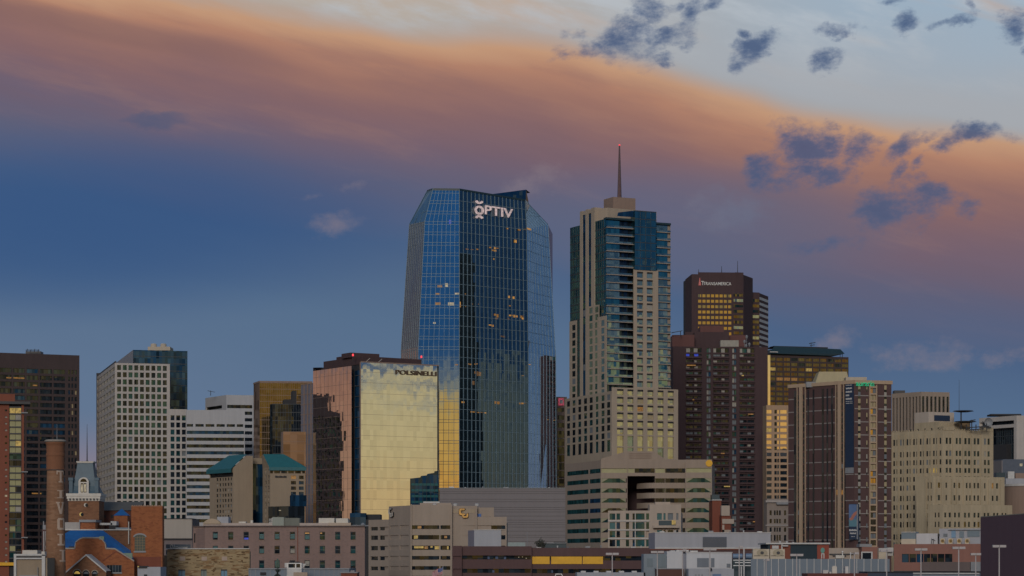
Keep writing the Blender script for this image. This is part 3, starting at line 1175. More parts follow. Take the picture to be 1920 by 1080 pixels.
# ================================================================== clear mirror glass tower with the law firm sign
t = Tower('glass_office_tower', 'gold shining mirror glass office tower with dark roof screen and dark name sign', (674.5, 1020), 822.5, 587, 677, 32, G_pol, 2.5, lth=33)
t.done.update((id(t.FR), id(t.FL)))
FR, FL = t.FR, t.FL
m = MB()
m.fbox(FR, 0, FR.L - .7, 0, t.z1, -.3, 0, .3, 0, (False, True))
part(m, 'glass_wall', G_gold, t.root)
m = MB()
m.fbox(FR, FR.L - .7, FR.L, 0, t.z1 - 2, -.6, -.15)
part(m, 'edge_slot', M_darkmetal, t.root)
# left wall stops short of the corner: a deep dark slot
us = FL.u(659)
zl = t.z1 - 1.5
m = MB()
m.fbox(FL, 0, us, 0, zl, -.3, 0, .3, 0, (False, True))
part(m, 'flank_glass', G_pol, t.root)
m = MB()
m.fbox(FL, us, FL.L, 0, zl - 2, -2.4, -1.6, 0, 0)
part(m, 'corner_slot', G_navy, t.root)
m = MB()
for k in range(22):
    z = zl - 4 - k * 4.35
    if z > 1:
        m.fbox(FL, us, FL.L, z - .3, z, -1.6, -1.3)
part(m, 'slot_spandrel', M_mulld, t.root)
m = MB()
for k in range(1, 25):
    z = t.z1 - k * 4.4
    if z > .5:
        m.fbox(FR, 0, FR.L - .7, z - .085, z, 0, .05)
        m.fbox(FL, 0, us, z - .10, z, 0, .05)
m.fbox(FR, 0, .5, 0, t.z1, 0, .12)
m.fbox(FR, 0, FR.L, t.z1 - .5, t.z1, 0, .12)
part(m, 'mullion_grid', W_rose, t.root)
m = MB()
for k in range(1, 10):
    u = us * k / 10
    m.fbox(FL, u - .02, u + .02, 0, zl, .05, .08)
part(m, 'mullion_grid', M_mulld, t.root)
# pale latticed flank further left
F2 = Face(FL.pt(-13.0, 0, -1.0)[:2], FL.pt(-.3, 0, -1.0)[:2])
m = MB()
zb = t.z(706)
m.fbox(F2, 0, F2.L, 0, zb, -8, 0)
part(m, 'side_bay', plain('mauve_grey_glazing', (.17, .175, .22, 1), .4), t.root)
m = MB()
for k in range(1, 4):
    m.fbox(F2, F2.L * k / 4 - .22, F2.L * k / 4 + .22, 0, zb, 0, .3)
for k in range(26):
    m.fbox(F2, 0, F2.L, zb - k * 4.35 - .35, zb - k * 4.35, 0, .14)
part(m, 'side_bay_frame', W_rose, t.root)
# roof screen
inn = inset(t.poly, 2.2)
Lq, Nq, Rq, Bq = inn
m = MB()
zs, zt_ = t.z1 - 1.0, t.z(666.5)
A = [FL.pt(FL.u(597), 0, -2.5)[:2], FL.pt(FL.L - 2.2, 0, -2.2)[:2], FR.pt(FR.u(799), 0, -4)[:2], FR.pt(FR.u(799), 0, -20)[:2]]
m.prism([Vector(p) for p in A], zs, zt_)
part(m, 'roof_screen', W_maroon, t.root)
m = MB()
m.fbox(Face(A[0], A[1]), 6, 20, zt_, zt_ + 1.6, -12, -3)
m.fbox(FR, 1, FR.u(733), zt_, t.z(657.5), -18, -10)
part(m, 'penthouse', W_maroon, t.root)
for (pa, py, dd) in ((599, 681, 0), (636, 673.5, 0), (669, 665.5, 0), (797.5, 669, 0)):
    F = FL if pa < 660 else FR
    q = F.pt(F.u(pa), 0, -3.4)
    q.z = zat(py, q.y)
    m = MB()
    m.lathe((q.x, q.y), [(.32, q.z - .5), (.42, q.z), (.25, q.z + .5)], 10)
    part(m, 'beacon', L_red, t.root)
    m = MB()
    m.tube((q.x, q.y, q.z - 3.0), (q.x, q.y, q.z - .5), .12, .12, 6)
    part(m, 'beacon_post', M_darkmetal, t.root)
m = MB()
for pa in (689, 712):
    q = FR.pt(FR.u(pa), t.z1, -1.2)
    m.tube(q, q + Vector((1.6, 0, 1.4)), .10, .08, 6)
part(m, 'davit_arm', M_offwhite, t.root)
z0_, z1_ = t.z(699), t.z(690.2)
letters('POLSINELLI', FR, FR.u(742), FR.u(818), z0_, z1_, .05, .5, wall('bronze_letter', (.13, .09, .06, 1), .1), t.root)
t.finish(M_dark, wallname='rear_wall')

# dark reflection in its gold wall, built as a low teal glass block
t = Tower('reflected_office_block', 'stepped dark reflection in the gold mirror wall, built as a low dark teal glass block', (770.5, 960), 822, 769, 897, 16, G_navy, .3)
t.done.add(id(t.FR))
m = MB()
F = t.FR
m.fpoly(F, [(0, 0), (F.L, 0), (F.L, t.z(882)), (F.u(815), t.z(883)), (F.u(814.5), t.z(886)), (F.u(802), t.z(888)), (F.u(800), t.z(891)), (F.u(790), t.z(892)), (F.u(788), t.z(895)), (0, t.z1)], -.3, 0)
part(m, 'glass_wall', G_navy, t.root)
m = MB()
for k in range(7):
    z = t.z(906 + k * 11)
    m.fbox(F, .2, F.L - .2, z - .9, z, 0, .06)
part(m, 'teal_spandrel', M_tealglass, t.root)
m = MB()
for k in range(1, 7):
    m.fbox(F, F.L * k / 7 - .08, F.L * k / 7 + .08, 2, t.z(899), .06, .12)
part(m, 'mullion', M_mulld, t.root)
t.finish(M_dark, wallname='rear_wall')

# ================================================================== tall faceted blue glass tower
rt = empty('skyscraper', (*at(900, 1130), 0), 'tall faceted blue glass skyscraper with chamfered shoulders and a round-topped name sign', 'skyscraper')
DA, DB, DC, DD, DE = 1103.0, 1087.1, 1087.6, 1114.0, 1142.0


def V(px, py, D):
    q = at(px, D)
    return Vector((q.x, q.y, zat(py, D)))


def Vz(px, z, D):
    q = at(px, D)
    return Vector((q.x, q.y, z))


zk = zat(650, DB)
A0, B0, C0, D0, E0 = Vz(752, 0, DA), Vz(779, 0, DB), Vz(861, 0, DC), Vz(990, 0, DD), Vz(1043.5, 0, DE)
Ak, Bk, Ck, Dk, Ek = Vz(752.5, zk, DA), Vz(784.3, zk, DB), Vz(861, zk, DC), Vz(990, zk, DD), Vz(1042, zk, DE)
zs_ = zat(415, DB)
A1, B1, C1, D1, E1 = Vz(768, zat(420.5, DA), DA), Vz(796.5, zs_, DB), Vz(861, zs_, DC), Vz(987.2, zs_, DD), Vz(1027.5, zat(421, DE), DE)
A2, B2, C2, D2 = Vz(802, zat(356.5, DA - 8), DA - 8), Vz(812, zat(353, DB), DB), Vz(861, zat(353.5, DC), DC), Vz(984.5, zat(374, DD), DD)
E2 = Vz(993.5, zat(384.5, DE - 12), DE - 12)
Fn0, Fn1 = Vz(921, zat(364, DC + 34), DC + 34), Vz(986.5, zat(355.5, DD + 14), DD + 14)


def facet(quads, name, mat):
    m = MB()
    for q in quads:
        u0 = 0
        base = q[0]
        h = Vector((q[1].x - q[0].x, q[1].y - q[0].y, 0)).normalized()
        m.poly(q, [((p - base).dot(h), p.z) for p in q])
    return part(m, name, mat, rt)


def bars(quads, nx, zlist, w, name, mat, proud=.22, hw=.16):
    m = MB()
    n = None
    for q in quads:
        p00, p10, p11, p01 = q
        n = (p10 - p00).cross(p01 - p00).normalized()
        for i in range(nx + 1):
            s_ = i / nx
            a_, b_ = p00.lerp(p10, s_), p01.lerp(p11, s_)
            h = (p10 - p00).normalized() * (w / 2)
            o = n * proud
            m.poly([a_ - h + o, a_ + h + o, b_ + h + o, b_ - h + o])
            m.poly([a_ - h, a_ - h + o, b_ - h + o, b_ - h])
            m.poly([a_ + h + o, a_ + h, b_ + h, b_ + h + o])
        for z in zlist:
            def cut(a_, b_):
                if abs(b_.z - a_.z) < 1e-6:
                    return None
                k = (z - a_.z) / (b_.z - a_.z)
                return a_.lerp(b_, k) if 0 <= k <= 1 else None
            a_, b_ = cut(p00, p01), cut(p10, p11)
            if a_ is None or b_ is None:
                continue
            o = n * (proud * .6)
            up_ = Vector((0, 0, hw / 2))
            m.poly([a_ - up_ + o, b_ - up_ + o, b_ + up_ + o, a_ + up_ + o])
            m.poly([a_ + up_ + o, b_ + up_ + o, b_ + up_, a_ + up_])
            m.poly([a_ - up_, b_ - up_, b_ - up_ + o, a_ - up_ + o])
    return part(m, name, mat, rt)


floors = [zk - 4.62 * k for k in range(-18, 24)]
half = [z - 1.25 for z in floors]
qL = [(A0, B0, Bk, Ak), (Ak, Bk, B1, A1)]
qLt = [(A1, B1, B2, A2)]
qB = [(B0, C0, Ck, Bk), (Bk, Ck, C1, B1), (B1, C1, C2, B2)]
qM = [(C0, D0, Dk, Ck), (Ck, Dk, D1, C1), (C1, D1, D2, C2)]
qR = [(D0, E0, Ek, Dk), (Dk, Ek, E1, D1), (D1, E1, E2, D2)]
facet(qL, 'side_glass', G_sideglass)
facet(qLt, 'shoulder_glass', G_slate)
facet(qB, 'blue_glass', G_blue)
facet(qM, 'front_glass', G_front)
facet(qR, 'right_glass', G_blue)
m = MB()
m.poly([Vz(921, zat(378, DC + 34), DC + 34), Vz(986, zat(378, DD + 14), DD + 14), Fn1, Fn0])
m.poly([Vz(986, zat(378, DD + 14), DD + 14), E2 + Vector((0, 0, -1)), Vz(991, zat(378, DD + 22), DD + 22), Fn1])
m.poly([Fn0, Fn1, Fn1 + Vector((2, 10, 0)), Fn0 + Vector((2, 10, 0))])
part(m, 'roof_fin', G_front, rt)
M_mullb = plain('blue_mullion', (.14, .25, .34, 1), .4)
bars(qL, 9, floors + half, .13, 'mullion_grid', M_mull)
bars(qLt, 3, floors, .13, 'mullion_grid', M_mullb)
bars(qB, 8, floors + half, .17, 'mullion_grid', M_mullb)
bars(qM, 17, floors, .20, 'mullion_grid', plain('steel_blue_mullion', (.17, .25, .31, 1), .4), proud=.28, hw=.20)
bars(qR, 9, floors, .12, 'mullion_grid', plain('pale_blue_mullion', (.22, .33, .42, 1), .4), proud=.12, hw=.08)
m = MB()
back = [Vz(1036, 0, 1175), Vz(800, 0, 1160)]
for (p, q) in ((E0, back[0]), (back[0], back[1]), (back[1], A0)):
    m.poly([Vector((q.x, q.y, 0)), Vector((q.x, q.y, zs_ - 2)), Vector((p.x, p.y, zs_ - 2)), Vector((p.x, p.y, 0))][::-1]) if p in back and q in back else None
bA, bE = back[1], back[0]
up_z = lambda v, z: Vector((v.x, v.y, z))
m.poly([up_z(bA, 0), A0, Ak, A1, up_z(bA, A1.z)])
m.poly([E0, up_z(bE, 0), up_z(bE, E1.z), E1, Ek])
m.poly([A1, B1, C1, D1, E1, Vector((back[0].x, back[0].y, zs_ - 2)), Vector((back[1].x, back[1].y, zs_ - 2))])
part(m, 'rear_wall', G_slate, rt)
m = MB()
drop = Vector((0, 0, -1.2))
rb = [A2 + drop, B2 + drop, C2 + drop, D2 + drop, E2 + drop]
cen = sum(rb, Vector()) / 5 + Vector((0, 18, 0))
for i in range(4):
    m.poly([rb[i], rb[i + 1], cen])
part(m, 'roof', M_dark, rt)
# coping along the top edge
m = MB()
for (p, q) in ((A2, B2), (B2, C2), (C2, D2)):
    d = (q - p).normalized()
    n = Vector((d.y, -d.x, 0)).normalized() * .3
    m.poly([p + n + Vector((0, 0, -.8)), q + n + Vector((0, 0, -.8)), q + n, p + n])
    m.poly([p + n, q + n, q - n * 2, p - n * 2])
part(m, 'coping', M_darkteal, rt)
L_dim = glow('dim_lit_room', (.9, .40, .08, 1), .13)
# lit rooms: thin glowing ceiling strips behind the glass line
FM, FBl, FRt = Face(C0, D0), Face(B0, C0), Face(D0, E0)


def zf(F, px, py):
    return zat(py, F.dist(px))


# pixel (x0, x1, y0, y1)
for (xa, xb, ya, yb) in [(917, 935, 462, 467), (921, 931, 467, 471), (964, 969, 449, 456), (925, 927, 484, 490), (873, 879, 466, 468), (882, 888, 466.5, 468), (893, 897, 466, 469),
                         (950, 953, 427, 431), (971, 976, 429, 433), (952, 965, 554, 560), (954, 958, 572, 574.5), (926, 944, 588, 595), (950, 983, 589, 594), (928, 933, 595, 599),
                         (951, 955, 595, 600), (978, 983, 594, 601), (916, 926, 608, 612), (938, 947, 629, 633), (864, 866, 571, 574), (884, 887, 569, 571), (896, 898, 569, 571), (871, 874, 550, 552),
                         (865, 871, 752, 757), (927, 937, 752, 759), (973, 986, 754, 759), (889, 902, 696, 706), (884, 890, 713, 722), (876, 884, 681, 684), (889, 896, 681, 684), (978, 983, 703, 706),
                         (882, 912, 771, 774), (991, 995, 682, 684), (861, 864, 565, 576), (872, 874, 574, 576)]:
    F = FM if xb < 990 else FRt
    m = MB()
    ua_, ub_, za_, zb_ = F.u(xa), F.u(xb), zf(F, xa, yb), zf(F, xa, ya)
    n_ = max(1, round((ub_ - ua_) / 1.3))
    for i in range(n_):
        if n_ > 2 and rng.random() < .18:
            continue
        w_ = (ub_ - ua_) / n_
        h_ = rng.uniform(.45, 1.0)
        m.fbox(F, ua_ + i * w_ + .1, ua_ + (i + 1) * w_ - .1, zb_ - (zb_ - za_) * h_, zb_ - rng.uniform(0, .25), .02, .05, mi=rng.randrange(3))
    part(m, 'lit_window', [L_amber, L_warm, L_dim], rt)
for (xa, xb, ya, yb) in [(820, 829, 535, 539), (834, 840, 531, 538), (816, 824, 549.5, 553), (853, 862, 549, 552), (816, 826, 567, 572), (840, 851, 567, 573), (812, 817, 604, 607), (853, 859, 683, 685)]:
    m = MB()
    m.fbox(FBl, FBl.u(xa), FBl.u(xb), zf(FBl, xa, yb), zf(FBl, xa, ya), .02, .05)
    part(m, 'lit_window', choose((L_amber, 1), (L_pale, .6)), rt)
m = MB()
m.fbox(FBl, FBl.u(842), FBl.u(846), zf(FBl, 842, 420), zf(FBl, 842, 412), .02, .06)
part(m, 'blue_screen', L_blue, rt)
m = MB()
m.fbox(FRt, FRt.u(986.5), FRt.u(994), zf(FRt, 990, 431), zf(FRt, 990, 428), .4, .5)
part(m, 'lit_window', L_warm, rt)
# name sign
zt0, zt1 = zf(FM, 930, 404.6), zf(FM, 930, 387.8)
letters('PTIV', FM, FM.u(907.5), FM.u(959.5), zt0, zt1, .5, .5, L_letter, rt, shear=-.02)


def ring(F, pc, qc, ro, ri, a0, a1, n, d0, d1):
    m = MB()
    k = F.dist(pc) / FPX
    uc, zc = F.u(pc), zf(F, pc, qc)
    st = (F.u(pc + 1) - F.u(pc - 1)) / 2
    pts = []
    for i in range(n + 1):
        a_ = radians(a0 + (a1 - a0) * i / n)
        pts.append((cos(a_), sin(a_)))
    for (c1, s1), (c2, s2) in zip(pts, pts[1:]):
        q = [(uc + ri * st * c1, zc + ri * k * s1), (uc + ro * st * c1, zc + ro * k * s1), (uc + ro * st * c2, zc + ro * k * s2), (uc + ri * st * c2, zc + ri * k * s2)]
        m.fpoly(F, q, d0, d1)
    return m


part(ring(FM, 896.6, 394.5, 8.4, 4.9, 0, 360, 28, .5, 1.0), 'sign_letter_ring', L_letter, rt)
part(ring(FM, 896.4, 374.5, 8.2, 4.6, 205, 335, 12, .5, 1.0), 'sign_arc', L_letter, rt)
part(ring(FM, 896.6, 412.0, 8.2, 4.6, 25, 155, 12, .5, 1.0), 'sign_arc', L_letter, rt)

# slim building with a pink sign seen through the gap
t = Tower('office_block', 'slim tan and brown building with a pink square sign in the narrow gap', (1044, 1190), 1063, 1038, 744, 10, W_rose, .4)
t.grid(t.FR, [(1045.5, 1058)], [(765, 772), (779, 787), (793, 802)] + reps(808, 15, 12, 13), G_dark, name='ribbon_window')
m = MB()
m.fbox(t.FR, t.FR.u(1047), t.FR.u(1057), t.z(760), t.z(746.5), 0, .4)
sg = part(m, 'sign', L_pinksign, t.root)
m = MB()
m.fbox(t.FR, t.FR.u(1049.3), t.FR.u(1054.7), t.z(756.5), t.z(750), .4, .5)
part(m, 'sign_mark', M_pale, sg)
t.finish(M_dark)

# ================================================================== stone and glass condominium tower with a spire
ft = Tower('residential_tower', 'beige stone and teal glass condominium tower with balconies and a tall spire', (1136, 1040), 1257, 1069, 410, 26, W_stone, 2.1)
r = ft.root
FL, FR = ft.FL, ft.FR
ft.done.update((id(FL), id(FR)))
zfl = [ft.z(412 + 14.72 * k) for k in range(0, 44)]
m = MB()
m.fbox(FL, FL.u(1112), FL.L, 0, ft.z1, -.4, 0, 0, .4, (False, False))
part(m, 'corner_glass', G_four, r)
# left glass wing, lower top
m = MB()
m.fbox(FL, 0, FL.u(1090), 0, FL.z(424.5, 1080), -.4, 0)
part(m, 'wing_glass', G_four, r)
m = MB()
for k in range(1, 6):
    u = FL.u(1090) * k / 6
    m.fbox(FL, u - .07, u + .07, 0, FL.z(425, 1080), 0, .12)
for k in range(1, 5):
    u = FL.u(1116) + (FL.L - FL.u(1116)) * k / 5
    m.fbox(FL, u - .07, u + .07, 0, ft.z1, 0, .12)
for z in zfl[1:30]:
    m.fbox(FL, 0, FL.u(1089), z - .45, z, 0, .08)
    m.fbox(FL, FL.u(1116), FL.L, z - .45, z, 0, .08)
part(m, 'mullion_grid', M_mulld, r)
m = MB()
for (pa, pb, pt_) in ((1088.8, 1093.4, 397), (1099.2, 1104.2, 393.5), (1109.8, 1116, 390.5)):
    m.fbox(FL, FL.u(pa), FL.u(pb), 0, FL.z(pt_, pa), -3, .40)
m.fbox(FL, FL.u(1093.4), FL.u(1109.8), FL.z(402, 1100), FL.z(395, 1100), -3, .3)
part(m, 'stone_pier', W_stone, r)
m = MB()
for (pa, pb) in ((1093.4, 1099.2), (1104.2, 1109.8)):
    m.fbox(FL, FL.u(pa), FL.u(pb), 0, FL.z(402, pa), -3, .06, ends=(False, False))
part(m, 'slot_glass', G_navy, r)
for i in range(36):
    for (pa, pb) in ((1094.0, 1098.8), (1104.8, 1109.2)):
        if rng.random() < .25:
            z = zfl[3] - i * 3.33
            ft.glaze(FL, (FL.u(pa), FL.u(pb)), (z - 2.6, z), choose((G_four, 2), (M_curtain, 1)), .06, 'slot_window', .05)
# upper stone box behind the glass, and the penthouse
m = MB()
cpx = [FL.pt(FL.u(1115), 0, -1.0), FL.pt(FL.L - 1, 0, -1.0), FR.pt(FR.u(1246), 0, -7), FR.pt(FR.u(1246), 0, -24), FL.pt(FL.u(1115), 0, -24)]
poly = [Vector(cpx[0][:2]), Vector(FR.pt(FR.u(1150), 0, -5)[:2]), Vector(cpx[2][:2]), Vector(cpx[3][:2]), Vector(cpx[4][:2])]
m.prism(poly, ft.z1 - 2, FL.z(391, 1116))
part(m, 'stone_crown', W_stone, r)
pt2 = Tower(r, None, (1150, 1056), 1191.5, 1132, 369, 26, W_rose, .2, base=FL.z(393, 1116))
m = MB()
m.prism(pt2.poly, FL.z(396, 1116), zat(369, 1056))
part(m, 'penthouse', W_rose, r)
# spire
c = at(1161.5, 1062)
m = MB()
m.tube((c.x, c.y, zat(370, 1062)), (c.x, c.y, zat(273, 1062)), .95, .28, 8)
sp_ = part(m, 'spire', plain('spire_metal', (.16, .10, .10, 1), .4, .3), r)
m = MB()
m.lathe((c.x, c.y), [(.3, zat(273, 1062)), (.45, zat(272, 1062)), (.2, zat(270.8, 1062))], 10)
part(m, 'beacon', L_red, sp_)
# right face: dark recess and glazing behind the balconies
m = MB()
m.fbox(FR, 0, FR.L, 0, ft.z1, -2.0, -1.6, .4, .4)
part(m, 'recess_glass', G_dark, r)
zb0 = ft.z(720)
nfl = 21
for k in range(nfl):
    z = zfl[k]
    for (pa, pb, pw) in ((1136.5, 1187, 1162), (1231, 1257, 1252)):
        b = MB()
        ztop = z - (0.6 if pa > 1200 else 0)
        b.fbox(FR, FR.u(pa), FR.u(pb), ztop - 3.33, ztop - 2.98, -1.6, .5)
        if pa > 1200:
            b.fbox(FR, FR.u(1252.5), FR.u(1257), ztop - 2.98, ztop, -1.6, -.6)
        bo = part(b, 'balcony', M_slab, r)
        b = MB()
        b.fbox(FR, FR.u(pa) + .1, FR.u(pb) - .1, ztop - 2.98, ztop - 2.25, .36, .42, back=True)
        part(b, 'railing', G_rail, bo)
        # glazed living room left of the open loggia
        ft.glaze(FR, (FR.u(pa) + .1, FR.u(pw)), (ztop - 2.95, ztop - .15), choose((G_res, 2.4), (G_rail, 1), (G_four, .9)) if k > 6 else choose((G_four, 3), (G_rail, .8)), -.35, 'balcony_glazing', .08)
# top slab over the balconies
m = MB()
m.fbox(FR, 0, FR.u(1187), zfl[0] + .2, ft.z1 + .6, -2, .5)
m.fbox(FR, FR.u(1227), FR.L, zfl[0] - .5, ft.z1 - .1, -2, .5)
part(m, 'roof_fascia', M_darkteal, r)
# crystal bay at the top and the stone framed bay below it
m = MB()
m.fbox(FR, FR.u(1187), FR.u(1227), ft.z(503), ft.z(391.5), -2, 1.6)
part(m, 'glass_bay', G_crystal, r)
m = MB()
for k in range(1, 4):
    u = FR.u(1187) + (FR.u(1227) - FR.u(1187)) * k / 4
    m.fbox(FR, u - .06, u + .06, ft.z(503), ft.z(391.5), 1.6, 1.7)
for z in [ft.z(392) - 3.33 * k for k in range(8)]:
    m.fbox(FR, FR.u(1187), FR.u(1227), z - .3, z, 1.6, 1.68)
part(m, 'mullion_grid', M_mulld, r)
m = MB()
m.poly([FR.pt(FR.u(1156), ft.z(404), .6), FR.pt(FR.u(1187), ft.z(404), .6), FR.pt(FR.u(1187), ft.z(391.5), .6), FR.pt(FR.u(1158), ft.z(397), .6)])
m.poly([FR.pt(FR.u(1187), ft.z(404), .5), FR.pt(FR.u(1156), ft.z(404), .5), FR.pt(FR.u(1158), ft.z(397), .5), FR.pt(FR.u(1187), ft.z(391.5), .5)])
part(m, 'glass_sail', G_navy, r)
bay = Tower(r, None, (1136, 1040), 1257, 1069, 410, 26, W_stone, .5)
Fb = Face(FR.pt(FR.u(1185.5), 0, 1.3)[:2], FR.pt(FR.u(1231.5), 0, 1.3)[:2])
pal = lambda i, j: choose((G_res, 3), (G_rail, .8), (M_blind, .2))
bay.grid(Fb, [(1194.5, 1206), (1212.8, 1224.3)], reps(506.5, 14.72, 16, 11.2), None, z0=0, z1=bay.z(503), pick=pal, m=(False, False))
part(bay.w, 'bay_wall', W_stone, r)
bay.windows(60)
for k in range(16):
    for (pa, pb) in ((1194.5, 1206), (1212.8, 1224.3)):
        z = bay.z(506.5 + 14.72 * k)
        m = MB()
        m.fbox(Fb, Fb.u(pa), Fb.u(pb), z - .62, z - .02, -.43, -.30)
        part(m, 'window_head', M_dark, r)
# mid stone fronts on the left side
def panel(F0, pa, pb, top_px, cols, rows, pick, off=.5, nm='stone_wall'):
    F_ = Face(F0.pt(F0.u(pa), 0, off)[:2], F0.pt(F0.u(pb), 0, off)[:2])
    T_ = Tower(r, None, (1136, 1040), 1257, 1069, 410, 26, W_stone, .5)
    k_ = F_.dist((pa + pb) / 2)
    T_.D = k_
    T_.grid(F_, cols, rows, None, z0=0, z1=zat(top_px, k_), pick=pick, m=(False, False), depth=.14)
    part(T_.w, nm, W_stone, r)
    T_.windows(60)
    return F_


dk = lambda i, j: choose((G_dark, 2), (G_four, 1.3), (M_curtain, .35))
panel(FL, 1069.5, 1083.5, 601.5, [(1072.8, 1078.8)], reps(609, 14.4, 18, 10.5), dk)
panel(FL, 1100.8, 1126, 573, [(1104.8, 1111), (1115.5, 1122)], reps(576, 14.4, 20, 10.8), lambda i, j: choose((G_res, 2.4), (G_four, .7)) if j < 13 else dk(i, j), .7)
panel(FL, 1123.5, 1141, 592.5, [(1127.2, 1133.2)], reps(600, 14.4, 18, 10.8), lambda i, j: choose((G_res, 2.2), (G_four, .7)) if j < 10 else dk(i, j), .9)
# podium block
pd_ = Tower(r, None, (1147, 1022), 1271.5, 1059, 726, 26, W_stone, .6, lth=20)
cols = [(1157, 1169.5), (1176.5, 1188), (1195.2, 1206.5), (1214, 1225.5), (1233, 1244.5), (1252, 1263.5)]
lit = lambda i, j: L_amber if (i, j) == (2, 2) else choose((G_resw, 4), (M_creamblind, .5), (G_rail, .3))
pd_.grid(pd_.FR, cols, reps(729, 14.6, 6, 11.6) + [(816.6, 836), (838.5, 858)], None, pick=lit)
for k in range(6):
    for (pa, pb) in cols:
        z = pd_.z(729 + 14.6 * k)
        m = MB()
        m.fbox(pd_.FR, pd_.FR.u(pa), pd_.FR.u(pb), z - .7, z - .02, -.53, -.3)
        part(m, 'window_head', M_dark, r)
pd_.grid(pd_.FL, [(1062.8, 1068.6), (1073.2, 1078.8), (1084, 1089.5), (1094.8, 1100.6), (1105.2, 1111.2), (1116.8, 1121.8), (1127.4, 1133.4), (1138, 1144)],
         reps(738.5, 14.4, 6, 10.6) + [(824.5, 846)], None,
         pick=lambda i, j: G_four if i == 5 else choose((G_dark, 2.2), (G_four, 1), (M_curtain, .3)), z1=pd_.z(733), depth=.16)
pd_.windows(90)
part(pd_.w, 'podium_wall', W_stone, r)
m = MB()
m.prism(inset(pd_.poly, .6), 0, pd_.z(734))
part(m, 'podium_roof', M_slab, r)
ft.finish(M_dark, wallname='rear_wall')

# ================================================================== right-hand back row
# brown stone tower with the insurer's sign
t = Tower('office_tower', 'dark brown office tower with a blank top band, a name sign and gold square windows', (1297, 1660), 1378, 1285, 514, 4, W_maroon, .5, lth=4)
t.grid(t.FR, reps(1309, 8.05, 8, 6.1), reps(551.5, 10.15, 9, 5.6), G_copper, depth=.4, m=(True, False))
bc = rt_ = t.root
F2 = Face(t.FR.pt(t.FR.L, 0)[:2], at(1394, 1664))
F3 = Face(F2.p1, at(1411.5, 1684))
W4 = Face(F3.p1 + Vector((-1.0, 4)), at(1424, 1690))
W5 = Face(W4.p1, at(1440.5, 1712))
m = MB()
m.fbox(F2, 0, F2.L, 0, t.z(509.8), -.5, 0, ends=(False, True))
m.fbox(F3, 0, F3.L, 0, t.z(514), -.5, 0)
m.fbox(t.FR, t.FR.u(1309), t.FR.L, t.z(514), t.z(510.3), -.5, 0)
m.fbox(W4, 0, W4.L, 0, zat(548.5, 1690), -.5, 0)
m.fbox(W5, 0, W5.L, 0, zat(549.5, 1690), -.5, 0)
pl = [t.FR.pt(0, 0)[:2], F2.p1, F3.p1, F3.p1 + Vector((0, 40)), t.FR.pt(0, 0, -40)[:2]]
part(m, 'side_wall', W_maroon, t.root)
m = MB()
m.prism([Vector(p) + Vector((0, .8)) for p in pl], 0, t.z1 - .5)
m.prism([W4.p0 + Vector((.3, .8)), W4.p1 + Vector((0, .8)), W5.p1 + Vector((-.6, .8)), W5.p1 + Vector((-.6, 30)), W4.p0 + Vector((.3, 30))], 0, zat(549.5, 1690) - .3)
part(m, 'roof', M_dark, t.root)
for k in range(13):
    z1_ = zat(551 + 10.15 * k, 1664)
    t.glaze(F2, (F2.u(1375.5), F2.u(1393)), (z1_ - 1.9, z1_), choose((G_bronze, 2), (G_res, .5)), .02, 'ribbon_window')
    t.glaze(W4, (.3, W4.L - .3), (z1_ - 2.9, z1_ - .9), choose((G_bronze, 2), (G_res, .5)), .02, 'ribbon_window')
    z1_ = zat(556.5 + 10.3 * k, 1690)
    t.glaze(W5, (.2, W5.L - .3), (z1_ - 1.9, z1_), M_pale, .02, 'pale_spandrel')
t.done.update((id(t.FR),))
letters('TRANSAMERICA', t.FR, t.FR.u(1318.5), t.FR.u(1371), t.z(534.6), t.z(528.6), .05, .4, M_white, t.root)
letters('T', t.FR, t.FR.u(1314.8), t.FR.u(1320.0), t.z(534.6), t.z(527.0), .06, .4, M_white, t.root)
m = MB()
m.fpoly(t.FR, [(t.FR.u(1309.6), t.z(535)), (t.FR.u(1314.4), t.z(535)), (t.FR.u(1312.2), t.z(520.5)), (t.FR.u(1311.8), t.z(520.5))], 0, .4)
part(m, 'sign_emblem', glow('red_emblem', (.75, .16, .14, 1), .5), t.root)
m = MB()
for (px_, py_, h) in ((1309.8, 509, 505), (1353, 509, 499), (1383, 509, 489)):
    q = at(px_, 1672)
    m.tube((q.x, q.y, zat(512, 1672)), (q.x, q.y, zat(h, 1672)), .28, .14, 6)
part(m, 'antenna', M_darkmetal, t.root)
t.finish(M_dark)

# bronze office with a dark teal roof canopy
t = Tower('office_block', 'broad dark bronze office block under an overhanging dark teal roof canopy', (1441, 1450), 1591, 1434, 666, 16, W_brown, .35, lth=10)
t.done.add(id(t.FL))
m = MB()
m.fbox(t.FL, 0, t.FL.L, 0, t.z1, -.35, 0, .35, .35, (False, False))
m.fbox(t.FR, -2.0, .9, 0, t.z1, 0, .5)
part(m, 'corner_glass', G_gold, t.root)
nb = 11


def bp(i, j):
    if j in (4,) and i in (1, 2, 3):
        return L_amber
    if (i, j) in ((0, 2), (5, 2)):
        return L_yellow
    if j == 6 and i in (5, 6):
        return choose((G_warm, 1), (L_amber, .5))
    return choose((G_bronze, 5), (G_dull, 1.2), (G_dark, .8), (M_curtain, .15))


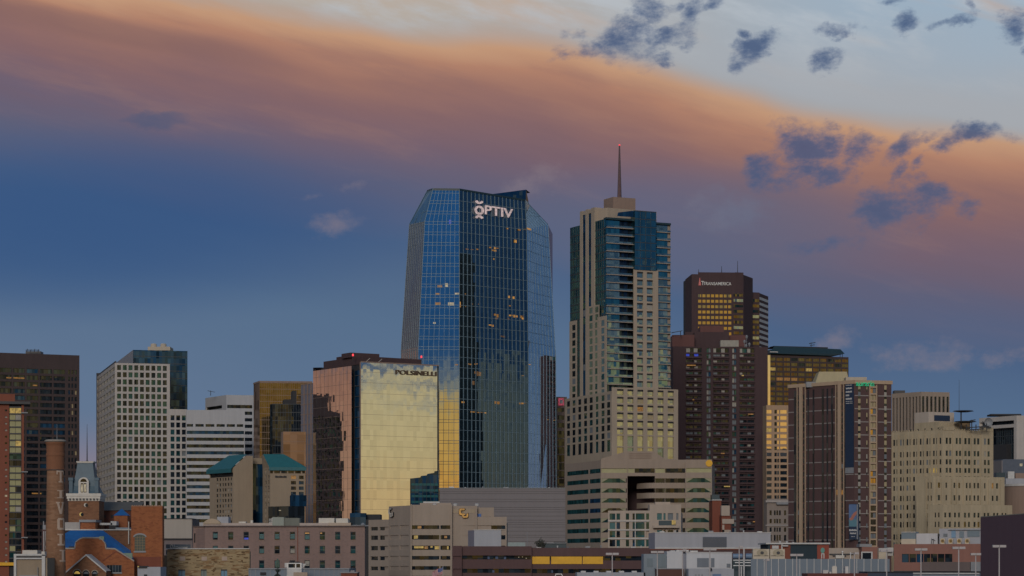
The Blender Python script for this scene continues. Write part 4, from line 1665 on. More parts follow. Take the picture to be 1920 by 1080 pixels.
w_ = t.FR.L / nb
t.grid(t.FR, [(k * w_ + .5, (k + 1) * w_ - .2) for k in range(nb)], [(t.z(b), t.z(a)) for a, b in reps(670, 9.3, 22, 5.9)], None, px=False, pick=bp)
m = MB()
for k in range(nb * 4):
    u = t.FR.L * k / (nb * 4)
    m.fbox(t.FR, u - .05, u + .05, 0, t.z1 - 1, -.3, -.2)
part(m, 'mullion', M_mulld, t.root)
m = MB()
zc0, zc1 = t.z(665), t.z(649)
F = t.FR
ua, ub = F.u(1437), F.u(1577)
m.fbox(F, 2, F.u(1555), t.z1, t.z(655), -14, -1.5)
part(m, 'roof_storey', M_darkteal, t.root)
m = MB()
uL, uR, uT = F.u(1441), F.u(1582), F.u(1578)
P = F.pt
m.poly([P(uL, t.z(663), 1.5), P(F.u(1556), t.z(664.5), 1.5), P(F.u(1582), t.z(660), 1.5), P(F.u(1577), t.z(651), -1), P(uL + 4, t.z(648.5), -1)])
m.poly([P(uL + 4, t.z(648.5), -1), P(F.u(1577), t.z(651), -1), P(F.u(1577), t.z(652), -18), P(uL + 4, t.z(649), -18)])
m.poly([P(F.u(1556), t.z(664.5), 1.5), P(uL, t.z(663), 1.5), P(uL + 4, t.z(660), -18), P(F.u(1577), t.z(662), -18), P(F.u(1582), t.z(660), 1.5)])
part(m, 'canopy', M_darkteal, t.root)
m = MB()
m.fbox(F, F.u(1455), F.u(1556), t.z(650), t.z(647.3), -10, -3)
part(m, 'penthouse', M_dark, t.root)
m = MB()
for pa in (1575, 1579):
    m.tube(P(F.u(pa), t.z1, .2), P(F.u(pa), t.z(660), .2), .2, .2, 6)
q = P(F.u(1527), t.z(648), -5)
m.tube(q, q + Vector((0, 0, 3.0)), .2, .15, 6)
m.tube(q + Vector((-1.2, 0, 2.4)), q + Vector((2.6, 0, 3.0)), .25, .2, 6)
m.tube(q + Vector((-.6, 0, 1.2)), q + Vector((2.2, 0, 1.6)), .22, .2, 6)
part(m, 'rooftop_mast', M_darkmetal, t.root)
m = MB()
m.fbox(F, F.u(1441.5), F.u(1456.5), t.z(661), t.z(659.3), 1.5, 1.9)
part(m, 'sign_strip', M_pale, t.root)
t.finish(M_dark)

# gold lit slim office and older grey stone building under it
t = Tower('office_block', 'slim pinkish tan office with rows of golden windows and a dark centre slot', (1437, 1180), 1480, 1430, 759.5, 6, wall('pink_tan_stone', (.44, .30, .20, 1), .08), .4, lth=6)
t.grid(t.FR, [(1437.5, 1447), (1452, 1456.4), (1457.4, 1461), (1463, 1475.5)], reps(768.5, 11.45, 15, 6.8), None,
       pick=lambda i, j: (G_dark if i == 1 else (choose((G_gold, 5), (L_yellow, .4)) if j < 8 or i < 3 else G_dark)))
t.finish(M_pale)
t = Tower('stone_building', 'older grey beige stone building with narrow arched windows in rows below the slim golden-windowed office', (1438, 1010), 1480, 1432, 935, 4, wall('grey_beige_stone', (.30, .25, .22, 1), .12), .4)
t.grid(t.FR, [(1443, 1447), (1451, 1454.4), (1455.8, 1459), (1460.6, 1464), (1470, 1474)], [(957, 966), (973, 981), (989, 997), (1003, 1014)], G_dark)
m = MB()
m.fbox(t.FR, -.6, t.FR.L, t.z(942), t.z(938), -.3, .8)
m.fbox(t.FR, -.6, t.FR.L, t.z(986), t.z(984), 0, .4)
part(m, 'cornice', wall('pale_stone_trim', (.42, .38, .36, 1), .08), t.root)
m = MB()
m.fbox(t.FR, t.FR.u(1455), t.FR.L, t.z(946), t.z(941.5), -5, 1.4)
part(m, 'rooftop_plant', M_grey, t.root)
t.finish(M_dark)

# dark maroon apartment tower with balconies
t = Tower('apartment_tower', 'dark maroon apartment tower with stacked balconies and stepped roof blocks', (1262, 1220), 1439.5, 1250, 649.5, 5, W_maroon, .6)
F = t.FR
rr = reps(652, 11.25, 32, 8.3)


def mar(i, j):
    if (i, j) == (0, 1):
        return L_blue
    top_ = j < 1
    if i in (1, 3):
        return choose((M_curtain, 2.2), (M_blind, 1.2 if j < 9 else .4), (G_green, .8), (G_navy, .5))
    if top_:
        return M_blind
    return choose((G_dark, 2.2), (M_curtain, 1.5 if j < 9 else .9), (G_green, .6), (M_blind, .9 if j < 8 else .12))


wide = [(1286.5, 1300), (1301, 1315.5)], [(1337.5, 1351.5), (1352.5, 1366.5)], [(1387, 1400.5), (1401.5, 1414.5)]
allc = [(1286.5, 1315.5), (1325, 1332.5), (1337.5, 1366.5), (1373, 1380.5), (1387, 1414.5)]
t.grid(F, allc, rr, None, pick=lambda i, j: None, glazed=False, depth=.6)
t.done.add(id(F))
for j, (a, b) in enumerate(rr):
    z0_, z1_ = t.z(b), t.z(a)
    for i, (pa, pb) in ((1, (1325, 1332.5)), (3, (1373, 1380.5))):
        um = (F.u(pa) + F.u(pb)) / 2
        t.glaze(F, (F.u(pa), um - .06), (z0_, z1_), mar(i, j), -.5, 'window')
        t.glaze(F, (um + .06, F.u(pb)), (z0_, z1_), mar(i, j), -.5, 'window')
    for i, cs in ((0, wide[0]), (2, wide[1]), (4, wide[2])):
        for (pa, pb) in cs:
            u0, u1 = F.u(pa), F.u(pb)
            us_ = u0 + (u1 - u0) * rng.uniform(.35, .6)
            t.glaze(F, (u0, us_ - .05), (z0_, z1_), mar(i, j), -.55, 'balcony_door')
            if rng.random() < .75:
                t.glaze(F, (us_ + .05, u1 - .2), (z0_, z1_), choose((G_dark, 3), (M_curtain, .6), (G_green, .5)), -.55, 'balcony_door')
for j, (a, b) in enumerate(rr[1:]):
    for (pa, pb) in ((1286.5, 1315.5), (1337.5, 1366.5), (1387, 1414.5)):
        m = MB()
        m.fbox(F, F.u(pa) - .1, F.u(pb) + .1, t.z(b), t.z(b - 3.6), .0, .9)
        m.fbox(F, F.u((pa + pb) / 2) - .12, F.u((pa + pb) / 2) + .12, t.z(b - 3.6), t.z(a), -.5, .5)
        part(m, 'balcony', W_maroon, t.root)
for (xa, xb, ya) in ((1287, 1304, 684), (1390, 1394, 702.5), (1402, 1412, 775), (1298, 1301, 748.5), (1357, 1368, 911), (1411, 1415, 977), (1351, 1358, 849)):
    m = MB()
    m.fbox(F, F.u(xa), F.u(xb), t.z(ya + 2), t.z(ya), .92, 1.0)
    part(m, 'lit_window', choose((L_amber, 1), (L_yellow, 1)), t.root)
rooftop_box(t, 1260.5, 1302, 628, 650, 1226, 14, W_maroon2, 'roof_block')
rooftop_box(t, 1302.2, 1367, 622.5, 650, 1232, 16, W_maroon, 'roof_block')
rooftop_box(t, 1313, 1357, 611, 624, 1240, 14, W_maroon2, 'roof_block')
rooftop_box(t, 1285, 1300, 622.5, 629, 1236, 9, W_maroon, 'roof_block')
rooftop_box(t, 1353, 1398, 628.5, 650, 1238, 12, W_maroon2, 'roof_block')
rooftop_box(t, 1351, 1385, 638, 650, 1224, 5, M_blind, 'roof_glazing')
m = MB()
for (px_, py_) in ((1400, 631), (1396, 640), (1405, 645), (1399, 648)):
    q = at(px_, 1228)
    m.lathe((q.x, q.y), [(.4, zat(py_, 1228) - 1), (.7, zat(py_, 1228)), (.3, zat(py_, 1228) + .7)], 8)
    m.tube((q.x, q.y, zat(652, 1228)), (q.x, q.y, zat(py_, 1228)), .14, .14, 6)
part(m, 'antenna_dish', M_grey, t.root)
m = MB()
q = at(1276, 1222)
m.tube((q.x - 4.5, q.y, zat(624, 1222)), (q.x + 1, q.y, zat(620, 1222)), .22, .16, 6)
m.tube((q.x, q.y, zat(630, 1222)), (q.x, q.y, zat(621, 1222)), .2, .2, 6)
part(m, 'window_washing_crane', M_darkmetal, t.root)
t.finish(M_dark)

# purple brick residence with tan pilasters and green neon
t = Tower('residence_tower', 'dark purple brick tower with tan pilasters, a navy banner and green neon lettering', (1601.5, 850), 1671.5, 1478, 714.5, 14, W_aur, .4, lth=42)
FL, FR = t.FL, t.FR
for F in (FL, FR):
    t.done.add(id(F))
    t.w.fbox(F, 0, F.L, 0, t.z1, -.4, 0, .4, .4, (False, False))
m = MB()
m.fbox(FL, 0, FL.L, t.z1 - .9, t.z1 + .35, 0, .35)
m.fbox(FR, 0, FR.L + .3, t.z1 - .9, t.z1 + .35, 0, .35)
part(m, 'cornice', W_auret, t.root)
M_flo = plain('grey_stone_line', (.30, .27, .26, 1), .7)
for k in range(13):
    m = MB()
    z = t.z(741.5 + 24.6 * k)
    for F, segs in ((FR, ((1602.5, 1628.5), (1646.5, 1671))), (FL, ((1478.3, 1494), (1511.5, 1566.5), (1583.5, 1600.5)))):
        for (pa, pb) in segs:
            m = MB()
            m.fbox(F, F.u(pa), F.u(pb), z - .16, z + .16, 0, .06)
            part(m, 'floor_line', M_flo, t.root)
rowsA = reps(733.5, 12.3, 24, 8.6)
for (pa, pb, ca, cb) in ((1494.6, 1511, 1500.2, 1505.4), (1567, 1583, 1572.4, 1577.6)):
    m = MB()
    m.fbox(FL, FL.u(pa), FL.u(pa) + .3, 0, t.z1, 0, .3)
    m.fbox(FL, FL.u(ca), FL.u(cb), 0, t.z1, 0, .6)
    m.fbox(FL, FL.u(pb) - .3, FL.u(pb), 0, t.z1, 0, .3)
    part(m, 'pilaster', W_auret, t.root)
    for (a, b) in rowsA:
        for (ua_, ub_) in ((FL.u(pa) + .3, FL.u(ca)), (FL.u(cb), FL.u(pb) - .3)):
            t.glaze(FL, (ua_ + .12, ub_ - .12), (t.z(b), t.z(a)), choose((G_dark, 5), (M_curtain, .4)) if (pa, a) != (1567, rowsA[15][0]) else L_amber, .02, 'window', .08)
m = MB()
for (pa, pb) in ((1489, 1493.5), (1514, 1517), (1524, 1527), (1541, 1545), (1550, 1553), (1558.5, 1562.5), (1583.8, 1585.5)):
    m.fbox(FL, FL.u(pa), FL.u(pb), 0, t.z1 - 2, .02, .10)
part(m, 'window_strip', G_dark, t.root)
# ladder of windows on the right face
m = MB()
m.fbox(FR, FR.u(1629.2), FR.u(1631.2), 0, t.z1 - 1.2, 0, .5)
m.fbox(FR, FR.u(1641.8), FR.u(1643.8), 0, t.z1 - 1.2, 0, .5)
for k in range(25):
    z = t.z(725.2 + 13.0 * k)
    m.fbox(FR, FR.u(1631.2), FR.u(1641.8), z - .28, z + .28, 0, .5)
part(m, 'window_ladder', W_auret, t.root)
for k in range(25):
    z1_, z0_ = t.z(725.2 + 13.0 * k) - .5, t.z(725.2 + 13.0 * (k + 1)) + .32
    mt = L_amber if k == 0 else (choose((M_creamblind, 3), (G_warm, .6), (M_blind, .4)) if k < 16 else choose((G_dark, 2), (M_curtain, .6)))
    um = FR.u(1636.5)
    t.glaze(FR, (FR.u(1631.6), um - .08), (z0_, z1_), mt, .02, 'ladder_window', .08)
    t.glaze(FR, (um + .08, FR.u(1641.4)), (z0_, z1_), mt if k % 3 else M_curtain, .02, 'ladder_window', .08)
for k in range(25):
    z1_ = t.z(721.5 + 13.0 * k)
    for (pa, pb, li) in ((1608.8, 1613.2, 20), (1624.2, 1626.2, 20), (1657.8, 1662.2, 20)):
        if pa == 1624.2 and k % 2:
            continue
        t.glaze(FR, (FR.u(pa), FR.u(pb)), (z1_ - 1.5, z1_), choose((M_creamblind, 1.4), (M_blind, .8), (M_curtain, .6)) if k < li else M_curtain, .02, 'window', .08)
        t.glaze(FR, (FR.u(pa), FR.u(pb)), (z1_ - 2.25, z1_ - 1.55), G_dark, .02, 'window', .08)
# banner on the left face next to the corner
m = MB()
m.fbox(FL, FL.u(1585.6), FL.u(1601), t.z(876), t.z(718.5), 0, .25)
bn = part(m, 'banner', M_navy, t.root)
m = MB()
m.fbox(FL, FL.u(1585.6), FL.u(1601), t.z(887), t.z(876.4), 0, .25)
part(m, 'banner_foot', M_grey, bn)
for (ya, yb, n_) in ((721, 722.4, 7), (726, 729, 7), (732.4, 735.6, 7), (739, 742.2, 4), (745.6, 748.8, 7), (751.5, 752.5, 8), (755, 756.2, 8)):
    m = MB()
    x = 1586.9
    for k in range(n_):
        wv_ = 1.25 + .3 * ((k * 7) % 3) / 2
        m.fbox(FL, FL.u(x), FL.u(x + wv_), t.z(yb), t.z(ya + (.5 if k % 3 == 1 else 0)), .25, .29)
        x += wv_ + .25
    part(m, 'banner_lettering', M_pale, bn)
# lower poster
F = FR
Fp = Face(FR.pt(FR.u(1590.5), 0, 1.2)[:2], FR.pt(FR.u(1608.5), 0, 1.2)[:2])
m = MB()
U = Fp.u
zz = lambda py: zat(py, 850)
m.fbox(Fp, 0, Fp.L, zz(1011.5), zz(945), -.5, 0, back=True)
po = part(m, 'poster', M_navy, t.root)
m = MB()
m.fbox(Fp, U(1591.6), U(1605.8), zz(973.5), zz(946), 0, .04)
part(m, 'poster_sky', plain('poster_blue', (.10, .17, .33, 1), .6), po)
m = MB()
m.fbox(Fp, U(1591.6), U(1607), zz(987.5), zz(973.6), 0, .05)
part(m, 'poster_water', plain('poster_teal', (.10, .22, .28, 1), .6), po)
m = MB()
m.fpoly(Fp, [(U(a_), zz(b_)) for a_, b_ in ((1592, 973), (1594.5, 976), (1599, 975), (1602, 969), (1606, 964), (1606, 958), (1601, 961.5), (1597.5, 966), (1595, 971))], .04, .09)
part(m, 'poster_figure', plain('poster_skin', (.42, .16, .12, 1), .6), po)
m = MB()
m.fbox(Fp, U(1606.2), U(1608.5), zz(1011), zz(946), 0, .06)
part(m, 'poster_edge', M_grey, po)
for (ya, yb, xa, xb) in ((992.5, 995.8, 1592, 1606), (998.6, 1001.4, 1593.6, 1604.6), (1005.5, 1006.6, 1596, 1602.5)):
    m = MB()
    x = xa
    k = 0
    while x < xb - .8:
        m.fbox(Fp, U(x), U(x + 1.3), zz(yb), zz(ya + (.7 if k % 3 == 2 else 0)), 0, .06)
        x += 1.6
        k += 1
    part(m, 'poster_lettering', M_pale, po)
# penthouse with sloping flanks
q0, q1 = at(1526, 866), at(1594, 866)
z0_, z1_ = zat(719, 866), zat(696, 866)
m = MB()
dpt = Vector((0, 14))
m.frustum([q0, q1, q1 + dpt, q0 + dpt], zat(726, 866), [at(1536, 868), at(1588, 868), at(1588, 868) + Vector((0, 9)), at(1536, 868) + Vector((0, 9))], z1_)
part(m, 'penthouse', wall('pale_yellow_render', (.47, .40, .25, 1), .07), t.root)
rooftop_box(t, 1586, 1625, 707, 716, 862, 8, W_cream, 'roof_parapet')
rooftop_box(t, 1512, 1530, 716, 726, 864, 7, M_grey, 'rooftop_plant')
letters('auraria', FR, FR.u(1604), FR.u(1638.5), t.z(723.8), t.z(714.6), .4, .3, L_green, t.root)
t.finish(M_dark)

# striped office behind the terracotta building
t = Tower('office_tower', 'office tower with narrow dark vertical stripes between pale fins at the right', (1727, 1240), 1780.5, 1672, 734.5, 16, W_tan, .7, lth=40)
t.grid(t.FL, [(t.FL.L * (k + .3) / 9, t.FL.L * (k + .78) / 9) for k in range(9)], [(3, t.z(743))], G_dark, px=False, name='window_stripe')
t.grid(t.FR, [(t.FR.L * (k + .25) / 7, t.FR.L * (k + .80) / 7) for k in range(7)], [(3, t.z(743))], G_dark, px=False, name='window_stripe')
rooftop_box(t, 1677, 1697, 732, 742, 1265, 6, M_darkmetal)
t.finish(M_dark)

# yellow terracotta stepped tower
t = Tower('art_deco_tower', 'stepped yellow terracotta office building with paired windows and rooftop antennas', (1767, 1000), 1862.5, 1640, 806, 22, W_deco, .5, lth=42)
FL, FR = t.FL, t.FR
dw = lambda i, j: choose((G_dark, 4), (G_bronze, .4), (M_curtain, .35), (M_blind, .12))


def dwl(i, j):
    return L_yellow if (j == 3 and 11 <= i <= 13) else dw(i, j)


rowsD = [(820.5, 832), (844.5, 854.5), (861, 870.5), (877, 886), (892.5, 901.5), (908.5, 918), (928, 938), (945.5, 954.5), (961.5, 970.5), (977.5, 988)] + reps(1001, 15.5, 3, 10)
cR = [(1773.5, 1777), (1780, 1783.5), (1792.3, 1795.6), (1798.6, 1802), (1808.6, 1812.2), (1815.4, 1819), (1826, 1829.4), (1832.4, 1836), (1845.4, 1848.6), (1852, 1855.4)]
cL = []
for k in range(8):
    cL += [(1675 + 12.4 * k, 1677.8 + 12.4 * k), (1681 + 12.4 * k, 1684 + 12.4 * k)]
t.grid(FR, [(a - .3, b + .3) for a, b in cR], rowsD, None, pick=dw, depth=.3)
t.grid(FL, [(a - .2, b + .3) for a, b in cL if b < 1765], rowsD, None, pick=dwl, depth=.2)
m = MB()
for pa in (1787.5, 1805, 1822, 1840.5):
    m.fbox(FR, FR.u(pa) - .35, FR.u(pa) + .35, 0, t.z(812), 0, .35)
for k in range(9):
    pa = 1672 + 12.4 * k
    if pa < 1763:
        m.fbox(FL, FL.u(pa) - .3, FL.u(pa) + .3, 0, t.z(812), 0, .35)
part(m, 'pilaster', W_deco, t.root)
m = MB()
for F, a_, b_ in ((FR, 1768, 1789), (FR, 1843, 1862)):
    m.fbox(F, F.u(a_), F.u(b_), t.z1 - .1, t.z1 + 1.4, -2.5, .2)
for k in range(22):
    u = FR.L * (k + .3) / 22
    m.fbox(FR, u, u + .45, t.z1, t.z1 + .55, -.4, .1)
for k in range(26):
    u = FL.L * (k + .3) / 26
    m.fbox(FL, u, u + .45, t.z1, t.z1 + .55, -.4, .1)
part(m, 'parapet_block', W_deco, t.root)
m = MB()
m.prism([Vector(FL.pt(FL.u(1703), 0, -4)[:2]), Vector(FR.pt(.5, 0, -4)[:2]), Vector(FR.pt(FR.u(1812), 0, -5)[:2]), Vector(FR.pt(FR.u(1812), 0, -22)[:2]), Vector(FL.pt(FL.u(1703), 0, -24)[:2])], t.z1 - 1, zat(792, 1010))
part(m, 'setback_storey', W_deco, t.root)
m = MB()
for px_ in (1708, 1721.5, 1734.5, 1747, 1759.5):
    F = Face(Vector(FL.pt(FL.u(1703), 0, -4)[:2]), Vector(FR.pt(.5, 0, -4)[:2]))
    t.glaze(F, (F.u(px_) - .4, F.u(px_) + .4), (t.z(808), t.z(801)), G_dark, .02, 'setback_window')
qa = [at(1715, 1016), at(1741, 1009), at(1789, 1014), at(1789, 1030), at(1715, 1030)]
m = MB()
m.prism(qa, zat(795, 1012), zat(773, 1012))
part(m, 'penthouse', wall('cream_render', (.50, .43, .37, 1), .08), t.root)
F = Face(qa[1], qa[2])
m = MB()
m.fbox(F, F.u(1751.5), F.u(1780.5), zat(789.5, 1012), zat(779, 1012), 0, .25)
part(m, 'blue_panel', M_navy, t.root)
m = MB()
c = at(1800, 1016)
m.lathe((c.x, c.y), [(4.2, zat(808, 1016)), (4.2, zat(794, 1016)), (4.4, zat(793, 1016)), (4.4, zat(792, 1016))], 20)
part(m, 'roof_drum', W_deco2, t.root)
# lower tiers standing proud
T2 = Tower(t.root, None, (1749.5, 985), 1883.5, 1718, 893, 22, W_deco, .5, lth=42)
T2.grid(T2.FR, [(1758.5, 1763), (1773, 1776), (1788, 1791.4), (1797, 1800.4), (1811, 1814.2), (1817.4, 1820.6), (1825.6, 1829), (1832.4, 1836), (1845.3, 1848), (1859.6, 1863.2), (1867.6, 1871.6)],
        [(904.5, 914.5), (928, 938), (945.5, 954.5), (961.5, 970.5), (977.5, 988)], None, pick=lambda i, j: L_amber if (i, j) == (9, 0) else dw(i, j))
T2.grid(T2.FL, [(1738.5, 1741.6), (1744.4, 1747)], [(904.5, 916), (929, 939), (946, 955), (962, 971), (978, 988)], None, pick=dw)
T2.done.update((id(T2.FB), id(T2.FK)))
part(T2.w, 'lower_tier_wall', W_deco, t.root)
m = MB()
for pa in (1756, 1766, 1785, 1794, 1808, 1823, 1839.5, 1854, 1876):
    m.fbox(T2.FR, T2.FR.u(pa) - .35, T2.FR.u(pa) + .35, 0, T2.z(897), 0, .28)
for pa in (1736, 1743):
    m.fbox(T2.FL, T2.FL.u(pa) - .3, T2.FL.u(pa) + .3, 0, T2.z(897), 0, .28)
part(m, 'pilaster', W_deco, t.root)
T2.windows(60)
m = MB()
m.prism(inset(T2.poly, .5), 0, T2.z1 - .3)
part(m, 'lower_tier_roof', M_slab, t.root)
T3 = Tower(t.root, None, (1768, 968), 1898, 1740, 946, 22, W_deco, .4, lth=42)
T3.grid(T3.FR, [(1770.6, 1774.4), (1778.8, 1783), (1789, 1792.6), (1796.4, 1800), (1807.4, 1811.4), (1815, 1818.8), (1825.4, 1829.4), (1832.8, 1836.8), (1844.4, 1848), (1851, 1855), (1862, 1866), (1868.4, 1872), (1878, 1881), (1884, 1887)],
        [(961, 970), (978, 988), (994.5, 1004)], None, pick=dw)
T3.grid(T3.FL, [(1752, 1755), (1758.4, 1761.4)], [(961, 970), (978, 988)], None, pick=dw)
part(T3.w, 'base_tier_wall', W_deco, t.root)
T3.windows(60)
m = MB()
m.prism(inset(T3.poly, .4), 0, T3.z1 - .3)
part(m, 'base_tier_roof', M_slab, t.root)
t.finish(M_slab)
# antennas standing on it
an = empty('rooftop_antenna', (*at(1802, 1004), zat(804, 1004)), 'dark mast with flat round antenna platforms on the terracotta roof', 'antenna')
c = at(1802, 1004)
m = MB()
m.tube((c.x, c.y, zat(804, 1004)), (c.x, c.y, zat(770, 1004)), .35, .25, 8)
m.tube((c.x - .8, c.y, zat(770, 1004)), (c.x - .8, c.y, zat(712, 1004)), .10, .05, 6)
part(m, 'mast', M_darkmetal, an)
for (pa, py, r_) in ((1806, 771.2, 4.3), (1810, 791, 4.6)):
    m = MB()
    q = at(pa, 1004)
    m.lathe((q.x, q.y), [(r_ * .5, zat(py, 1004) - .35), (r_, zat(py, 1004)), (r_ * .9, zat(py, 1004) + .25)], 20)
    part(m, 'platform', M_darkmetal, an)
m = MB()
for (xa, ya, xb, yb) in ((1812, 802, 1855, 799), (1818, 806, 1845, 804), (1812, 796, 1812, 806), (1830, 796, 1830, 806), (1818, 789, 1829, 787), (1822, 787, 1822, 806), (1843, 790, 1843, 806), (1850, 794, 1850, 806), (1836, 801, 1858, 801)):
    p_, q_ = at(xa, 1002), at(xb, 1002)
    m.tube((p_.x, p_.y, zat(ya, 1002)), (q_.x, q_.y, zat(yb, 1002)), .22, .22, 6)
part(m, 'antenna_frame', M_darkmetal, an)
m = MB()
q = at(1855, 1006)
z_ = zat(792, 1006)
for k in range(1):
    rr_ = [(0.02, 0), (.8, .12), (1.5, .5), (1.75, .9)]
    n = 16
    rings = [[Vector((q.x - 1.0 + d_ * .6 + 0, q.y - d_, z_)) + Vector((r_ * cos(2 * pi * i / n), 0, r_ * sin(2 * pi * i / n))) for i in range(n)] for r_, d_ in rr_]
    for A_, B_ in zip(rings, rings[1:]):
        for i in range(n):
            m.poly([A_[i], A_[(i + 1) % n], B_[(i + 1) % n], B_[i]])
m.tube((q.x - 1, q.y + .1, zat(806, 1006)), (q.x - 1, q.y + .1, z_), .2, .2, 6)
part(m, 'dish', M_grey, an)

# white and glass arena-like building
t = Tower('white_office_building', 'white framed building with a big recessed glass wall at the right edge', (1906, 1180), 1990, 1836, 779, 10, W_white, 3.3, lth=32)
FL, FR = t.FL, t.FR
t.done.add(id(FL))
m = MB()
for (ua_, ub_, za, zb_) in ((FL.u(1901), FL.L, 0, t.z1 - .0), (0, FL.u(1901), t.z1 - 2.2, t.z1), (0, FL.u(1901), t.z1 - 5.6, t.z1 - 4.0)):
    m.fbox(FL, ua_, ub_, za, zb_, -3, 0)
part(m, 'white_frame', W_white, t.root)
m = MB()
m.fbox(FL, 0, FL.u(1901), 0, t.z1 - 5.6, -3.0, -2.2)
part(m, 'glass_wall', G_front, t.root)
m = MB()
for k in range(1, 12):
    u = FL.u(1860) + (FL.u(1901) - FL.u(1860)) * k / 12
    m.fbox(FL, u - .1, u + .1, 0, t.z1 - 5.6, -2.2, -2.0)
for k in range(1, 9):
    m.fbox(FL, 0, FL.u(1901), t.z1 - 5.6 - k * 4, t.z1 - 5.3 - k * 4, -2.2, -2.08)
part(m, 'mullion_grid', M_mulld, t.root)
m = MB()
m.fbox(FL, 0, FL.u(1890), 0, t.z(832), -2.2, 1)
part(m, 'dark_block', M_dark, t.root)
m = MB()
m.fbox(FL, 0, FL.u(1899), t.z1 - 4.0, t.z1 - 2.2, -3.0, -2.0)
part(m, 'clerestory', G_dark, t.root)
rooftop_box(t, 1858, 1915, 776, 779, 1195, 10, M_dark)
t.finish(M_pale)
# clutter of low blocks between it and the terracotta tower
t = Tower('flat_roofed_block', 'low grey block with a dark slate side below the white framed glass building', (1880, 1090), 1990, 1860, 861, 6, plain('slate_panel', (.10, .12, .16, 1), .6), .3, lth=12)
m = MB()
m.fbox(t.FL, 0, t.FL.L, 0, t.z(863), 0, .5)
part(m, 'pale_flank', W_grey, t.root)
m = MB()
m.fbox(t.FR, t.FR.u(1912), t.FR.u(1917), t.z(874), t.z(869), 0, .1)
part(m, 'lit_window', L_pale, t.root)
t.finish(M_dark)
t = Tower('service_building', 'pale roofed service building with rooftop ducts beside the curved beige drum', (1886, 1040), 1990, 1864, 897, 6, W_lightmetal, .3, lth=8)
rooftop_box(t, 1890, 1902, 884, 897, 1048, 4, M_pale)
rooftop_box(t, 1904, 1960, 887, 897, 1050, 6, W_rose)
rooftop_box(t, 1868, 1885, 886, 898, 1050, 5, M_darkteal)
t.finish(M_grey)
dr = empty('round_building', (*at(1935, 1010), 0), 'curved beige drum wall at the right edge above the plum wall', 'building')
c = at(1935, 1022)
m = MB()
m.lathe((c.x, c.y), [(12.2, 0), (12.2, zat(908, 1012))], 48)
part(m, 'wall', W_rose, dr)
m = MB()
m.lathe((c.x, c.y), [(12.5, zat(911, 1012)), (12.5, zat(907, 1012)), (11.5, zat(907, 1012))], 48)
part(m, 'coping', M_pale, dr)

# ================================================================== middle distance and foreground
def wallpanel(root, F, D, top, cols, rows, pick, mat, depth=.4, z0=0.0, cap=60, wname='wall', win='window', px=True):
    T_ = Tower.__new__(Tower)
    T_.D, T_.depth, T_.root, T_.mat, T_.w, T_.win, T_.done, T_.z0, T_.z1 = D, depth, root, mat, MB(), [], set(), z0, zat(top, D)
    T_.grid(F, cols, rows, None, z0=z0, z1=T_.z1, pick=pick, m=(False, False), px=px, name=win)
    part(T_.w, wname, mat, root)
    T_.windows(cap)
    return T_


def fp(pxa, Da, pxb, Db):
    return Face(at(pxa, Da), at(pxb, Db))


def slab(root, pts, top, D, mat, name='roof', z0=0.0, drop=.5):
    m_ = MB()
    m_.prism([at(*p) for p in pts], z0, zat(top, D) - drop)
    return part(m_, name, mat, root)


def block(name, label, cat, pxa, pxb, top, D, dep, mat, base=0.0, th=0.0, pname='body', group=None):
    """small box-like thing: an Empty with its body as first part"""
    a_, c_ = at(pxa, D), at(pxb, D)
    if th:
        dr_ = Vector((cos(radians(th)), sin(radians(th))))
        c_ = a_ + dr_ * ((c_ - a_).length / cos(radians(th)))
    F_ = Face(a_, c_)
    e_ = empty(name, (*((a_ + c_) / 2), base), label, cat, group)
    m_ = MB()
    m_.prism([a_, c_, c_ - F_.n * dep, a_ - F_.n * dep], base, zat(top, D))
    part(m_, pname, mat, e_)
    return e_, F_


# ------------------------------------------------------------------ grey windowless hall
D = 900
g_ = empty('exhibition_hall', (*at(942, 930), 0), 'wide windowless grey metal clad hall below the blue skyscraper', 'hall')
F = fp(824.5, D, 1061, D)
m = MB()
m.fbox(F, 0, F.L, 0, zat(916, D), -50, 0)
part(m, 'wall', W_grey, g_)
m = MB()
k = 0
z = zat(916, D) - 1.0
while z > 1:
    m.fbox(F, 0, F.L, z - .10, z, 0, .10)
    z -= rng.choice((.75, .9, 1.5, 2.1))
F_gh = F
part(m, 'cladding_joint', wall('dark_grey_joint', (.15, .14, .145, 1), .05), g_)
m = MB()
m.fbox(F, -.2, F.L, zat(916, D), zat(914.6, D), -50, .3)
part(m, 'coping', M_grey, g_)
m = MB()
m.fbox(F, F.u(1038), F.L, zat(1021, D), zat(1016, D), 0, .3)
part(m, 'dock_opening', M_dark, g_)

# ------------------------------------------------------------------ tan office with the notched front
D = 760
o_ = empty('office_building', (*at(1200, 780), 0), 'tan precast office building with black ribbon windows and a deep notch under a pitched centre', 'building')
FA, FB_ = fp(1060, 790, 1126.5, D), fp(1126.5, D, 1176.5, D)
FC, FD, FE = fp(1228, D, 1285.5, D), fp(1285.5, D - 3, 1335, D - 3), fp(1172.5, D + 18, 1224, D + 18)
rowsO = reps(878.3, 18.65, 8, 8.2)
gp = lambda i, j: G_res if j == 0 else choose((G_green, 1.3), (G_dark, 1.2))
T_ = Tower.__new__(Tower)
wallpanel(o_, FA, D, 863, [(1063.5, 1103.2), (1106, 1126)], rowsO, lambda i, j: choose((G_green, 2), (G_navy, 1)), W_tan, win='ribbon_window', depth=.1)
wallpanel(o_, FB_, D, 862, [(1127.5, 1175.5)], rowsO, lambda i, j: M_ylw if j == 0 else choose((G_dark, 1), (G_green, 1)), W_tan, win='ribbon_window')
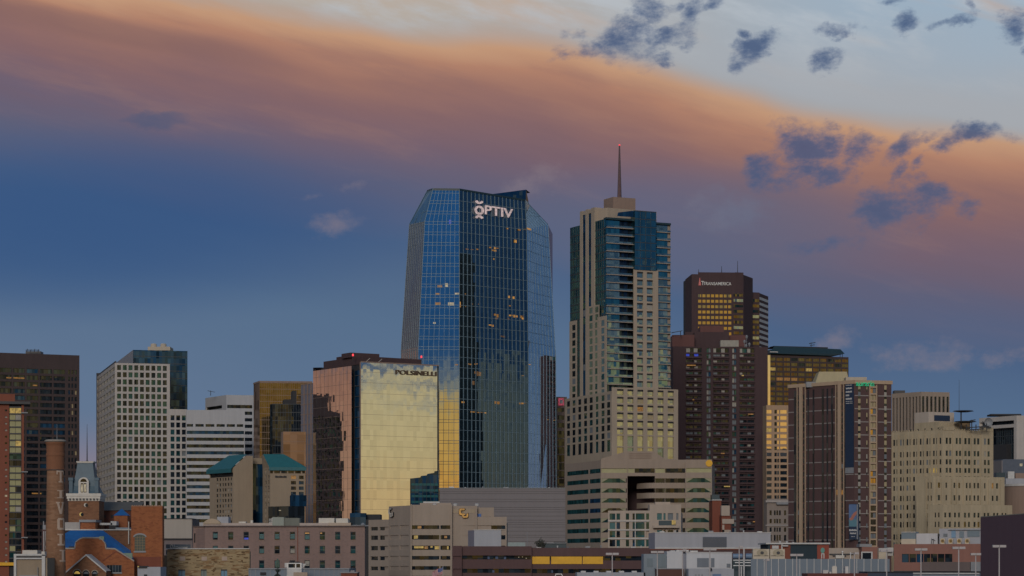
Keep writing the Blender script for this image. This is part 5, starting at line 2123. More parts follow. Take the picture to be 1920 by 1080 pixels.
wallpanel(o_, FC, D, 862, [(1228.6, 1246.5), (1247.3, 1284.5)], rowsO, lambda i, j: M_ylw if (i == 0 and j == 0) else (choose((M_ylw, .6), (G_dark, 1)) if i == 0 and j < 4 else G_dark), W_tan, win='ribbon_window')
wallpanel(o_, FD, D, 862.5, [(1286.3, 1334)], rowsO, lambda i, j: M_ylw if j == 0 else G_green, W_tan, win='ribbon_window')
F0 = fp(1176.5, D, 1228, D)
wallpanel(o_, F0, D, 862, [(1177, 1189.5), (1190.3, 1227.4)], rowsO[:1], lambda i, j: M_ylw if i == 0 else G_dark, W_tan, z0=zat(893.5, D), win='ribbon_window')
m = MB()
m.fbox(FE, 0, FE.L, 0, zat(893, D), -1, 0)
part(m, 'recess_wall', W_maroon, o_)  # recess walls and soffit coloured dark to stand for shade in the notch
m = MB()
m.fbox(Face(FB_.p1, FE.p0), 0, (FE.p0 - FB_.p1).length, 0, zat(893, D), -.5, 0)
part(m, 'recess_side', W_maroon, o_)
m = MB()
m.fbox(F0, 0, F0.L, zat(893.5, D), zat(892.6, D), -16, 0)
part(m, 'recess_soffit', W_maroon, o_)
m = MB()
# splayed sills of the bays: wedges painted like reflecting glass, so openings read as trapezoids
for F, (pa, pb) in ((FB_, (1127.5, 1175.5)), (FD, (1286.3, 1334))):
    for (a, b) in rowsO[1:]:
        u0, u1 = F.u(pa), F.u(pb)
        for (x0, x1) in ((u0, u0 + 2.3), (u1, u1 - 2.3)):
            q = [(x0, zat(b, D)), (x1, zat(a, D)), (x0, zat(a, D))] if x1 > x0 else [(x0, zat(b, D)), (x0, zat(a, D)), (x1, zat(a, D))]
            m.fpoly(F, q, -.35, -.12)
part(m, 'bay_reveal', plain('pale_painted_reflection', (.27, .255, .16, 1), .4), o_)
for k_ in range(1, 8):
    m = MB()
    zt_, zb_ = zat(886.6 + 18.65 * k_, D), zat(896.8 + 18.65 * k_, D)
    n = 6
    u0 = F0.u(1196)
    for i in range(n):
        a0, a1 = i / n, (i + 1) / n
        f0 = Face(F0.pt(u0 + (F0.L - u0) * a0, 0, -7 * (1 - a0) ** 2)[:2], F0.pt(u0 + (F0.L - u0) * a1, 0, -7 * (1 - a1) ** 2)[:2])
        m.fbox(f0, 0, f0.L, zb_, zt_, -1.2, 0, ends=(i == 0, False))
    part(m, 'curved_balcony', W_tan, o_)
slab(o_, [(1060.4, 791), (1126.5, 760.6), (1176, 760.6), (1172, 779.5), (1224.5, 779.5), (1228, 760.6), (1285.3, 760.6), (1285.6, 757.6), (1334.5, 757.6), (1340, 800), (1060.4, 830)], 863, D, W_tan)
m = MB()
F = fp(1122, D, 1286, D)
m.fpoly(F, [(F.u(1127), zat(862, D)), (F.u(1247), zat(862, D)), (F.u(1247), zat(860.5, D)), (F.u(1226), zat(846, D)), (F.u(1175), zat(846, D)), (F.u(1127), zat(860, D))], -14, -.6)
part(m, 'pitched_roof', W_tan, o_)
m = MB()
for k_ in range(3):
    m.fbox(F, F.u(1180), F.u(1222), zat(850 + k_ * 4, D) - .12, zat(850 + k_ * 4, D), -.6, -.4)
part(m, 'roof_louvre', W_rose, o_)
m = MB()
q = FD.pt(FD.u(1329.5), zat(870, D), .1)
m.fpoly(FD, [(FD.u(1329.5) + 1.05 * cos(2 * pi * k_ / 16), zat(869.5, D) + 1.05 * sin(2 * pi * k_ / 16)) for k_ in range(16)], 0, .3)
part(m, 'round_sign', M_yellow, o_)
for pa in (1068, 1082, 1093):
    m = MB()
    for a, b in rowsO[1:4:1]:
        pass

# ------------------------------------------------------------------ light stucco apartments
D = 700
p_ = empty('apartment_building', (*at(1208, 712), 0), 'small light stucco apartment building with teal windows and a corner terrace', 'building')
FA, FB_ = fp(1140, D, 1218, D - 2), fp(1218, D - 2, 1277, D - 2)
rowsP = [(962.8, 974.5), (979.2, 992), (995.8, 1007.5), (1012.2, 1024.6)]
colsP = [(1143, 1153.5), (1156, 1162.5), (1173.5, 1179.5), (1186, 1190.5), (1192, 1208.5), (1211.5, 1217)]


def papick(i, j):
    if i == 4:
        return choose((G_teal, 3), (G_green, 1))
    if (i + j) % 4 == 3:
        return None if i == 5 else G_dark
    return choose((G_green, 1.5), (G_navy, 1), (G_teal, 1), (M_tealglass, .4))


wallpanel(p_, FA, D, 957.5, colsP, rowsP, papick, W_apt, depth=.35)
m = MB()
for y in (977, 993.8, 1010):
    m.fbox(FA, 0, FA.L, zat(y + .8, D), zat(y - .8, D), 0, .25)
m.fbox(FA, FA.u(1190.5), FA.u(1191.6), zat(1025, D), zat(962, D), 0, .12)
part(m, 'floor_band', M_pale, p_)
wallpanel(p_, FB_, D, 946, [(1232, 1241), (1244, 1248), (1252, 1262), (1268, 1272)], [(962.5, 975), (994, 1001)], lambda i, j: choose((G_dark, 1), (M_curtain, 1), (M_tealglass, .7)), W_apt, depth=.35)
m = MB()
m.fbox(FB_, FB_.u(1224), FB_.u(1273), zat(990, D), zat(985.5, D), 0, 1.6)
bl = part(m, 'terrace', W_apt, p_)
m = MB()
m.fbox(FB_, FB_.u(1234.5), FB_.u(1266), zat(985.5, D), zat(976.5, D), 1.4, 1.5, back=True)
part(m, 'railing', M_darkteal, bl)
m = MB()
m.fbox(FB_, FB_.u(1259), FB_.u(1266), zat(984, D), zat(976, D), 1.52, 1.6)
part(m, 'yellow_screen', L_yellow, bl)
slab(p_, [(1140.2, D + .5), (1218, D - 1.5), (1276.8, D - 1.5), (1280, D + 18), (1142, D + 22)], 957.5, D, W_apt)
m = MB()
m.fbox(FB_, .0, FB_.L, zat(957.4, D), zat(946, D), -9, -.36)
m.fbox(FB_, FB_.u(1230), FB_.u(1258), zat(946, D), zat(941, D), -8, -3)
part(m, 'upper_storey', W_apt, p_)
m = MB()
for px_ in (1226, 1231, 1238, 1244, 1250, 1256):
    m.fbox(FB_, FB_.u(px_), FB_.u(px_ + 3), zat(954, D), zat(949, D), -.34, -.2)
part(m, 'clutter', M_grey, p_)

# ------------------------------------------------------------------ university office with gold emblem
D = 655
c_ = empty('university_building', (*at(820, 670), 0), 'stepped beige office building with open dark floors and a gold interlocked letter emblem', 'building')
F1, F2, F3, F4 = fp(691, 676, 729, 668), fp(729, 668, 769.8, D), fp(769.8, D, 848, D), fp(848, D + 1, 950, D + 1)
rowsC = [(985, 992), (1003.3, 1011.5), (1023, 1031), (1042.5, 1049.5), (1061.5, 1068.5), (1080, 1087)]


def cup(i, j):
    return G_dark


W_uni = wall('beige_precast', (.38, .31, .255, 1), .10)
wallpanel(c_, F1, 672, 974.5, [(694.6, 708.6), (711.4, 727.8)], [(988, 994.5)] + [(a + .8, b + .8) for a, b in rowsC[1:]], cup, W_uni, win='floor_opening')
wallpanel(c_, F2, 660, 949.5, [(730.6, 747.2), (749.6, 766.4)], rowsC, lambda i, j: choose((G_dark, 3), (M_curtain, .3)), W_uni, win='floor_opening')
wallpanel(c_, F3, D, 946.5, [(772, 823.6), (826, 844.2)], rowsC, cup, W_uni, win='floor_opening')
wallpanel(c_, F4, D, 969, [(849, 893.5), (895, 947.5)], rowsC, cup, W_uni, win='floor_opening')
m = MB()
m.fbox(F4, 0, F4.u(893), zat(969, D), zat(948.5, D), -.4, 0)
m.fbox(F4, F4.u(893), F4.u(926), zat(969, D), zat(951, D), -6, -2)
part(m, 'upper_wall', W_uni, c_)
m = MB()
m.fbox(F4, F4.u(849.5), F4.u(890.5), zat(962, D), zat(954.5, D), 0, .08)
part(m, 'sign_panel', wall('cream_panel', (.42, .34, .25, 1), .05), c_)
m = MB()
for F_, pa in ((F3, 769.8), (F3, 845.2), (F4, 892)):
    m.fbox(F_, max(F_.u(pa), 0), F_.u(pa + 2.6), 0, zat(945.5 if pa < 890 else 948, D), 0, .5)
part(m, 'pilaster', W_uni, c_)
slab(c_, [(691.3, 677), (729, 668.5), (769.8, D + .5), (949.8, D + 1.5), (952, D + 30), (694, D + 45)], 975, D, W_uni)
m = MB()
m.prism([at(729.3, 668.6), at(769.8, D + .5), at(848, D + .5), at(848, D + 25), at(732, D + 30)], zat(980, D), zat(947.5, D))
m.prism([at(848, D + 1.6), at(892.5, D + 1.6), at(893, D + 25), at(848, D + 25)], zat(980, D), zat(949, D))
part(m, 'upper_roof', W_uni, c_)
m = MB()
m.fbox(F3, F3.u(786), F3.u(845), zat(947, D), zat(942.3, D), -14, -5)
part(m, 'penthouse', W_uni, c_)
m = MB()
m.fbox(F3, F3.u(792), F3.u(823), zat(942, D), zat(939.3, D), -12, -6)
for pa in (814, 853, 894):
    q = F3.pt(F3.u(pa), 0, -4)
    m.lathe((q.x, q.y), [(.5, zat(948, D)), (.6, zat(944.5, D)), (.3, zat(943.4, D))], 8)
part(m, 'rooftop_plant', M_pale, c_)
# lit spots inside the open floors
for (F_, xa, xb, ya, yb, mt) in ((F3, 776, 783.5, 1004, 1010, L_yellow), (F3, 833, 838, 1004.5, 1009, L_amber), (F3, 776.5, 794, 1024, 1028, L_yellow), (F3, 796, 802, 1024, 1029, L_amber), (F3, 807, 811, 1023.6, 1027, L_yellow),
                                 (F3, 815, 824, 1024, 1030, L_yellow), (F3, 838, 841, 1024, 1030, L_yellow), (F4, 855, 863, 1022.5, 1027.5, L_yellow), (F4, 884, 890, 986, 992, L_amber), (F2, 760, 763, 1005, 1009, L_yellow), (F2, 752, 758, 1006, 1008.5, L_amber), (F4, 875, 879, 1008, 1012, L_yellow), (F3, 783, 790, 986, 991, L_amber)):
    m = MB()
    m.fbox(F_, F_.u(xa), F_.u(xb), zat(yb, D), zat(ya, D), -.32, -.26)
    part(m, 'lit_window', mt, c_)


def emblem(F_, pxc, pyc, w, h, d, root, mats, Dd):
    """two interlocked block letters"""
    k_ = Dd / FPX
    uc, zc = F_.u(pxc), zat(pyc, Dd)
    sc = (F_.u(pxc + 1) - F_.u(pxc - 1)) / 2

    def loop(cx, cy, rx, ry, a0, a1, th_, dd, m_):
        n = 18
        pr = []
        for i in range(n + 1):
            a_ = radians(a0 + (a1 - a0) * i / n)
            e = .55
            sx_ = (abs(cos(a_)) ** e) * (1 if cos(a_) >= 0 else -1)
            sy_ = (abs(sin(a_)) ** e) * (1 if sin(a_) >= 0 else -1)
            pr.append((cx + rx * sx_, cy + ry * sy_, cx + (rx - th_) * sx_, cy + (ry - th_) * sy_))
        for (x1, y1, x2, y2), (x3, y3, x4, y4) in zip(pr, pr[1:]):
            m_.fpoly(F_, [(uc + x2 * sc, zc - y2 * k_), (uc + x1 * sc, zc - y1 * k_), (uc + x3 * sc, zc - y3 * k_), (uc + x4 * sc, zc - y4 * k_)][::-1], d, d + dd)
    mb_ = MB()
    loop(-w * .14, -h * .13, w * .40, h * .37, 35, 325, w * .30, .30, mb_)
    loop(w * .16, h * .15, w * .36, h * .36, -18, 198, w * .27, .36, mb_)
    o1 = part(mb_, 'emblem_outline', mats[1], root)
    mb_ = MB()
    loop(-w * .14, -h * .13, w * .36, h * .33, 40, 320, w * .20, .42, mb_)
    loop(w * .16, h * .15, w * .32, h * .32, -14, 194, w * .17, .48, mb_)
    return part(mb_, 'emblem', mats[0], root)


emblem(F4, 869.5, 962, 17.5, 19, .1, c_, (glow('gold_emblem', (.95, .46, .05, 1), .42), M_dark), D)
emblem(F2, 735.2, 961, 8, 17, .1, c_, (M_offwhite, M_dark), 665)
m = MB()
m.fbox(F4, F4.u(895), F4.u(902), zat(969, D), zat(963, D), -2, -1.8)
part(m, 'blue_sign', plain('blue_sign_panel', (.06, .16, .45, 1), .5), c_)
letters('at Aurora'[:2] + ' . ..', F4, F4.u(905), F4.u(920), zat(970.5, D), zat(968.5, D), -1.95, .1, M_dark, c_) if False else None
m = MB()
for k_, px_ in enumerate((905, 908.5, 912, 916, 918.5)):
    m.fbox(F4, F4.u(px_), F4.u(px_ + 2), zat(970, D), zat(968.4, D), -1.99, -1.85)
part(m, 'sign_lettering', M_dark, c_)

# pale plant boxes on the garage side
e, F = block('rooftop_plant_box', 'plain pale blue-grey box standing behind the plum garage wall', 'plant box', 889, 939.5, 994, 590, 10, W_lightmetal)
m = MB()
F_ = fp(877.5, 596, 889, 590)
m.fbox(F_, 0, F_.L, 0, zat(994.5, 592), -8, 0, ends=(True, False))
part(m, 'side_panel', wall('mauve_metal', (.30, .28, .33, 1), .05), e)
m = MB()
m.fbox(F, -.1, F.L + .1, zat(994, 590), zat(993, 590), -10, .1)
part(m, 'coping', M_pale, e)

# ------------------------------------------------------------------ plum brick parking garage
D = 560
n_ = empty('parking_garage', (*at(1030, 575), 0), 'long plum brown brick parking garage with dark open decks and a yellow panel', 'garage')
FA, FB_, FC = fp(848, D, 866, D), fp(866, D + 1, 997, D + 1), fp(997, D + 2, 1218, D + 2)
wallpanel(n_, FA, D, 1023.5, [(850, 865)], [(1042.5, 1049), (1066.5, 1074)], lambda i, j: W_garage, W_garage, win='deck_opening')
wallpanel(n_, FB_, D, 1024.2, [(866.5, 996)], [(1041.5, 1048.8), (1066.5, 1074.2)], lambda i, j: G_dark, W_garage, win='deck_opening', depth=.8)
wallpanel(n_, FC, D, 1027, [(997.5, 1212)], [(1042.8, 1051), (1067, 1075)], lambda i, j: G_dark, W_garage, win='deck_opening', depth=.8)
FC_g = FC
slab(n_, [(848.5, D + 2.2), (1217, D + 4), (1220, D + 60), (850, D + 60)], 1027, D, M_dark, 'deck')
for (pa, pb) in ((997.5, 1030.5), (1033.5, 1091), (1092.5, 1130.5)):
    m = MB()
    m.fbox(FC, FC.u(pa), FC.u(pb), zat(1057.5, D), zat(1043.5, D), 0, .12)
    part(m, 'yellow_panel', M_yellow, n_)
for (F_, pa, py) in ((FB_, 979, 1043.5), (FB_, 986, 1046), (FB_, 972, 1044)):
    m = MB()
    m.fbox(F_, F_.u(pa), F_.u(pa + 1.4), zat(py + 1.3, D), zat(py, D), -.7, -.6)
    part(m, 'deck_light', L_pale, n_)
for (pa, pb, py) in ((914, 918, 1043.5), (929, 934, 1043.5), (945, 949, 1044), (923, 927, 1069), (1034, 1037, 1069.5)):
    m = MB()
    m.fbox(FB_ if pa < 997 else FC, (FB_ if pa < 997 else FC).u(pa), (FB_ if pa < 997 else FC).u(pb), zat(py + 4.6, D), zat(py, D), -.7, -.55)
    part(m, 'deck_sign', plain('dim_blue', (.06, .10, .20, 1), .6) if 'dim_blue' not in MATS else MATS['dim_blue'], n_)
# white low structure on its right part and a parapet of the roof in front
e, F = block('white_canopy', 'long low pale roof canopy before the garage with the yellow panels', 'canopy', 1082, 1210, 1073.5, 500, 14, W_lightmetal, base=0)
m = MB()
for k_ in range(5):
    m.fbox(F, F.u(1090 + 24 * k_), F.u(1099 + 24 * k_), zat(1073.5, 500), zat(1070.5, 500), -6, -2)
part(m, 'roof_vent', M_pale, e)
m = MB()
F = fp(1040, 505, 1056, 505)
m.fpoly(F, [(F.u(1040), zat(1083, 505)), (F.u(1041.2), zat(1083, 505)), (F.u(1042.6), zat(1077, 505)), (F.u(1052), zat(1077, 505)), (F.u(1056), zat(1083, 505)), (F.u(1057.2), zat(1083, 505)), (F.u(1053), zat(1075.6, 505)), (F.u(1041.8), zat(1075.6, 505))], -.3, 0)
fr = empty('arched_frame', (*at(1048, 505), 0), 'white arched metal frame poking up below the garage', 'frame')
part(m, 'arch', M_white, fr)
m = MB()
for pa in (1040.6, 1056.6):
    q = at(pa, 505.1)
    m.tube((q.x, q.y, 0), (q.x, q.y, zat(1083, 505)), .07, .07, 6)
part(m, 'post', M_white, fr)

# small tree and teal shed by the garage top
tr = empty('tree', (*at(1014, 640), 0), 'small dark leafy tree rising behind the garage parapet', 'tree')
c = at(1014, 640)
m = MB()
m.tube((c.x, c.y, 0), (c.x, c.y, zat(1022, 640)), .28, .14, 8)
for k_ in range(7):
    a_ = k_ * 2.4
    m.tube((c.x, c.y, zat(1032, 640) + k_ * .25), (c.x + 1.2 * cos(a_), c.y + 1.2 * sin(a_), zat(1024, 640) + k_ * .3), .08, .04, 5)
part(m, 'trunk', plain('bark', (.09, .065, .05, 1), .9), tr)
m = MB()
for k_ in range(900):
    v = Vector((rng.gauss(0, 1), rng.gauss(0, 1), rng.gauss(0, 1)))
    v = v.normalized() * (rng.random() ** .4)
    lump = 1 + .35 * sin(3 * v.x + 1) * cos(4 * v.z + 2)
    p0_ = Vector((c.x + v.x * 1.3 * lump, c.y + v.y * 1.3 * lump, zat(1021.5, 640) + v.z * 1.45 * lump))
    d1_ = Vector((rng.uniform(-1, 1), rng.uniform(-1, 1), rng.uniform(-1, 1))).normalized() * .17
    d2_ = d1_.cross(Vector((rng.uniform(-1, 1), rng.uniform(-1, 1), rng.uniform(-1, 1)))).normalized() * .11
    m.poly([p0_ - d1_, p0_ + d2_, p0_ + d1_, p0_ - d2_])
part(m, 'crown', plain('grey_green_leaf', (.075, .08, .065, 1), .9), tr)
e, F = block('service_shed', 'dark glazed service shed at the foot of the grey hall', 'shed', 1020, 1062, 1019, 650, 6, M_darkteal)
m = MB()
m.fbox(F, 0, F.L, zat(1019, 650), zat(1017.4, 650), -6, .4)
part(m, 'roof_edge', M_grey, e)
e, F = block('service_shed', 'low pale shed with a thin mast beside it behind the garage', 'shed', 952, 985, 1017, 640, 6, plain('pale_teal_paint', (.30, .36, .36, 1), .6))
m = MB()
q = at(988.5, 639)
m.tube((q.x, q.y, 0), (q.x, q.y, zat(997, 639)), .10, .07, 6)
part(m, 'mast', M_grey, e)

# ------------------------------------------------------------------ flag
fl_ = empty('flag', (*at(830, 540), 0), 'red white and blue striped flag with a starred canton on a pole', 'flag')
c = at(830.5, 540)
m = MB()
m.tube((c.x, c.y, 0), (c.x, c.y, zat(1061, 540)), .06, .04, 8)
part(m, 'pole', M_pale, fl_)
fr_, fw_, fb_ = plain('flag_red', (.42, .04, .06, 1), .8), plain('flag_white', (.55, .52, .52, 1), .8), plain('flag_blue', (.03, .08, .28, 1), .8)
m = MB()
nx, ny = 16, 13
Lf, Hf = 2.6, 1.45


def flagpt(i, j):
    s_, t_ = i / nx, j / ny
    x = c.x - .05 - s_ * Lf * .88
    z = zat(1063, 540) - t_ * Hf - s_ * 1.05 - .10 * sin(s_ * 9)
    return Vector((x, c.y + .22 * sin(s_ * 8 + t_), z))


for i in range(nx):
    for j in range(ny):
        mi = 2 if (i < nx * .4 and j < 7) else (0 if j % 2 == 0 else 1)
        m.poly([flagpt(i + 1, j + 1), flagpt(i, j + 1), flagpt(i, j), flagpt(i + 1, j)], None, mi)
part(m, 'cloth', [fr_, fw_, fb_], fl_)
m = MB()
for i in range(5):
    for j in range(4):
        p = flagpt(.8 + i * 1.15, 1 + j * 1.5) - Vector((0, .03, 0))
        m.poly([p + Vector((.05, 0, 0)), p + Vector((0, 0, .05)), p + Vector((-.05, 0, 0)), p + Vector((0, 0, -.05))])
part(m, 'stars', fw_, fl_)

# ------------------------------------------------------------------ pinkish brown brick building
D = 600
b_ = empty('brick_building', (*at(525, 615), 0), 'long pinkish brown brick building with three rows of double hung windows', 'building')
FA, FB_ = fp(362, D + 4, 384.5, D + 4), fp(384.5, D, 684, D)
rowsJ = [(997, 1012), (1023.3, 1038), (1050.5, 1065.2)]
colsJ = [(398.8, 408.6), (427.6, 437.6), (456.6, 466.6), (485.6, 495.6), (514.6, 524.6), (543.4, 553.4), (571, 581), (599.4, 609.6), (628.2, 638.2), (657, 667)]


def jw(i, j):
    return G_dark


TJ = wallpanel(b_, FB_, D, 986.5, colsJ, rowsJ, lambda i, j: None, W_pink, depth=.35)
wallpanel(b_, FA, D + 4, 986.5, [(364, 373.5)], [(1000, 1017.5)], lambda i, j: G_green, W_pink, depth=.35)
for j, (ya, yb) in enumerate(rowsJ):
    for i, (pa, pb) in enumerate(colsJ):
        if j == 2 and i < 3:
            continue
        u0, u1, z0_, z1_ = FB_.u(pa), FB_.u(pb), zat(yb, D), zat(ya, D)
        m = MB()
        m.fbox(FB_, u0, u1, z0_, z1_, -.35, -.30)
        wd = part(m, 'window', G_dark, b_)
        m = MB()
        zm = z0_ + (z1_ - z0_) * .5
        for (a0, a1, c0, c1) in ((u0, u0 + .1, z0_, z1_), (u1 - .1, u1, z0_, z1_), (u0 + .1, u1 - .1, z1_ - .14, z1_), (u0 + .1, u1 - .1, zm - .06, zm + .06)):
            m.fbox(FB_, a0, a1, c0, c1, -.30, -.22)
        part(m, 'frame', M_mulld, wd)
        m = MB()
        m.fbox(FB_, u0 - .08, u1 + .08, z0_ - .22, z0_, -.1, .1)
        part(m, 'sill', W_rose, wd)
        mt = choose((M_tealglass, 1.2), (G_green, 2), (M_blind, .35), (None, 1.2))
        if mt is not None:
            lo, hi = rng.choice(((.12, .72), (.25, .78), (.08, .62), (.3, .9)))
            m = MB()
            m.fbox(FB_, u0 + .14, u1 - .14, z0_ + (z1_ - z0_) * lo, z0_ + (z1_ - z0_) * hi, -.30, -.26)
            part(m, 'blind', mt, wd)
        if (i, j) in ((6, 0), (7, 0)):
            m = MB()
            m.fbox(FB_, u0 + .14, u1 - .14 - (.6 if i == 7 else 0), z1_ - .5, z1_ - .2, -.26, -.22)
            part(m, 'lit_ceiling', L_warm, wd)
        if (i, j) == (2, 0):
            m = MB()
            m.fbox(FB_, u0 + .14, u1 - .14, z0_ + .05, z0_ + .5, -.26, -.22)
            part(m, 'blue_glow', L_blue, wd)
slab(b_, [(362.3, D + 5), (384.5, D + .6), (683.7, D + .6), (686, D + 24), (362.3, D + 26)], 987, D, W_pink)
m = MB()
m.fbox(FB_, 0, FB_.L, zat(988, D), zat(985.6, D), 0, .25)
m.fbox(FA, 0, FA.L, zat(988, D), zat(985.6, D), 0, .25)
part(m, 'cornice', wall('dark_trim', (.12, .09, .085, 1), .08), b_)
m = MB()
m.fbox(FB_, FB_.u(379), FB_.u(657), zat(985.6, D), zat(980.5, D), -8, -1.5)
part(m, 'roof_parapet', wall('blush_trim', (.50, .42, .38, 1), .08), b_)
m = MB()
m.fbox(FB_, FB_.u(557.6), FB_.u(558.8), 0, zat(988, D), 0, .14)
part(m, 'downpipe', W_red, b_)
rb_ = [('long low tan roof dome with curved ends', 379, 412, 981, 0)]
m = MB()
F = FB_
n = 14
pr = [(F.u(380) + (F.u(413) - F.u(380)) * k_ / n, zat(981, D) + 1.15 * sin(pi * k_ / n) ** .7) for k_ in range(n + 1)]
m.fpoly(F, [(F.u(413), zat(982, D)), *pr[::-1], (F.u(380), zat(982, D))][::-1] if False else [(F.u(380), zat(982, D)), (F.u(413), zat(982, D))] + pr[::-1], -7, -1.2)
part(m, 'roof_dome', wall('sand_render', (.48, .38, .28, 1), .1), b_)
for (nm, pa, pb, yt, yb, dd, mt) in (('rooftop_plant', 404.5, 425.5, 968.5, 985, (-8, -3), W_lightmetal), ('rooftop_plant', 445, 458, 977.5, 985, (-6, -3), M_offwhite), ('rooftop_plant', 467, 471, 975, 985, (-5, -3.4), M_offwhite),
                                     ('rooftop_plant', 510, 531.5, 969.5, 987, (-6, -1.1), wall('grey_green_metal', (.34, .37, .33, 1), .06)), ('rooftop_louvre', 531.8, 560.5, 971, 986, (-6, -1.4), wall('dim_green_metal', (.20, .21, .185, 1), .06)),
                                     ('rooftop_plant', 596, 625.5, 971, 986, (-8, -2.5), M_offwhite), ('rooftop_plant', 628.5, 651, 971.5, 986, (-8, -2.5), M_offwhite), ('rooftop_plant', 615, 657, 980, 987, (-8, -1.3), wall('peach_render', (.52, .42, .34, 1), .08))):
    m = MB()
    m.fbox(F, F.u(pa), F.u(pb), zat(yb, D), zat(yt, D), dd[0], dd[1])
    part(m, nm, mt, b_)
m = MB()
for k_ in range(5):
    m.fbox(F, F.u(503), F.u(509.6), zat(974 + k_ * 3.2, D), zat(972.6 + k_ * 3.2, D), -4, -1.4)
m.fbox(F, F.u(508), F.u(509.8), zat(986, D), zat(971, D), -4, -1.6)
part(m, 'louvre_blade', M_pale, b_)
m = MB()
m.tube(F.pt(F.u(657), zat(985, D), -2), F.pt(F.u(690), zat(985.5, D), -2), .16, .16, 6)
q = F.pt(F.u(679.5), zat(984, D), -2)
m.lathe((q.x, q.y), [(.5, q.z - .5), (.6, q.z + .1), (.2, q.z + .5)], 8)
part(m, 'roof_pipe', M_grey, b_)
# dark gap and low dark roof right of it
e, F = block('dark_rooftop_block', 'low black roof block squeezed between the brick building and the mirror tower', 'roof block', 636, 716, 974, 690, 20, M_dark)
m = MB()
m.fbox(F, F.u(660), F.u(712), zat(974, 690), zat(964, 690), -12, -3)
part(m, 'upper_deck', M_dark, e)
m = MB()
m.fbox(F, F.u(656), F.u(686), zat(988, 690), zat(962, 690), -3, .4)
part(m, 'glass_front', G_navy, e)

# ------------------------------------------------------------------ pale panel building with white lettering
h_ = empty('panel_building', (*at(326, 640), 0), 'building topped by one big pale panel above a mauve wall', 'building')
D = 640
F = fp(303, D, 361, D)
m = MB()
m.fbox(F, 0, F.L, 0, zat(972.5, D), -14, 0)
part(m, 'wall', wall('mauve_grey_brick', (.20, .165, .165, 1), .10), h_)
m = MB()
m.fbox(F, F.u(305), F.u(360), zat(1009.5, D), zat(973.5, D), 0, .3)
part(m, 'pale_panel', wall('warm_grey_panel', (.40, .36, .32, 1), .06), h_)
m = MB()
m.fbox(F, 0, F.L, zat(1012, D), zat(1010, D), 0, .4)
m.fbox(F, 0, F.L, zat(973.4, D), zat(972, D), -14, .4)
part(m, 'edge_trim', M_dark, h_)

# ------------------------------------------------------------------ rubble stone building
D = 520
s_ = empty('stone_building', (*at(386, 530), 0), 'tan rubble stone building with three pale square plaques and pale blue windows', 'building')
F = fp(313.5, D, 468, D)
TT = wallpanel(s_, F, D, 1029, [(334, 347.2), (376.5, 387.5), (414, 426)], [(1067.5, 1092)], lambda i, j: None, W_rubble, depth=.4)
for i, (pa, pb) in enumerate(((334, 347.2), (376.5, 387.5), (414, 426))):
    u0, u1 = F.u(pa), F.u(pb)
    m = MB()
    m.fbox(F, u0, u1, zat(1092, D), zat(1067.5, D), -.4, -.34)
    wd = part(m, 'window', plain('pale_blue_blind_%d' % i, ((.10, .22, .32, 1), (.14, .19, .19, 1), (.10, .25, .38, 1))[i], .4), s_)
    m = MB()
    m.fbox(F, u0, u1, zat(1069.6, D), zat(1067.5, D), -.34, -.1)
    m.fbox(F, (u0 + u1) / 2 - .05, (u0 + u1) / 2 + .05, zat(1092, D), zat(1069.6, D), -.34, -.28)
    part(m, 'frame', M_darkmetal, wd)
    m = MB()
    c0 = (337, 378, 416)[i]
    m.fbox(F, F.u(c0), F.u(c0 + 10), zat(1051.2, D), zat(1043.5, D), 0, .08)
    part(m, 'plaque', wall('pink_sandstone_%d' % i, (.46, .36, .30, 1), .06), s_)
m = MB()
m.fbox(F, -.3, F.L, zat(1029.6, D), zat(1028, D), -.5, .2)
part(m, 'coping', M_pale, s_)
# ragged stones standing proud of the face
stones = [[], [], []]
for k_ in range(330):
    u = rng.uniform(.2, F.L - .8)
    z = rng.uniform(zat(1088, D), zat(1031, D))
    w_, h__ = rng.uniform(.25, .9), rng.uniform(.10, .24)
    if any(abs(u + w_ / 2 - F.u((pa + pb) / 2)) < 1.3 and z < zat(1064, D) for pa, pb in ((334, 347), (376, 388), (414, 426))):
        continue
    if any(abs(u + w_ / 2 - F.u(cc + 5)) < 1.1 and zat(1054, D) < z < zat(1041, D) for cc in (337, 378, 416)):
        continue
    stones[rng.choice((0, 0, 1, 1, 2))].append((u, z, w_, h__))
m = MB()
for k_, L_ in enumerate(stones):
    for (u, z, w_, h__) in L_:
        m.fbox(F, u, u + w_, z, z + h__, 0, rng.uniform(.03, .10), mi=k_)
part(m, 'stone_relief', [W_rubble, wall('dark_rubble', (.15, .095, .05, 1), .2), wall('light_rubble', (.44, .33, .20, 1), .1)], s_)
slab(s_, [(313.7, D + .5), (467.8, D + .5), (470, D + 16), (315, D + 16)], 1029, D, W_rubble)
F0 = fp(303.5, D + 2, 313.4, D + .5)
m = MB()
m.fbox(F0, 0, F0.L, 0, zat(1041, D), -10, 0)
part(m, 'side_wing', W_tan2, s_)
m = MB()
m.fbox(F0, 0, F0.L, zat(1029, D), zat(1020.5, D), -6, -1)
m.fbox(F0, 0, F0.L, zat(1040, D), zat(1031, D), -6, -1)
part(m, 'rooftop_plant', M_curtain, s_)
Fl = fp(313.5, D + 1.2, 370, D + 1.2)
letters('CU', Fl, Fl.u(319), Fl.u(327.5), zat(1028, D), zat(1021, D), 0, .15, M_offwhite, s_)
letters('Denver', Fl, Fl.u(329.5), Fl.u(352.5), zat(1028, D), zat(1024, D), 0, .15, M_offwhite, s_)

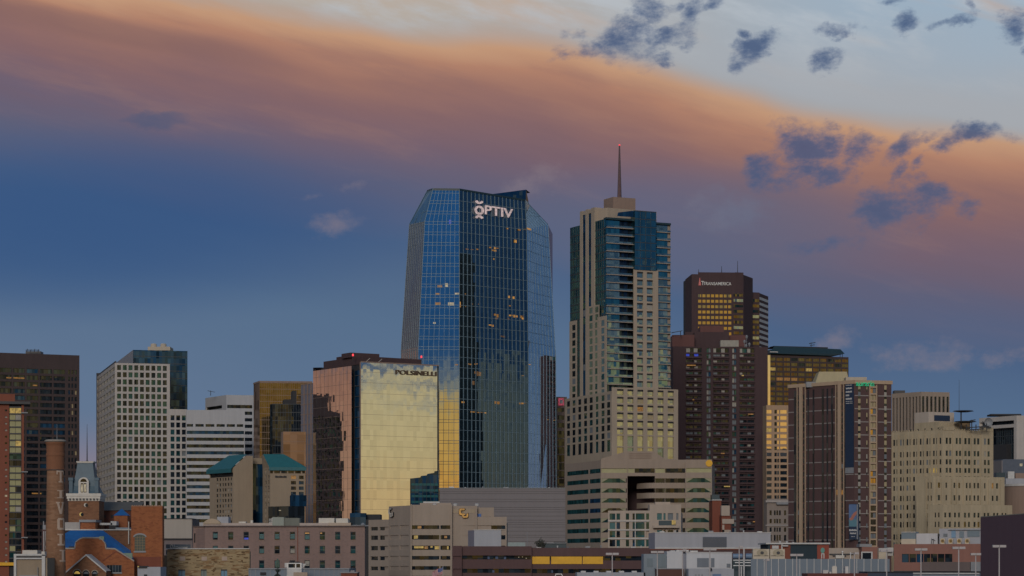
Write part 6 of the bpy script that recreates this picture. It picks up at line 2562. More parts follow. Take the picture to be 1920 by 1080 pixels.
# ------------------------------------------------------------------ low roofs in front of the brick building
D = 480
e, F = block('metal_roofed_building', 'low blue grey metal roofed building in front of the pinkish brick one', 'building', 466, 655, 1066.5, D, 20, W_fence)
m = MB()
for k_ in range(20):
    px_ = 470 + 9.2 * k_
    m.fbox(F, F.u(px_) - .05, F.u(px_) + .05, zat(1085, D), zat(1067.6, D), 0, .07)
m.fbox(F, 0, F.L, zat(1067.6, D), zat(1065.6, D), -20, .2)
part(m, 'seam', M_grey, e)
m = MB()
m.fbox(F, F.u(488), F.u(499), zat(1078.5, D), zat(1073, D), 0, .15)
part(m, 'vent', M_dark, e)
m = MB()
m.fbox(F, F.u(640), F.u(670), zat(1090, D), zat(1074.5, D), -6, 1.0)
part(m, 'brick_end', W_red, e)
m = MB()
m.fbox(F, F.u(638.5), F.u(671), zat(1074.5, D), zat(1072.5, D), -6, 1.2)
m.fbox(F, F.u(648), F.u(664), zat(1072.5, D), zat(1069.5, D), -6, -1)
part(m, 'brick_end_coping', M_grey, e)
# white framed roof cabin
cb = empty('roof_cabin', (*at(555, 470), 0), 'white framed lookout cabin with two dark windows and a slanted brace', 'cabin')
D = 470
F = fp(537.5, D, 565.5, D)
m = MB()
m.fbox(F, 0, F.L, 0, zat(1066, D), -3, 0)
part(m, 'base', M_pale, cb)
m = MB()
for (pa, pb, ya, yb) in ((537.5, 540.6, 1055.5, 1066), (553.2, 555.4, 1057, 1064.5), (562.8, 565.5, 1055.5, 1066), (540.6, 562.8, 1055.5, 1057.2), (540.6, 562.8, 1064.5, 1066)):
    m.fbox(F, F.u(pa), F.u(pb), zat(yb, D), zat(ya, D), -3, 0)
part(m, 'frame', M_white, cb)
m = MB()
m.fbox(F, F.u(540.7), F.u(553.1), zat(1064.4, D), zat(1057.3, D), -.5, -.4)
m.fbox(F, F.u(555.5), F.u(562.7), zat(1064.4, D), zat(1057.3, D), -.5, -.4)
part(m, 'window', G_dark, cb)
m = MB()
m.fpoly(F, [(F.u(565.5), zat(1066, D)), (F.u(567), zat(1066, D)), (F.u(573.5), zat(1057, D)), (F.u(565.5), zat(1057, D))], -1.2, -.8)
part(m, 'brace', M_pale, cb)
m = MB()
m.fbox(F, F.u(533), F.u(537.4), zat(1064, D), zat(1055.5, D), -1.2, -.8)
part(m, 'brace', M_pale, cb)
m = MB()
m.fbox(F, F.u(551), F.u(577), zat(1085, D), zat(1073, D), 0, .8)
part(m, 'peach_panel', wall('peach_panel', (.42, .33, .26, 1), .08), cb)
m = MB()
m.fbox(F, F.u(541), F.u(560), zat(1055.4, D), zat(1053, D), -2.4, -1)
part(m, 'rooftop_plant', M_dark, cb)
# closed green parasol
um = empty('parasol', (*at(520.5, 465), 0), 'closed grey green parasol standing beside the white framed cabin', 'parasol')
c = at(520.5, 465)
m = MB()
m.tube((c.x, c.y, 0), (c.x, c.y, zat(1047, 465)), .05, .04, 8)
part(m, 'pole', M_grey, um)
m = MB()
n = 20
prof = [(.12, zat(1066, 465)), (.40, zat(1063.5, 465)), (.36, zat(1058, 465)), (.22, zat(1051, 465)), (.04, zat(1047, 465))]
rings = [[Vector((c.x + r_ * (1 + .14 * cos(8 * 2 * pi * i / n)) * cos(2 * pi * i / n), c.y + r_ * (1 + .14 * cos(8 * 2 * pi * i / n)) * sin(2 * pi * i / n), z_)) for i in range(n)] for r_, z_ in prof]
for A_, B_ in zip(rings, rings[1:]):
    for i in range(n):
        m.poly([A_[i], A_[(i + 1) % n], B_[(i + 1) % n], B_[i]])
part(m, 'canopy', plain('green_canvas', (.10, .15, .12, 1), .9), um)
sh = empty('evergreen_shrub', (*at(520.5, 462), 0), 'dark clipped shrub below the closed parasol', 'shrub')
c = at(520.5, 462)
m = MB()
m.tube((c.x, c.y, 0), (c.x, c.y, zat(1075, 462)), .14, .08, 6)
part(m, 'trunk', MATS['bark'], sh)
m = MB()
for k_ in range(600):
    t_ = rng.random()
    r_ = (.35 + .25 * sin(t_ * 9)) * (rng.random() ** .5)
    a_ = rng.uniform(0, 2 * pi)
    p0_ = Vector((c.x + r_ * cos(a_), c.y + r_ * sin(a_), zat(1082, 462) + t_ * 1.5))
    d1_ = Vector((rng.uniform(-1, 1), rng.uniform(-1, 1), rng.uniform(-1, 1))).normalized() * .09
    d2_ = d1_.cross(Vector((.3, .8, .5))).normalized() * .06
    m.poly([p0_ - d1_, p0_ + d2_, p0_ + d1_, p0_ - d2_])
part(m, 'crown', plain('dark_leaf', (.035, .05, .045, 1), .9), sh)

# ================================================================== old brewery hall at lower left
D = 500
bh = empty('brewery_hall', (*at(190, 515), 0), 'red brick Victorian brewery hall with stepped gable, bright blue roof and mansard tower', 'building')
F = fp(112, D, 251.5, D)
Z = lambda py, d=D: zat(py, d)
U = F.u
out = [(112, 1090), (251.5, 1090), (251.5, 1052), (215.5, 1029), (198.5, 1028.2), (197.4, 1019), (192, 1012), (187, 1008.2), (155.5, 1008.2), (150, 1010), (141.8, 1016.5), (140.2, 1028.2), (112, 1028.2)]
m = MB()
pts_ = [(U(a), Z(b)) for a, b in out]
pts_[0] = (pts_[0][0], 0)
pts_[1] = (pts_[1][0], 0)
# front wall as fan of convex slices
m.fpoly(F, [(U(112), 0), (U(251.5), 0), (U(251.5), Z(1052)), (U(215.5), Z(1029)), (U(112), Z(1029))], -.6, 0)
m.fpoly(F, [(U(140.2), Z(1029)), (U(198.5), Z(1029)), (U(197.4), Z(1019)), (U(192), Z(1012)), (U(187), Z(1008.2)), (U(155.5), Z(1008.2)), (U(150), Z(1010)), (U(141.8), Z(1016.5))], -.6, 0)
part(m, 'gable_wall', W_orange, bh)
m = MB()
for (a, b) in zip(out[2:], out[3:]):
    p, q = F.pt(U(a[0]), Z(a[1]), .12), F.pt(U(b[0]), Z(b[1]), .12)
    d = (q - p).normalized()
    up_ = Vector((0, 0, .14)) if abs(d.x) > .4 else Vector((.1, 0, 0))
    dn = -up_
    bk = Vector((0, .8, 0))
    m.poly([q + dn, p + dn, p + up_, q + up_])
    m.poly([p + up_ + bk, q + up_ + bk, q + up_, p + up_][::-1])
part(m, 'gable_coping', wall('grey_stone_coping', (.36, .33, .30, 1), .08), bh)
m = MB()
# second low gable moulding
for (a, b) in (((192, 1052), (217, 1034)), ((217, 1034), (229, 1039.5)), ((229, 1039.5), (240, 1049))):
    p, q = F.pt(U(a[0]), Z(a[1]), .1), F.pt(U(b[0]), Z(b[1]), .1)
    m.poly([p + Vector((0, 0, -.12)), q + Vector((0, 0, -.12)), q + Vector((0, 0, .08)), p + Vector((0, 0, .08))])
part(m, 'brick_moulding', W_red, bh)
m = MB()
m.fbox(F, U(200.5), U(227.6), Z(1073), Z(1059.5), -.2, .03)
w1 = part(m, 'window', G_dark, bh)
m = MB()
for k_ in range(6):
    u = U(200.5) + (U(227.6) - U(200.5)) * k_ / 5
    m.fbox(F, u - .05, u + .05, Z(1073), Z(1059.5), .03, .1)
part(m, 'frame', M_mulld, w1)
m = MB()
m.fbox(F, U(199.5), U(229), Z(1075.6), Z(1073), 0, .25)
part(m, 'sill', M_grey, w1)
# blue roof behind the gable
m = MB()


def P3(px, py, d):
    q = at(px, d)
    return Vector((q.x, q.y, zat(py, d)))


m.poly([P3(112, 1034, D + .7), P3(252, 1052, D + .7), P3(245, 1033, D + 8), P3(193, 994.5, D + 14), P3(132, 994.5, D + 14), P3(112, 1006, D + 12)])
m.poly([P3(112, 1006, D + 12), P3(132, 994.5, D + 14), P3(132, 994.5, D + 22), P3(112, 1006, D + 24)])
m.poly([P3(132, 994.5, D + 14), P3(193, 994.5, D + 14), P3(193, 994.5, D + 22), P3(132, 994.5, D + 22)])
m.poly([P3(193, 994.5, D + 14), P3(245, 1033, D + 8), P3(247, 1033, D + 22), P3(193, 994.5, D + 22)])
part(m, 'roof', M_blue, bh)
m = MB()
m.fbox(F, U(186.5), U(195), Z(1012), Z(1005.5), -.5, .1)
m.fbox(F, U(231), U(247), Z(1047), Z(1037), -1.0, -.7)
part(m, 'gable_pinnacle', wall('verdigris_cap', (.22, .30, .24, 1), .1), bh)
m = MB()
m.fbox(F, U(128), U(140), Z(1027.5), Z(1024.5), -.8, -.6)
part(m, 'roof_vent', M_dark, bh)
# entrance gable standing forward with three arched windows
F2 = fp(123.5, D - 7, 199, D - 7)
U2 = F2.u
z2 = lambda py: zat(py, D - 7)
m = MB()
m.fpoly(F2, [(U2(123.5), 0), (U2(199), 0), (U2(199), z2(1073)), (U2(161.7), z2(1041.5)), (U2(123.5), z2(1073))], -6.5, 0)
part(m, 'entrance_gable', W_towerbrick, bh)
m = MB()
for (a, b) in (((121.5, 1074.8), (161.7, 1040.6)), ((161.7, 1040.6), (199.5, 1072.2))):
    p, q = F2.pt(U2(a[0]), z2(a[1]), .3), F2.pt(U2(b[0]), z2(b[1]), .3)
    up_ = Vector((0, 0, .16))
    m.poly([p - up_, q - up_, q + up_, p + up_])
    m.poly([p + up_, q + up_, q + up_ + Vector((0, 6.5, 0)), p + up_ + Vector((0, 6.5, 0))])
part(m, 'entrance_roof_edge', M_pale, bh)
for k_, (pa, pb, lit_) in enumerate(((138, 151.5, True), (155.5, 167, False), (172.5, 183, False))):
    uc, hw = U2((pa + pb) / 2), (U2(pb) - U2(pa)) / 2
    arc = [(uc + hw * cos(pi * i / 12), z2(1075) + hw * 1.0 * sin(pi * i / 12)) for i in range(13)]
    m = MB()
    m.fpoly(F2, [(uc - hw, z2(1095)), (uc + hw, z2(1095))] + arc, 0, .06)
    wd = part(m, 'arched_window', G_dark, bh)
    m = MB()
    m.fpoly(F2, [(uc - hw * .8, z2(1076))] + [(uc + hw * .8, z2(1076))] + [(uc + hw * .8 * cos(pi * i / 12), z2(1076) + hw * .75 * sin(pi * i / 12)) for i in range(13)], .06, .1)
    part(m, 'fanlight', L_yellow if lit_ else M_curtain, wd)
    m = MB()
    for i in range(12):
        a0, a1 = pi * i / 12, pi * (i + 1) / 12
        m.fpoly(F2, [(uc + hw * cos(a0), z2(1075) + hw * sin(a0)), (uc + hw * 1.25 * cos(a0), z2(1075) + hw * 1.25 * sin(a0)), (uc + hw * 1.25 * cos(a1), z2(1075) + hw * 1.25 * sin(a1)), (uc + hw * cos(a1), z2(1075) + hw * sin(a1))], 0, .14)
    part(m, 'arch_hood', W_stone, wd)
# square brick block with the tall arched window
F3 = fp(246, D + 4, 304.5, D + 4)
U3 = F3.u
z3 = lambda py: zat(py, D + 4)
m = MB()
m.fbox(F3, 0, F3.L, 0, z3(948.5), -2.6, 0)
part(m, 'square_block', W_orange, bh)
m = MB()
for k_ in range(14):
    u = F3.L * (k_ + .25) / 14
    m.fbox(F3, u, u + F3.L / 30, z3(948.5), z3(947.2), -.5, .02)
m.fbox(F3, 0, F3.L, z3(949.4), z3(948.5), 0, .1)
part(m, 'crenellation', wall('worn_brick_cap', (.42, .25, .17, 1), .1), bh)
uc, hw = U3(262.4), (U3(272.4) - U3(252.4)) / 2
arc = [(uc + hw * cos(pi * i / 12), z3(1007) + hw * .45 * sin(pi * i / 12)) for i in range(13)]
m = MB()
m.fpoly(F3, [(uc - hw, z3(1033)), (uc + hw, z3(1033))] + arc, 0, .05)
wd = part(m, 'tall_arched_window', plain('old_green_pane', (.035, .05, .035, 1), .35), bh)
m = MB()
for k_ in range(1, 4):
    u = uc - hw + 2 * hw * k_ / 4
    m.fbox(F3, u - .03, u + .03, z3(1033), z3(1004.5), .05, .09)
for k_ in range(1, 6):
    z = z3(1033 - 5 * k_)
    m.fbox(F3, uc - hw, uc + hw, z - .03, z + .03, .05, .085)
part(m, 'glazing_bars', wall('ochre_bars', (.30, .22, .12, 1), .1), wd)
m = MB()
for i in range(12):
    a0, a1 = pi * i / 12, pi * (i + 1) / 12
    m.fpoly(F3, [(uc + hw * cos(a0), z3(1007) + hw * .45 * sin(a0)), (uc + hw * 1.25 * cos(a0), z3(1007) + hw * .72 * sin(a0)), (uc + hw * 1.25 * cos(a1), z3(1007) + hw * .72 * sin(a1)), (uc + hw * cos(a1), z3(1007) + hw * .45 * sin(a1))], 0, .16)
m.fbox(F3, uc - hw * 1.15, uc + hw * 1.15, z3(1036), z3(1033), 0, .2)
part(m, 'stone_surround', M_grey, wd)
m = MB()
m.fbox(F3, U3(247), U3(302), z3(1066), z3(1044), 0, .03)
part(m, 'dark_brick_panel', W_red, bh)
# back wing, low parapets, small boxes
m = MB()
Fb = fp(186, D + 30, 262, D + 30)
m.fbox(Fb, 0, Fb.L, 0, zat(957, D + 30), -10, 0)
part(m, 'back_wing', wall('dark_red_brick', (.13, .055, .042, 1), .14), bh)
m = MB()
m.poly([Fb.pt(0, zat(957, D + 30), .4), Fb.pt(Fb.L, zat(957, D + 30), .4), Fb.pt(Fb.L, zat(941, D + 36), -6), Fb.pt(0, zat(941, D + 36), -6)])
part(m, 'back_roof', wall('grey_shingle', (.13, .125, .12, 1), .12), bh)
for pa in (193.5, 208):
    m = MB()
    m.fbox(Fb, Fb.u(pa), Fb.u(pa + 4.5), zat(971, D + 30), zat(965, D + 30), 0, .05)
    part(m, 'back_window', M_dark, bh)
m = MB()
Fm = fp(112, D + 16, 247, D + 16)
m.fbox(Fm, Fm.u(182), Fm.L, 0, zat(994, D + 16), -12, 0)
part(m, 'middle_wing', W_towerbrick, bh)
m = MB()
m.fbox(Fm, Fm.u(112), Fm.L, zat(994.3, D + 16), zat(992.3, D + 16), -12, .3)
m.fbox(Fm, Fm.u(241), Fm.u(242.6), zat(1020, D + 16), zat(978, D + 16), .3, .5)
part(m, 'pale_cornice', M_offwhite, bh)
m = MB()
m.fbox(Fm, Fm.u(112), Fm.u(149), zat(992.3, D + 16), zat(979, D + 16), -10, -1.5)
part(m, 'pale_roof_box', wall('dirty_white_metal', (.40, .38, .37, 1), .1), bh)
m = MB()
m.fbox(Fm, Fm.u(150), Fm.u(178.5), zat(992.3, D + 16), zat(979, D + 16), -7, -.2)
rb1 = part(m, 'brick_box', W_orange, bh)
m = MB()
m.fbox(Fm, Fm.u(148.5), Fm.u(180), zat(979, D + 16), zat(974.5, D + 16), -7, .1)
m.fbox(Fm, Fm.u(148.5), Fm.u(150), zat(992.3, D + 16), zat(979, D + 16), -7, .1)
part(m, 'brick_box_cap', M_grey, rb1)
m = MB()
m.fbox(Fm, Fm.u(182), Fm.u(206), zat(984, D + 16), zat(980, D + 16), -6, -3)
m.fbox(Fm, Fm.u(203), Fm.u(214), zat(984.5, D + 16), zat(976.8, D + 16), -6, -3)
part(m, 'roof_duct', M_pale, bh)
m = MB()
m.fbox(Fm, Fm.u(200), Fm.u(214), zat(992.3, D + 16), zat(984.4, D + 16), -6, -3)
part(m, 'duct_base', M_dark, bh)
m = MB()
m.fbox(Fm, Fm.u(216), Fm.u(241), zat(992.3, D + 16), zat(989, D + 16), -4, -.5)
part(m, 'roof_skylight', plain('pale_blue_metal', (.26, .31, .36, 1), .5), bh)
# turret with pyramid roof
q = at(228.5, D + 24)
rw = (at(241, D + 24) - at(216, D + 24)).length / 2
m = MB()
sq_ = [Vector((q.x - rw, q.y - rw)), Vector((q.x + rw, q.y - rw)), Vector((q.x + rw, q.y + rw)), Vector((q.x - rw, q.y + rw))]
m.prism(sq_, 0, zat(967, D + 24))
tu = part(m, 'turret', W_orange, bh)
m = MB()
so = [Vector((p.x + (p.x - q.x) * .1, p.y + (p.y - q.y) * .1)) for p in sq_]
apex = Vector((q.x, q.y, zat(953.5, D + 24)))
zb_ = zat(967, D + 24)
for i in range(4):
    a_, b2 = so[i], so[(i + 1) % 4]
    m.poly([(a_.x, a_.y, zb_ + .02), (b2.x, b2.y, zb_ + .02), apex])
part(m, 'turret_roof', M_blue, tu)
# mansard clock tower
DT = 525
q = at(162, DT)
k_ = DT / FPX


def sqr(half, off=0):
    return [Vector((q.x - half, q.y - half + off)), Vector((q.x + half, q.y - half + off)), Vector((q.x + half, q.y + half + off)), Vector((q.x - half, q.y + half + off))]


hb = 28.5 * k_
m = MB()
m.prism(sqr(hb), 0, zat(939, DT))
tw = part(m, 'tower', W_towerbrick, bh)
m = MB()
m.prism(sqr(hb + 1.2 * k_), zat(940, DT), zat(936, DT), bottom=True)
m.prism(sqr(hb + 2.6 * k_), zat(936, DT), zat(931, DT), bottom=True)
m.prism(sqr(hb + 3.8 * k_), zat(931, DT), zat(926, DT), bottom=True)
part(m, 'cornice', M_offwhite, tw)
Ft = Face(sqr(hb)[0], sqr(hb)[1])
m = MB()
for k2 in range(9):
    u = Ft.L * (k2 + .3) / 9
    m.fbox(Ft, u, u + Ft.L * .055, zat(938.6, DT), zat(935.2, DT), .12, .4)
part(m, 'bracket', M_darkmetal, tw)
levels = [(28.2, 926), (25.5, 921), (22.0, 912), (19.0, 900), (16.6, 886), (14.6, 872), (14.2, 868)]
m = MB()
for (h1, y1), (h2, y2) in zip(levels, levels[1:]):
    m.frustum(sqr(h1 * k_), zat(y1, DT), sqr(h2 * k_), zat(y2, DT), top=(y2 == 868))
part(m, 'mansard_roof', M_slate, tw)
m = MB()
m.prism(sqr(15.6 * k_), zat(868.5, DT), zat(866.5, DT), bottom=True)
m.prism(sqr(16.4 * k_), zat(866.5, DT), zat(865.4, DT), bottom=True)
part(m, 'roof_crest', M_offwhite, tw)
for sgn in (-1, 1):
    for k2 in range(1):
        m = MB()
        x0 = q.x + sgn * 24.0 * k_
        m.box(x0 - 3.4 * k_, x0 + 3.4 * k_, q.y - hb - .1, q.y - hb + 1.6, zat(925, DT), zat(902, DT))
        m.prism([Vector((x0 - 4.4 * k_, q.y - hb - .2)), Vector((x0 + 4.4 * k_, q.y - hb - .2)), Vector((x0 + 4.4 * k_, q.y - hb + 1.6)), Vector((x0 - 4.4 * k_, q.y - hb + 1.6))], zat(902, DT), zat(896.5, DT), bottom=True)
        part(m, 'corner_turret', M_slate, tw)
# dormer
m = MB()
Fd = Face(Vector((q.x - 9.6 * k_, q.y - hb - .25)), Vector((q.x + 9.6 * k_, q.y - hb - .25)))
arc = [(Fd.L / 2 + Fd.L / 2 * cos(pi * i / 14), zat(905, DT) + 9.0 * k_ * sin(pi * i / 14)) for i in range(15)]
m.fpoly(Fd, [(0, zat(926, DT)), (Fd.L, zat(926, DT))] + arc, -2.4, 0)
dm = part(m, 'dormer', M_offwhite, tw)
m = MB()
uc, hw = Fd.L / 2, Fd.L * .33
m.fpoly(Fd, [(uc + hw * .95 * cos(pi * i / 12), zat(904.5, DT) + hw * .95 * sin(pi * i / 12)) for i in range(13)], 0, .06)
m.fbox(Fd, uc - hw * .82, uc - hw * .08, zat(924, DT), zat(907, DT), 0, .05)
m.fbox(Fd, uc + hw * .08, uc + hw * .82, zat(924, DT), zat(907, DT), 0, .05)
part(m, 'dormer_glass', [G_dark], dm)
m = MB()
m.fbox(Fd, uc - hw * .7, uc - hw * .2, zat(923, DT), zat(909, DT), .05, .09)
m.fbox(Fd, uc + hw * .2, uc + hw * .7, zat(923, DT), zat(909, DT), .05, .09)
part(m, 'lit_pane', L_pale, dm)
# round and arched lights on the tower brick
for (pa, py, r_, mt) in ((161, 947.6, 3.6, M_offwhite), (152.5, 965, 3.6, L_yellow)):
    m = MB()
    m.fpoly(Ft, [(Ft.u(pa) + r_ * k_ * cos(2 * pi * i / 16), zat(py, DT) + r_ * k_ * sin(2 * pi * i / 16)) for i in range(16)], 0, .05)
    rw_ = part(m, 'round_window', mt, tw)
    m = MB()
    m.fpoly(Ft, [(Ft.u(pa + 1.6) + r_ * .8 * k_ * cos(2 * pi * i / 16), zat(py + .3, DT) + r_ * .9 * k_ * sin(2 * pi * i / 16)) for i in range(16)], .05, .07)
    part(m, 'dark_pane', G_dark, rw_)
m = MB()
m.tube((q.x + .15, q.y, zat(866, DT)), (q.x + .15, q.y, zat(795, DT)), .13, .03, 8)
m.lathe((q.x + .15, q.y), [(.42, zat(866, DT)), (.3, zat(864.5, DT)), (.12, zat(863.2, DT))], 10)
part(m, 'finial', M_darkmetal, tw)

# ------------------------------------------------------------------ brick smokestack with painted letters
DS = 480
c = at(104.0, DS)
ks = DS / FPX
ch = empty('smokestack', (c.x, c.y, 0), 'tall round brown brick smokestack with white painted block letters down its side', 'chimney')
R_ = [(20.6, None), (19.2, 1080), (17.6, 1000), (16.4, 920), (15.7, 882)]
prof = [(21.8 * ks, 0), (19.2 * ks, zat(1080, DS)), (17.8 * ks, zat(1000, DS)), (16.5 * ks, zat(920, DS)), (15.8 * ks, zat(882, DS))]


def rad(z):
    for (r1, z1_), (r2, z2_) in zip(prof, prof[1:]):
        if z1_ <= z <= z2_:
            return r1 + (r2 - r1) * (z - z1_) / (z2_ - z1_)
    return prof[-1][0]


m = MB()
m.lathe((c.x, c.y), prof, 48)
o = part(m, 'shaft', W_stack, ch)
m = MB()
m.lathe((c.x, c.y), [(15.8 * ks, zat(882, DS)), (16.9 * ks, zat(880.5, DS)), (16.9 * ks, zat(856, DS)), (17.6 * ks, zat(855, DS)), (17.6 * ks, zat(850.5, DS)), (16.7 * ks, zat(849.5, DS)), (16.9 * ks, zat(836, DS)),
                     (18.6 * ks, zat(831, DS)), (18.6 * ks, zat(829.2, DS))], 48)
part(m, 'corbelled_head', wall('brown_red_stack_brick', (.25, .115, .065, 1), .18), ch)
m = MB()
m.lathe((c.x, c.y), [(18.6 * ks, zat(829.2, DS)), (20.4 * ks, zat(828, DS)), (20.4 * ks, zat(826.4, DS)), (17.5 * ks, zat(824.6, DS)), (9 * ks, zat(824.4, DS))], 48)
part(m, 'cap', wall('worn_stone_cap', (.34, .30, .26, 1), .12), ch)
m = MB()
m.lathe((c.x, c.y), [(rad(zat(881, DS)) + .04, zat(882.6, DS)), (rad(zat(881, DS)) + .10, zat(881.8, DS)), (rad(zat(881, DS)) + .10, zat(880.8, DS))], 48)
part(m, 'iron_band', M_darkmetal, ch)
m = MB()
m.tube((c.x + .3, c.y, zat(825, DS)), (c.x + .3, c.y, zat(795, DS)), .07, .03, 6)
part(m, 'lightning_rod', M_grey, ch)
# letters: boxes in (s, t) with s across and t up, both -1..1
GLY = {
    'T': [(-1, .72, 1, 1), (-1, .35, -.72, .72), (.72, .35, 1, .72), (-.26, -1, .26, .72), (-.55, -1, .55, -.78)],
    'I': [(-.85, .78, .85, 1), (-.36, -.78, .36, .78), (-.85, -1, .85, -.78)],
    'L': [(-.85, .78, .45, 1), (-.46, -.78, .10, .78), (-.85, -1, 1, -.70), (.72, -.70, 1, -.2)],
    'O': [(-.80, .66, .80, 1), (-.80, -1, .80, -.66), (-.96, -.8, -.42, .8), (.42, -.8, .96, .8)],
}


def glyph(mb_, letter, phi0, half, zc, hh):
    def q4(pts):
        # pts: four (s, t); split across so the quad follows the curve
        n = 5
        for i in range(n):
            a0, a1 = i / n, (i + 1) / n

            def L(a_, b_, k2):
                return (a_[0] + (b_[0] - a_[0]) * k2, a_[1] + (b_[1] - a_[1]) * k2)
            cs = [L(pts[0], pts[1], a0), L(pts[0], pts[1], a1), L(pts[3], pts[2], a1), L(pts[3], pts[2], a0)]
            vs = []
            for (s2, t2) in cs:
                z = zc + t2 * hh
                ph = radians(phi0 + s2 * half)
                r_ = rad(z) + .035
                vs.append((c.x + r_ * sin(ph), c.y - r_ * cos(ph), z))
            mb_.poly(vs)
    if letter == 'V':
        for sg in (-1, 1):
            q4([(sg * .02 - .26, -1), (sg * .02 + .26, -1), (sg * .62 + .24, .80), (sg * .62 - .24, .80)])
            q4([(sg * .62 - .42, .78), (sg * .62 + .42, .78), (sg * .62 + .42, 1), (sg * .62 - .42, 1)])
    else:
        for (s0, t0, s1, t1) in GLY[letter]:
            q4([(s0, t0), (s1, t0), (s1, t1), (s0, t1)])


paint = wall('old_white_paint', (.52, .40, .32, 1), .16)
for (phi, nm) in ((47, 0), (-112, 1)):
    for (L_, ya, yb, dphi) in (('T', 882.5, 905, 0), ('I', 919.5, 934.5, 0), ('V', 941.5, 964, -2), ('O', 971.5, 993.5, 3), ('L', 1001, 1023, 1), ('I', 1031, 1053, 12)):
        m = MB()
        glyph(m, L_, phi + dphi, 30, (zat(ya, DS) + zat(yb, DS)) / 2, (zat(ya, DS) - zat(yb, DS)) / 2)
        part(m, 'painted_letter', paint, ch)

# ------------------------------------------------------------------ little framed building left of the stack
D = 470
sb = empty('framed_shed', (*at(56, 476), 0), 'small tan walled building with a pale frame left of the smokestack', 'building')
F = fp(26, D, 88, D)
m = MB()
m.fbox(F, 0, F.L, 0, zat(1046, D), -12, -.3)
part(m, 'wall', W_tan2, sb)
m = MB()
for (pa, pb, ya, yb) in ((26, 30.6, 1038.5, 1090), (78.5, 84.5, 1040, 1090), (30.6, 78.5, 1046, 1048.4), (30.6, 85, 1038.5, 1042)):
    m.fbox(F, F.u(pa), F.u(pb), max(zat(yb, D), 0), zat(ya, D), -.3, .1)
part(m, 'pale_frame', M_pale, sb)
m = MB()
m.fbox(F, F.u(38), F.u(66), zat(1042, D), zat(1031.5, D), -6, -2)
m.fbox(F, F.u(74), F.u(80), zat(1042, D), zat(1034, D), -4, -2)
part(m, 'rooftop_plant', M_offwhite, sb)
m = MB()
m.fbox(F, F.u(30.6), F.u(78.5), zat(1046, D), zat(1042, D), -.3, -.1)
part(m, 'dark_fascia', M_darkmetal, sb)
m = MB()
m.tube(F.pt(F.u(71), zat(1078, D), .1), F.pt(F.u(71), zat(1063, D), .1), .07, .07, 6)
m.fbox(F, F.u(36), F.u(72), zat(1090, D), zat(1078.5, D), -.3, .2)
part(m, 'trim', M_grey, sb)
e = empty('scaffold_post', (*at(83, 505), 0), 'pale drainpipe posts on a plum flank left of the stack', 'post')
m = MB()
for pa in (82.2, 86.0):
    q_ = at(pa, 505)
    m.tube((q_.x, q_.y, 0), (q_.x, q_.y, zat(996, 505)), .11, .11, 6)
part(m, 'post', M_pale, e)
m = MB()
Fq = fp(78.5, 506, 92, 506)
m.fbox(Fq, 0, Fq.L, 0, zat(993, 506), -8, 0)
part(m, 'flank_wall', W_garage, e)
m = MB()
m.fbox(Fq, 0, Fq.L, zat(993, 506), zat(984, 506), -4, -1)
m.fbox(Fq, -.1, .1, zat(984, 506), zat(977, 506), -2, -1.8)
part(m, 'rooftop_plant', M_grey, e)

# pale van-like shed and dark slot right of the hall
e, F = block('equipment_shed', 'small pale blue grey shed between the brick hall and the rubble stone building', 'shed', 258, 301, 1063, 480, 8, W_lightmetal)
m = MB()
m.fbox(F, F.u(260), F.u(276), zat(1065, 480), zat(1061, 480), -2, .3)
m.fbox(F, F.u(270), F.u(276), zat(1090, 480), zat(1077, 480), 0, .1)
part(m, 'dark_fitting', M_dark, e)
m = MB()
m.fbox(F, F.u(258.5), F.u(261), zat(1063.4, 480), zat(1061.4, 480), .3, .6)
part(m, 'lamp', L_yellow, e)

# ================================================================== lower right: roofs, plant, fence, lamp posts
D = 590
e, F = block('long_white_building', 'long plain white metal building with one grey louvre', 'building', 1228, 1445, 998.5, D, 24, W_lightmetal)
m = MB()
F_ = fp(1216, D + 8, 1228, D)
m.fbox(F_, 0, F_.L, 0, zat(999, D), -20, 0, ends=(True, False))
lw_, F_lw = e, F
part(m, 'side_wall', wall('mauve_white_metal', (.36, .35, .40, 1), .05), e)
m = MB()
m.fbox(F, F.u(1317.5), F.u(1362.5), zat(1026, D), zat(1006.5, D), 0, .12)
lv = part(m, 'louvre', wall('blue_grey_louvre', (.17, .19, .24, 1), .05), e)
m = MB()
for k_ in range(12):
    z = zat(1026 - 1.6 * k_, D)
    m.fbox(F, F.u(1318), F.u(1362), z, z + .07, .12, .2)
part(m, 'louvre_blade', M_mulld, lv)
m = MB()
m.fbox(F, 0, F.L, zat(1029, D), zat(1026.6, D), 0, .2)
m.fbox(F, -.1, F.L + .1, zat(999, D), zat(998, D), -24, .15)
part(m, 'edge_trim', M_pale, e)
# dark brick base below it
e, F = block('brick_base_building', 'low dark plum brick wall running below the long white building', 'building', 1210, 1480, 1030, 575, 12, W_garage)
m = MB()
m.fbox(F, 0, F.L, zat(1031, 575), zat(1029.4, 575), -12, .2)
part(m, 'coping', W_red, e)
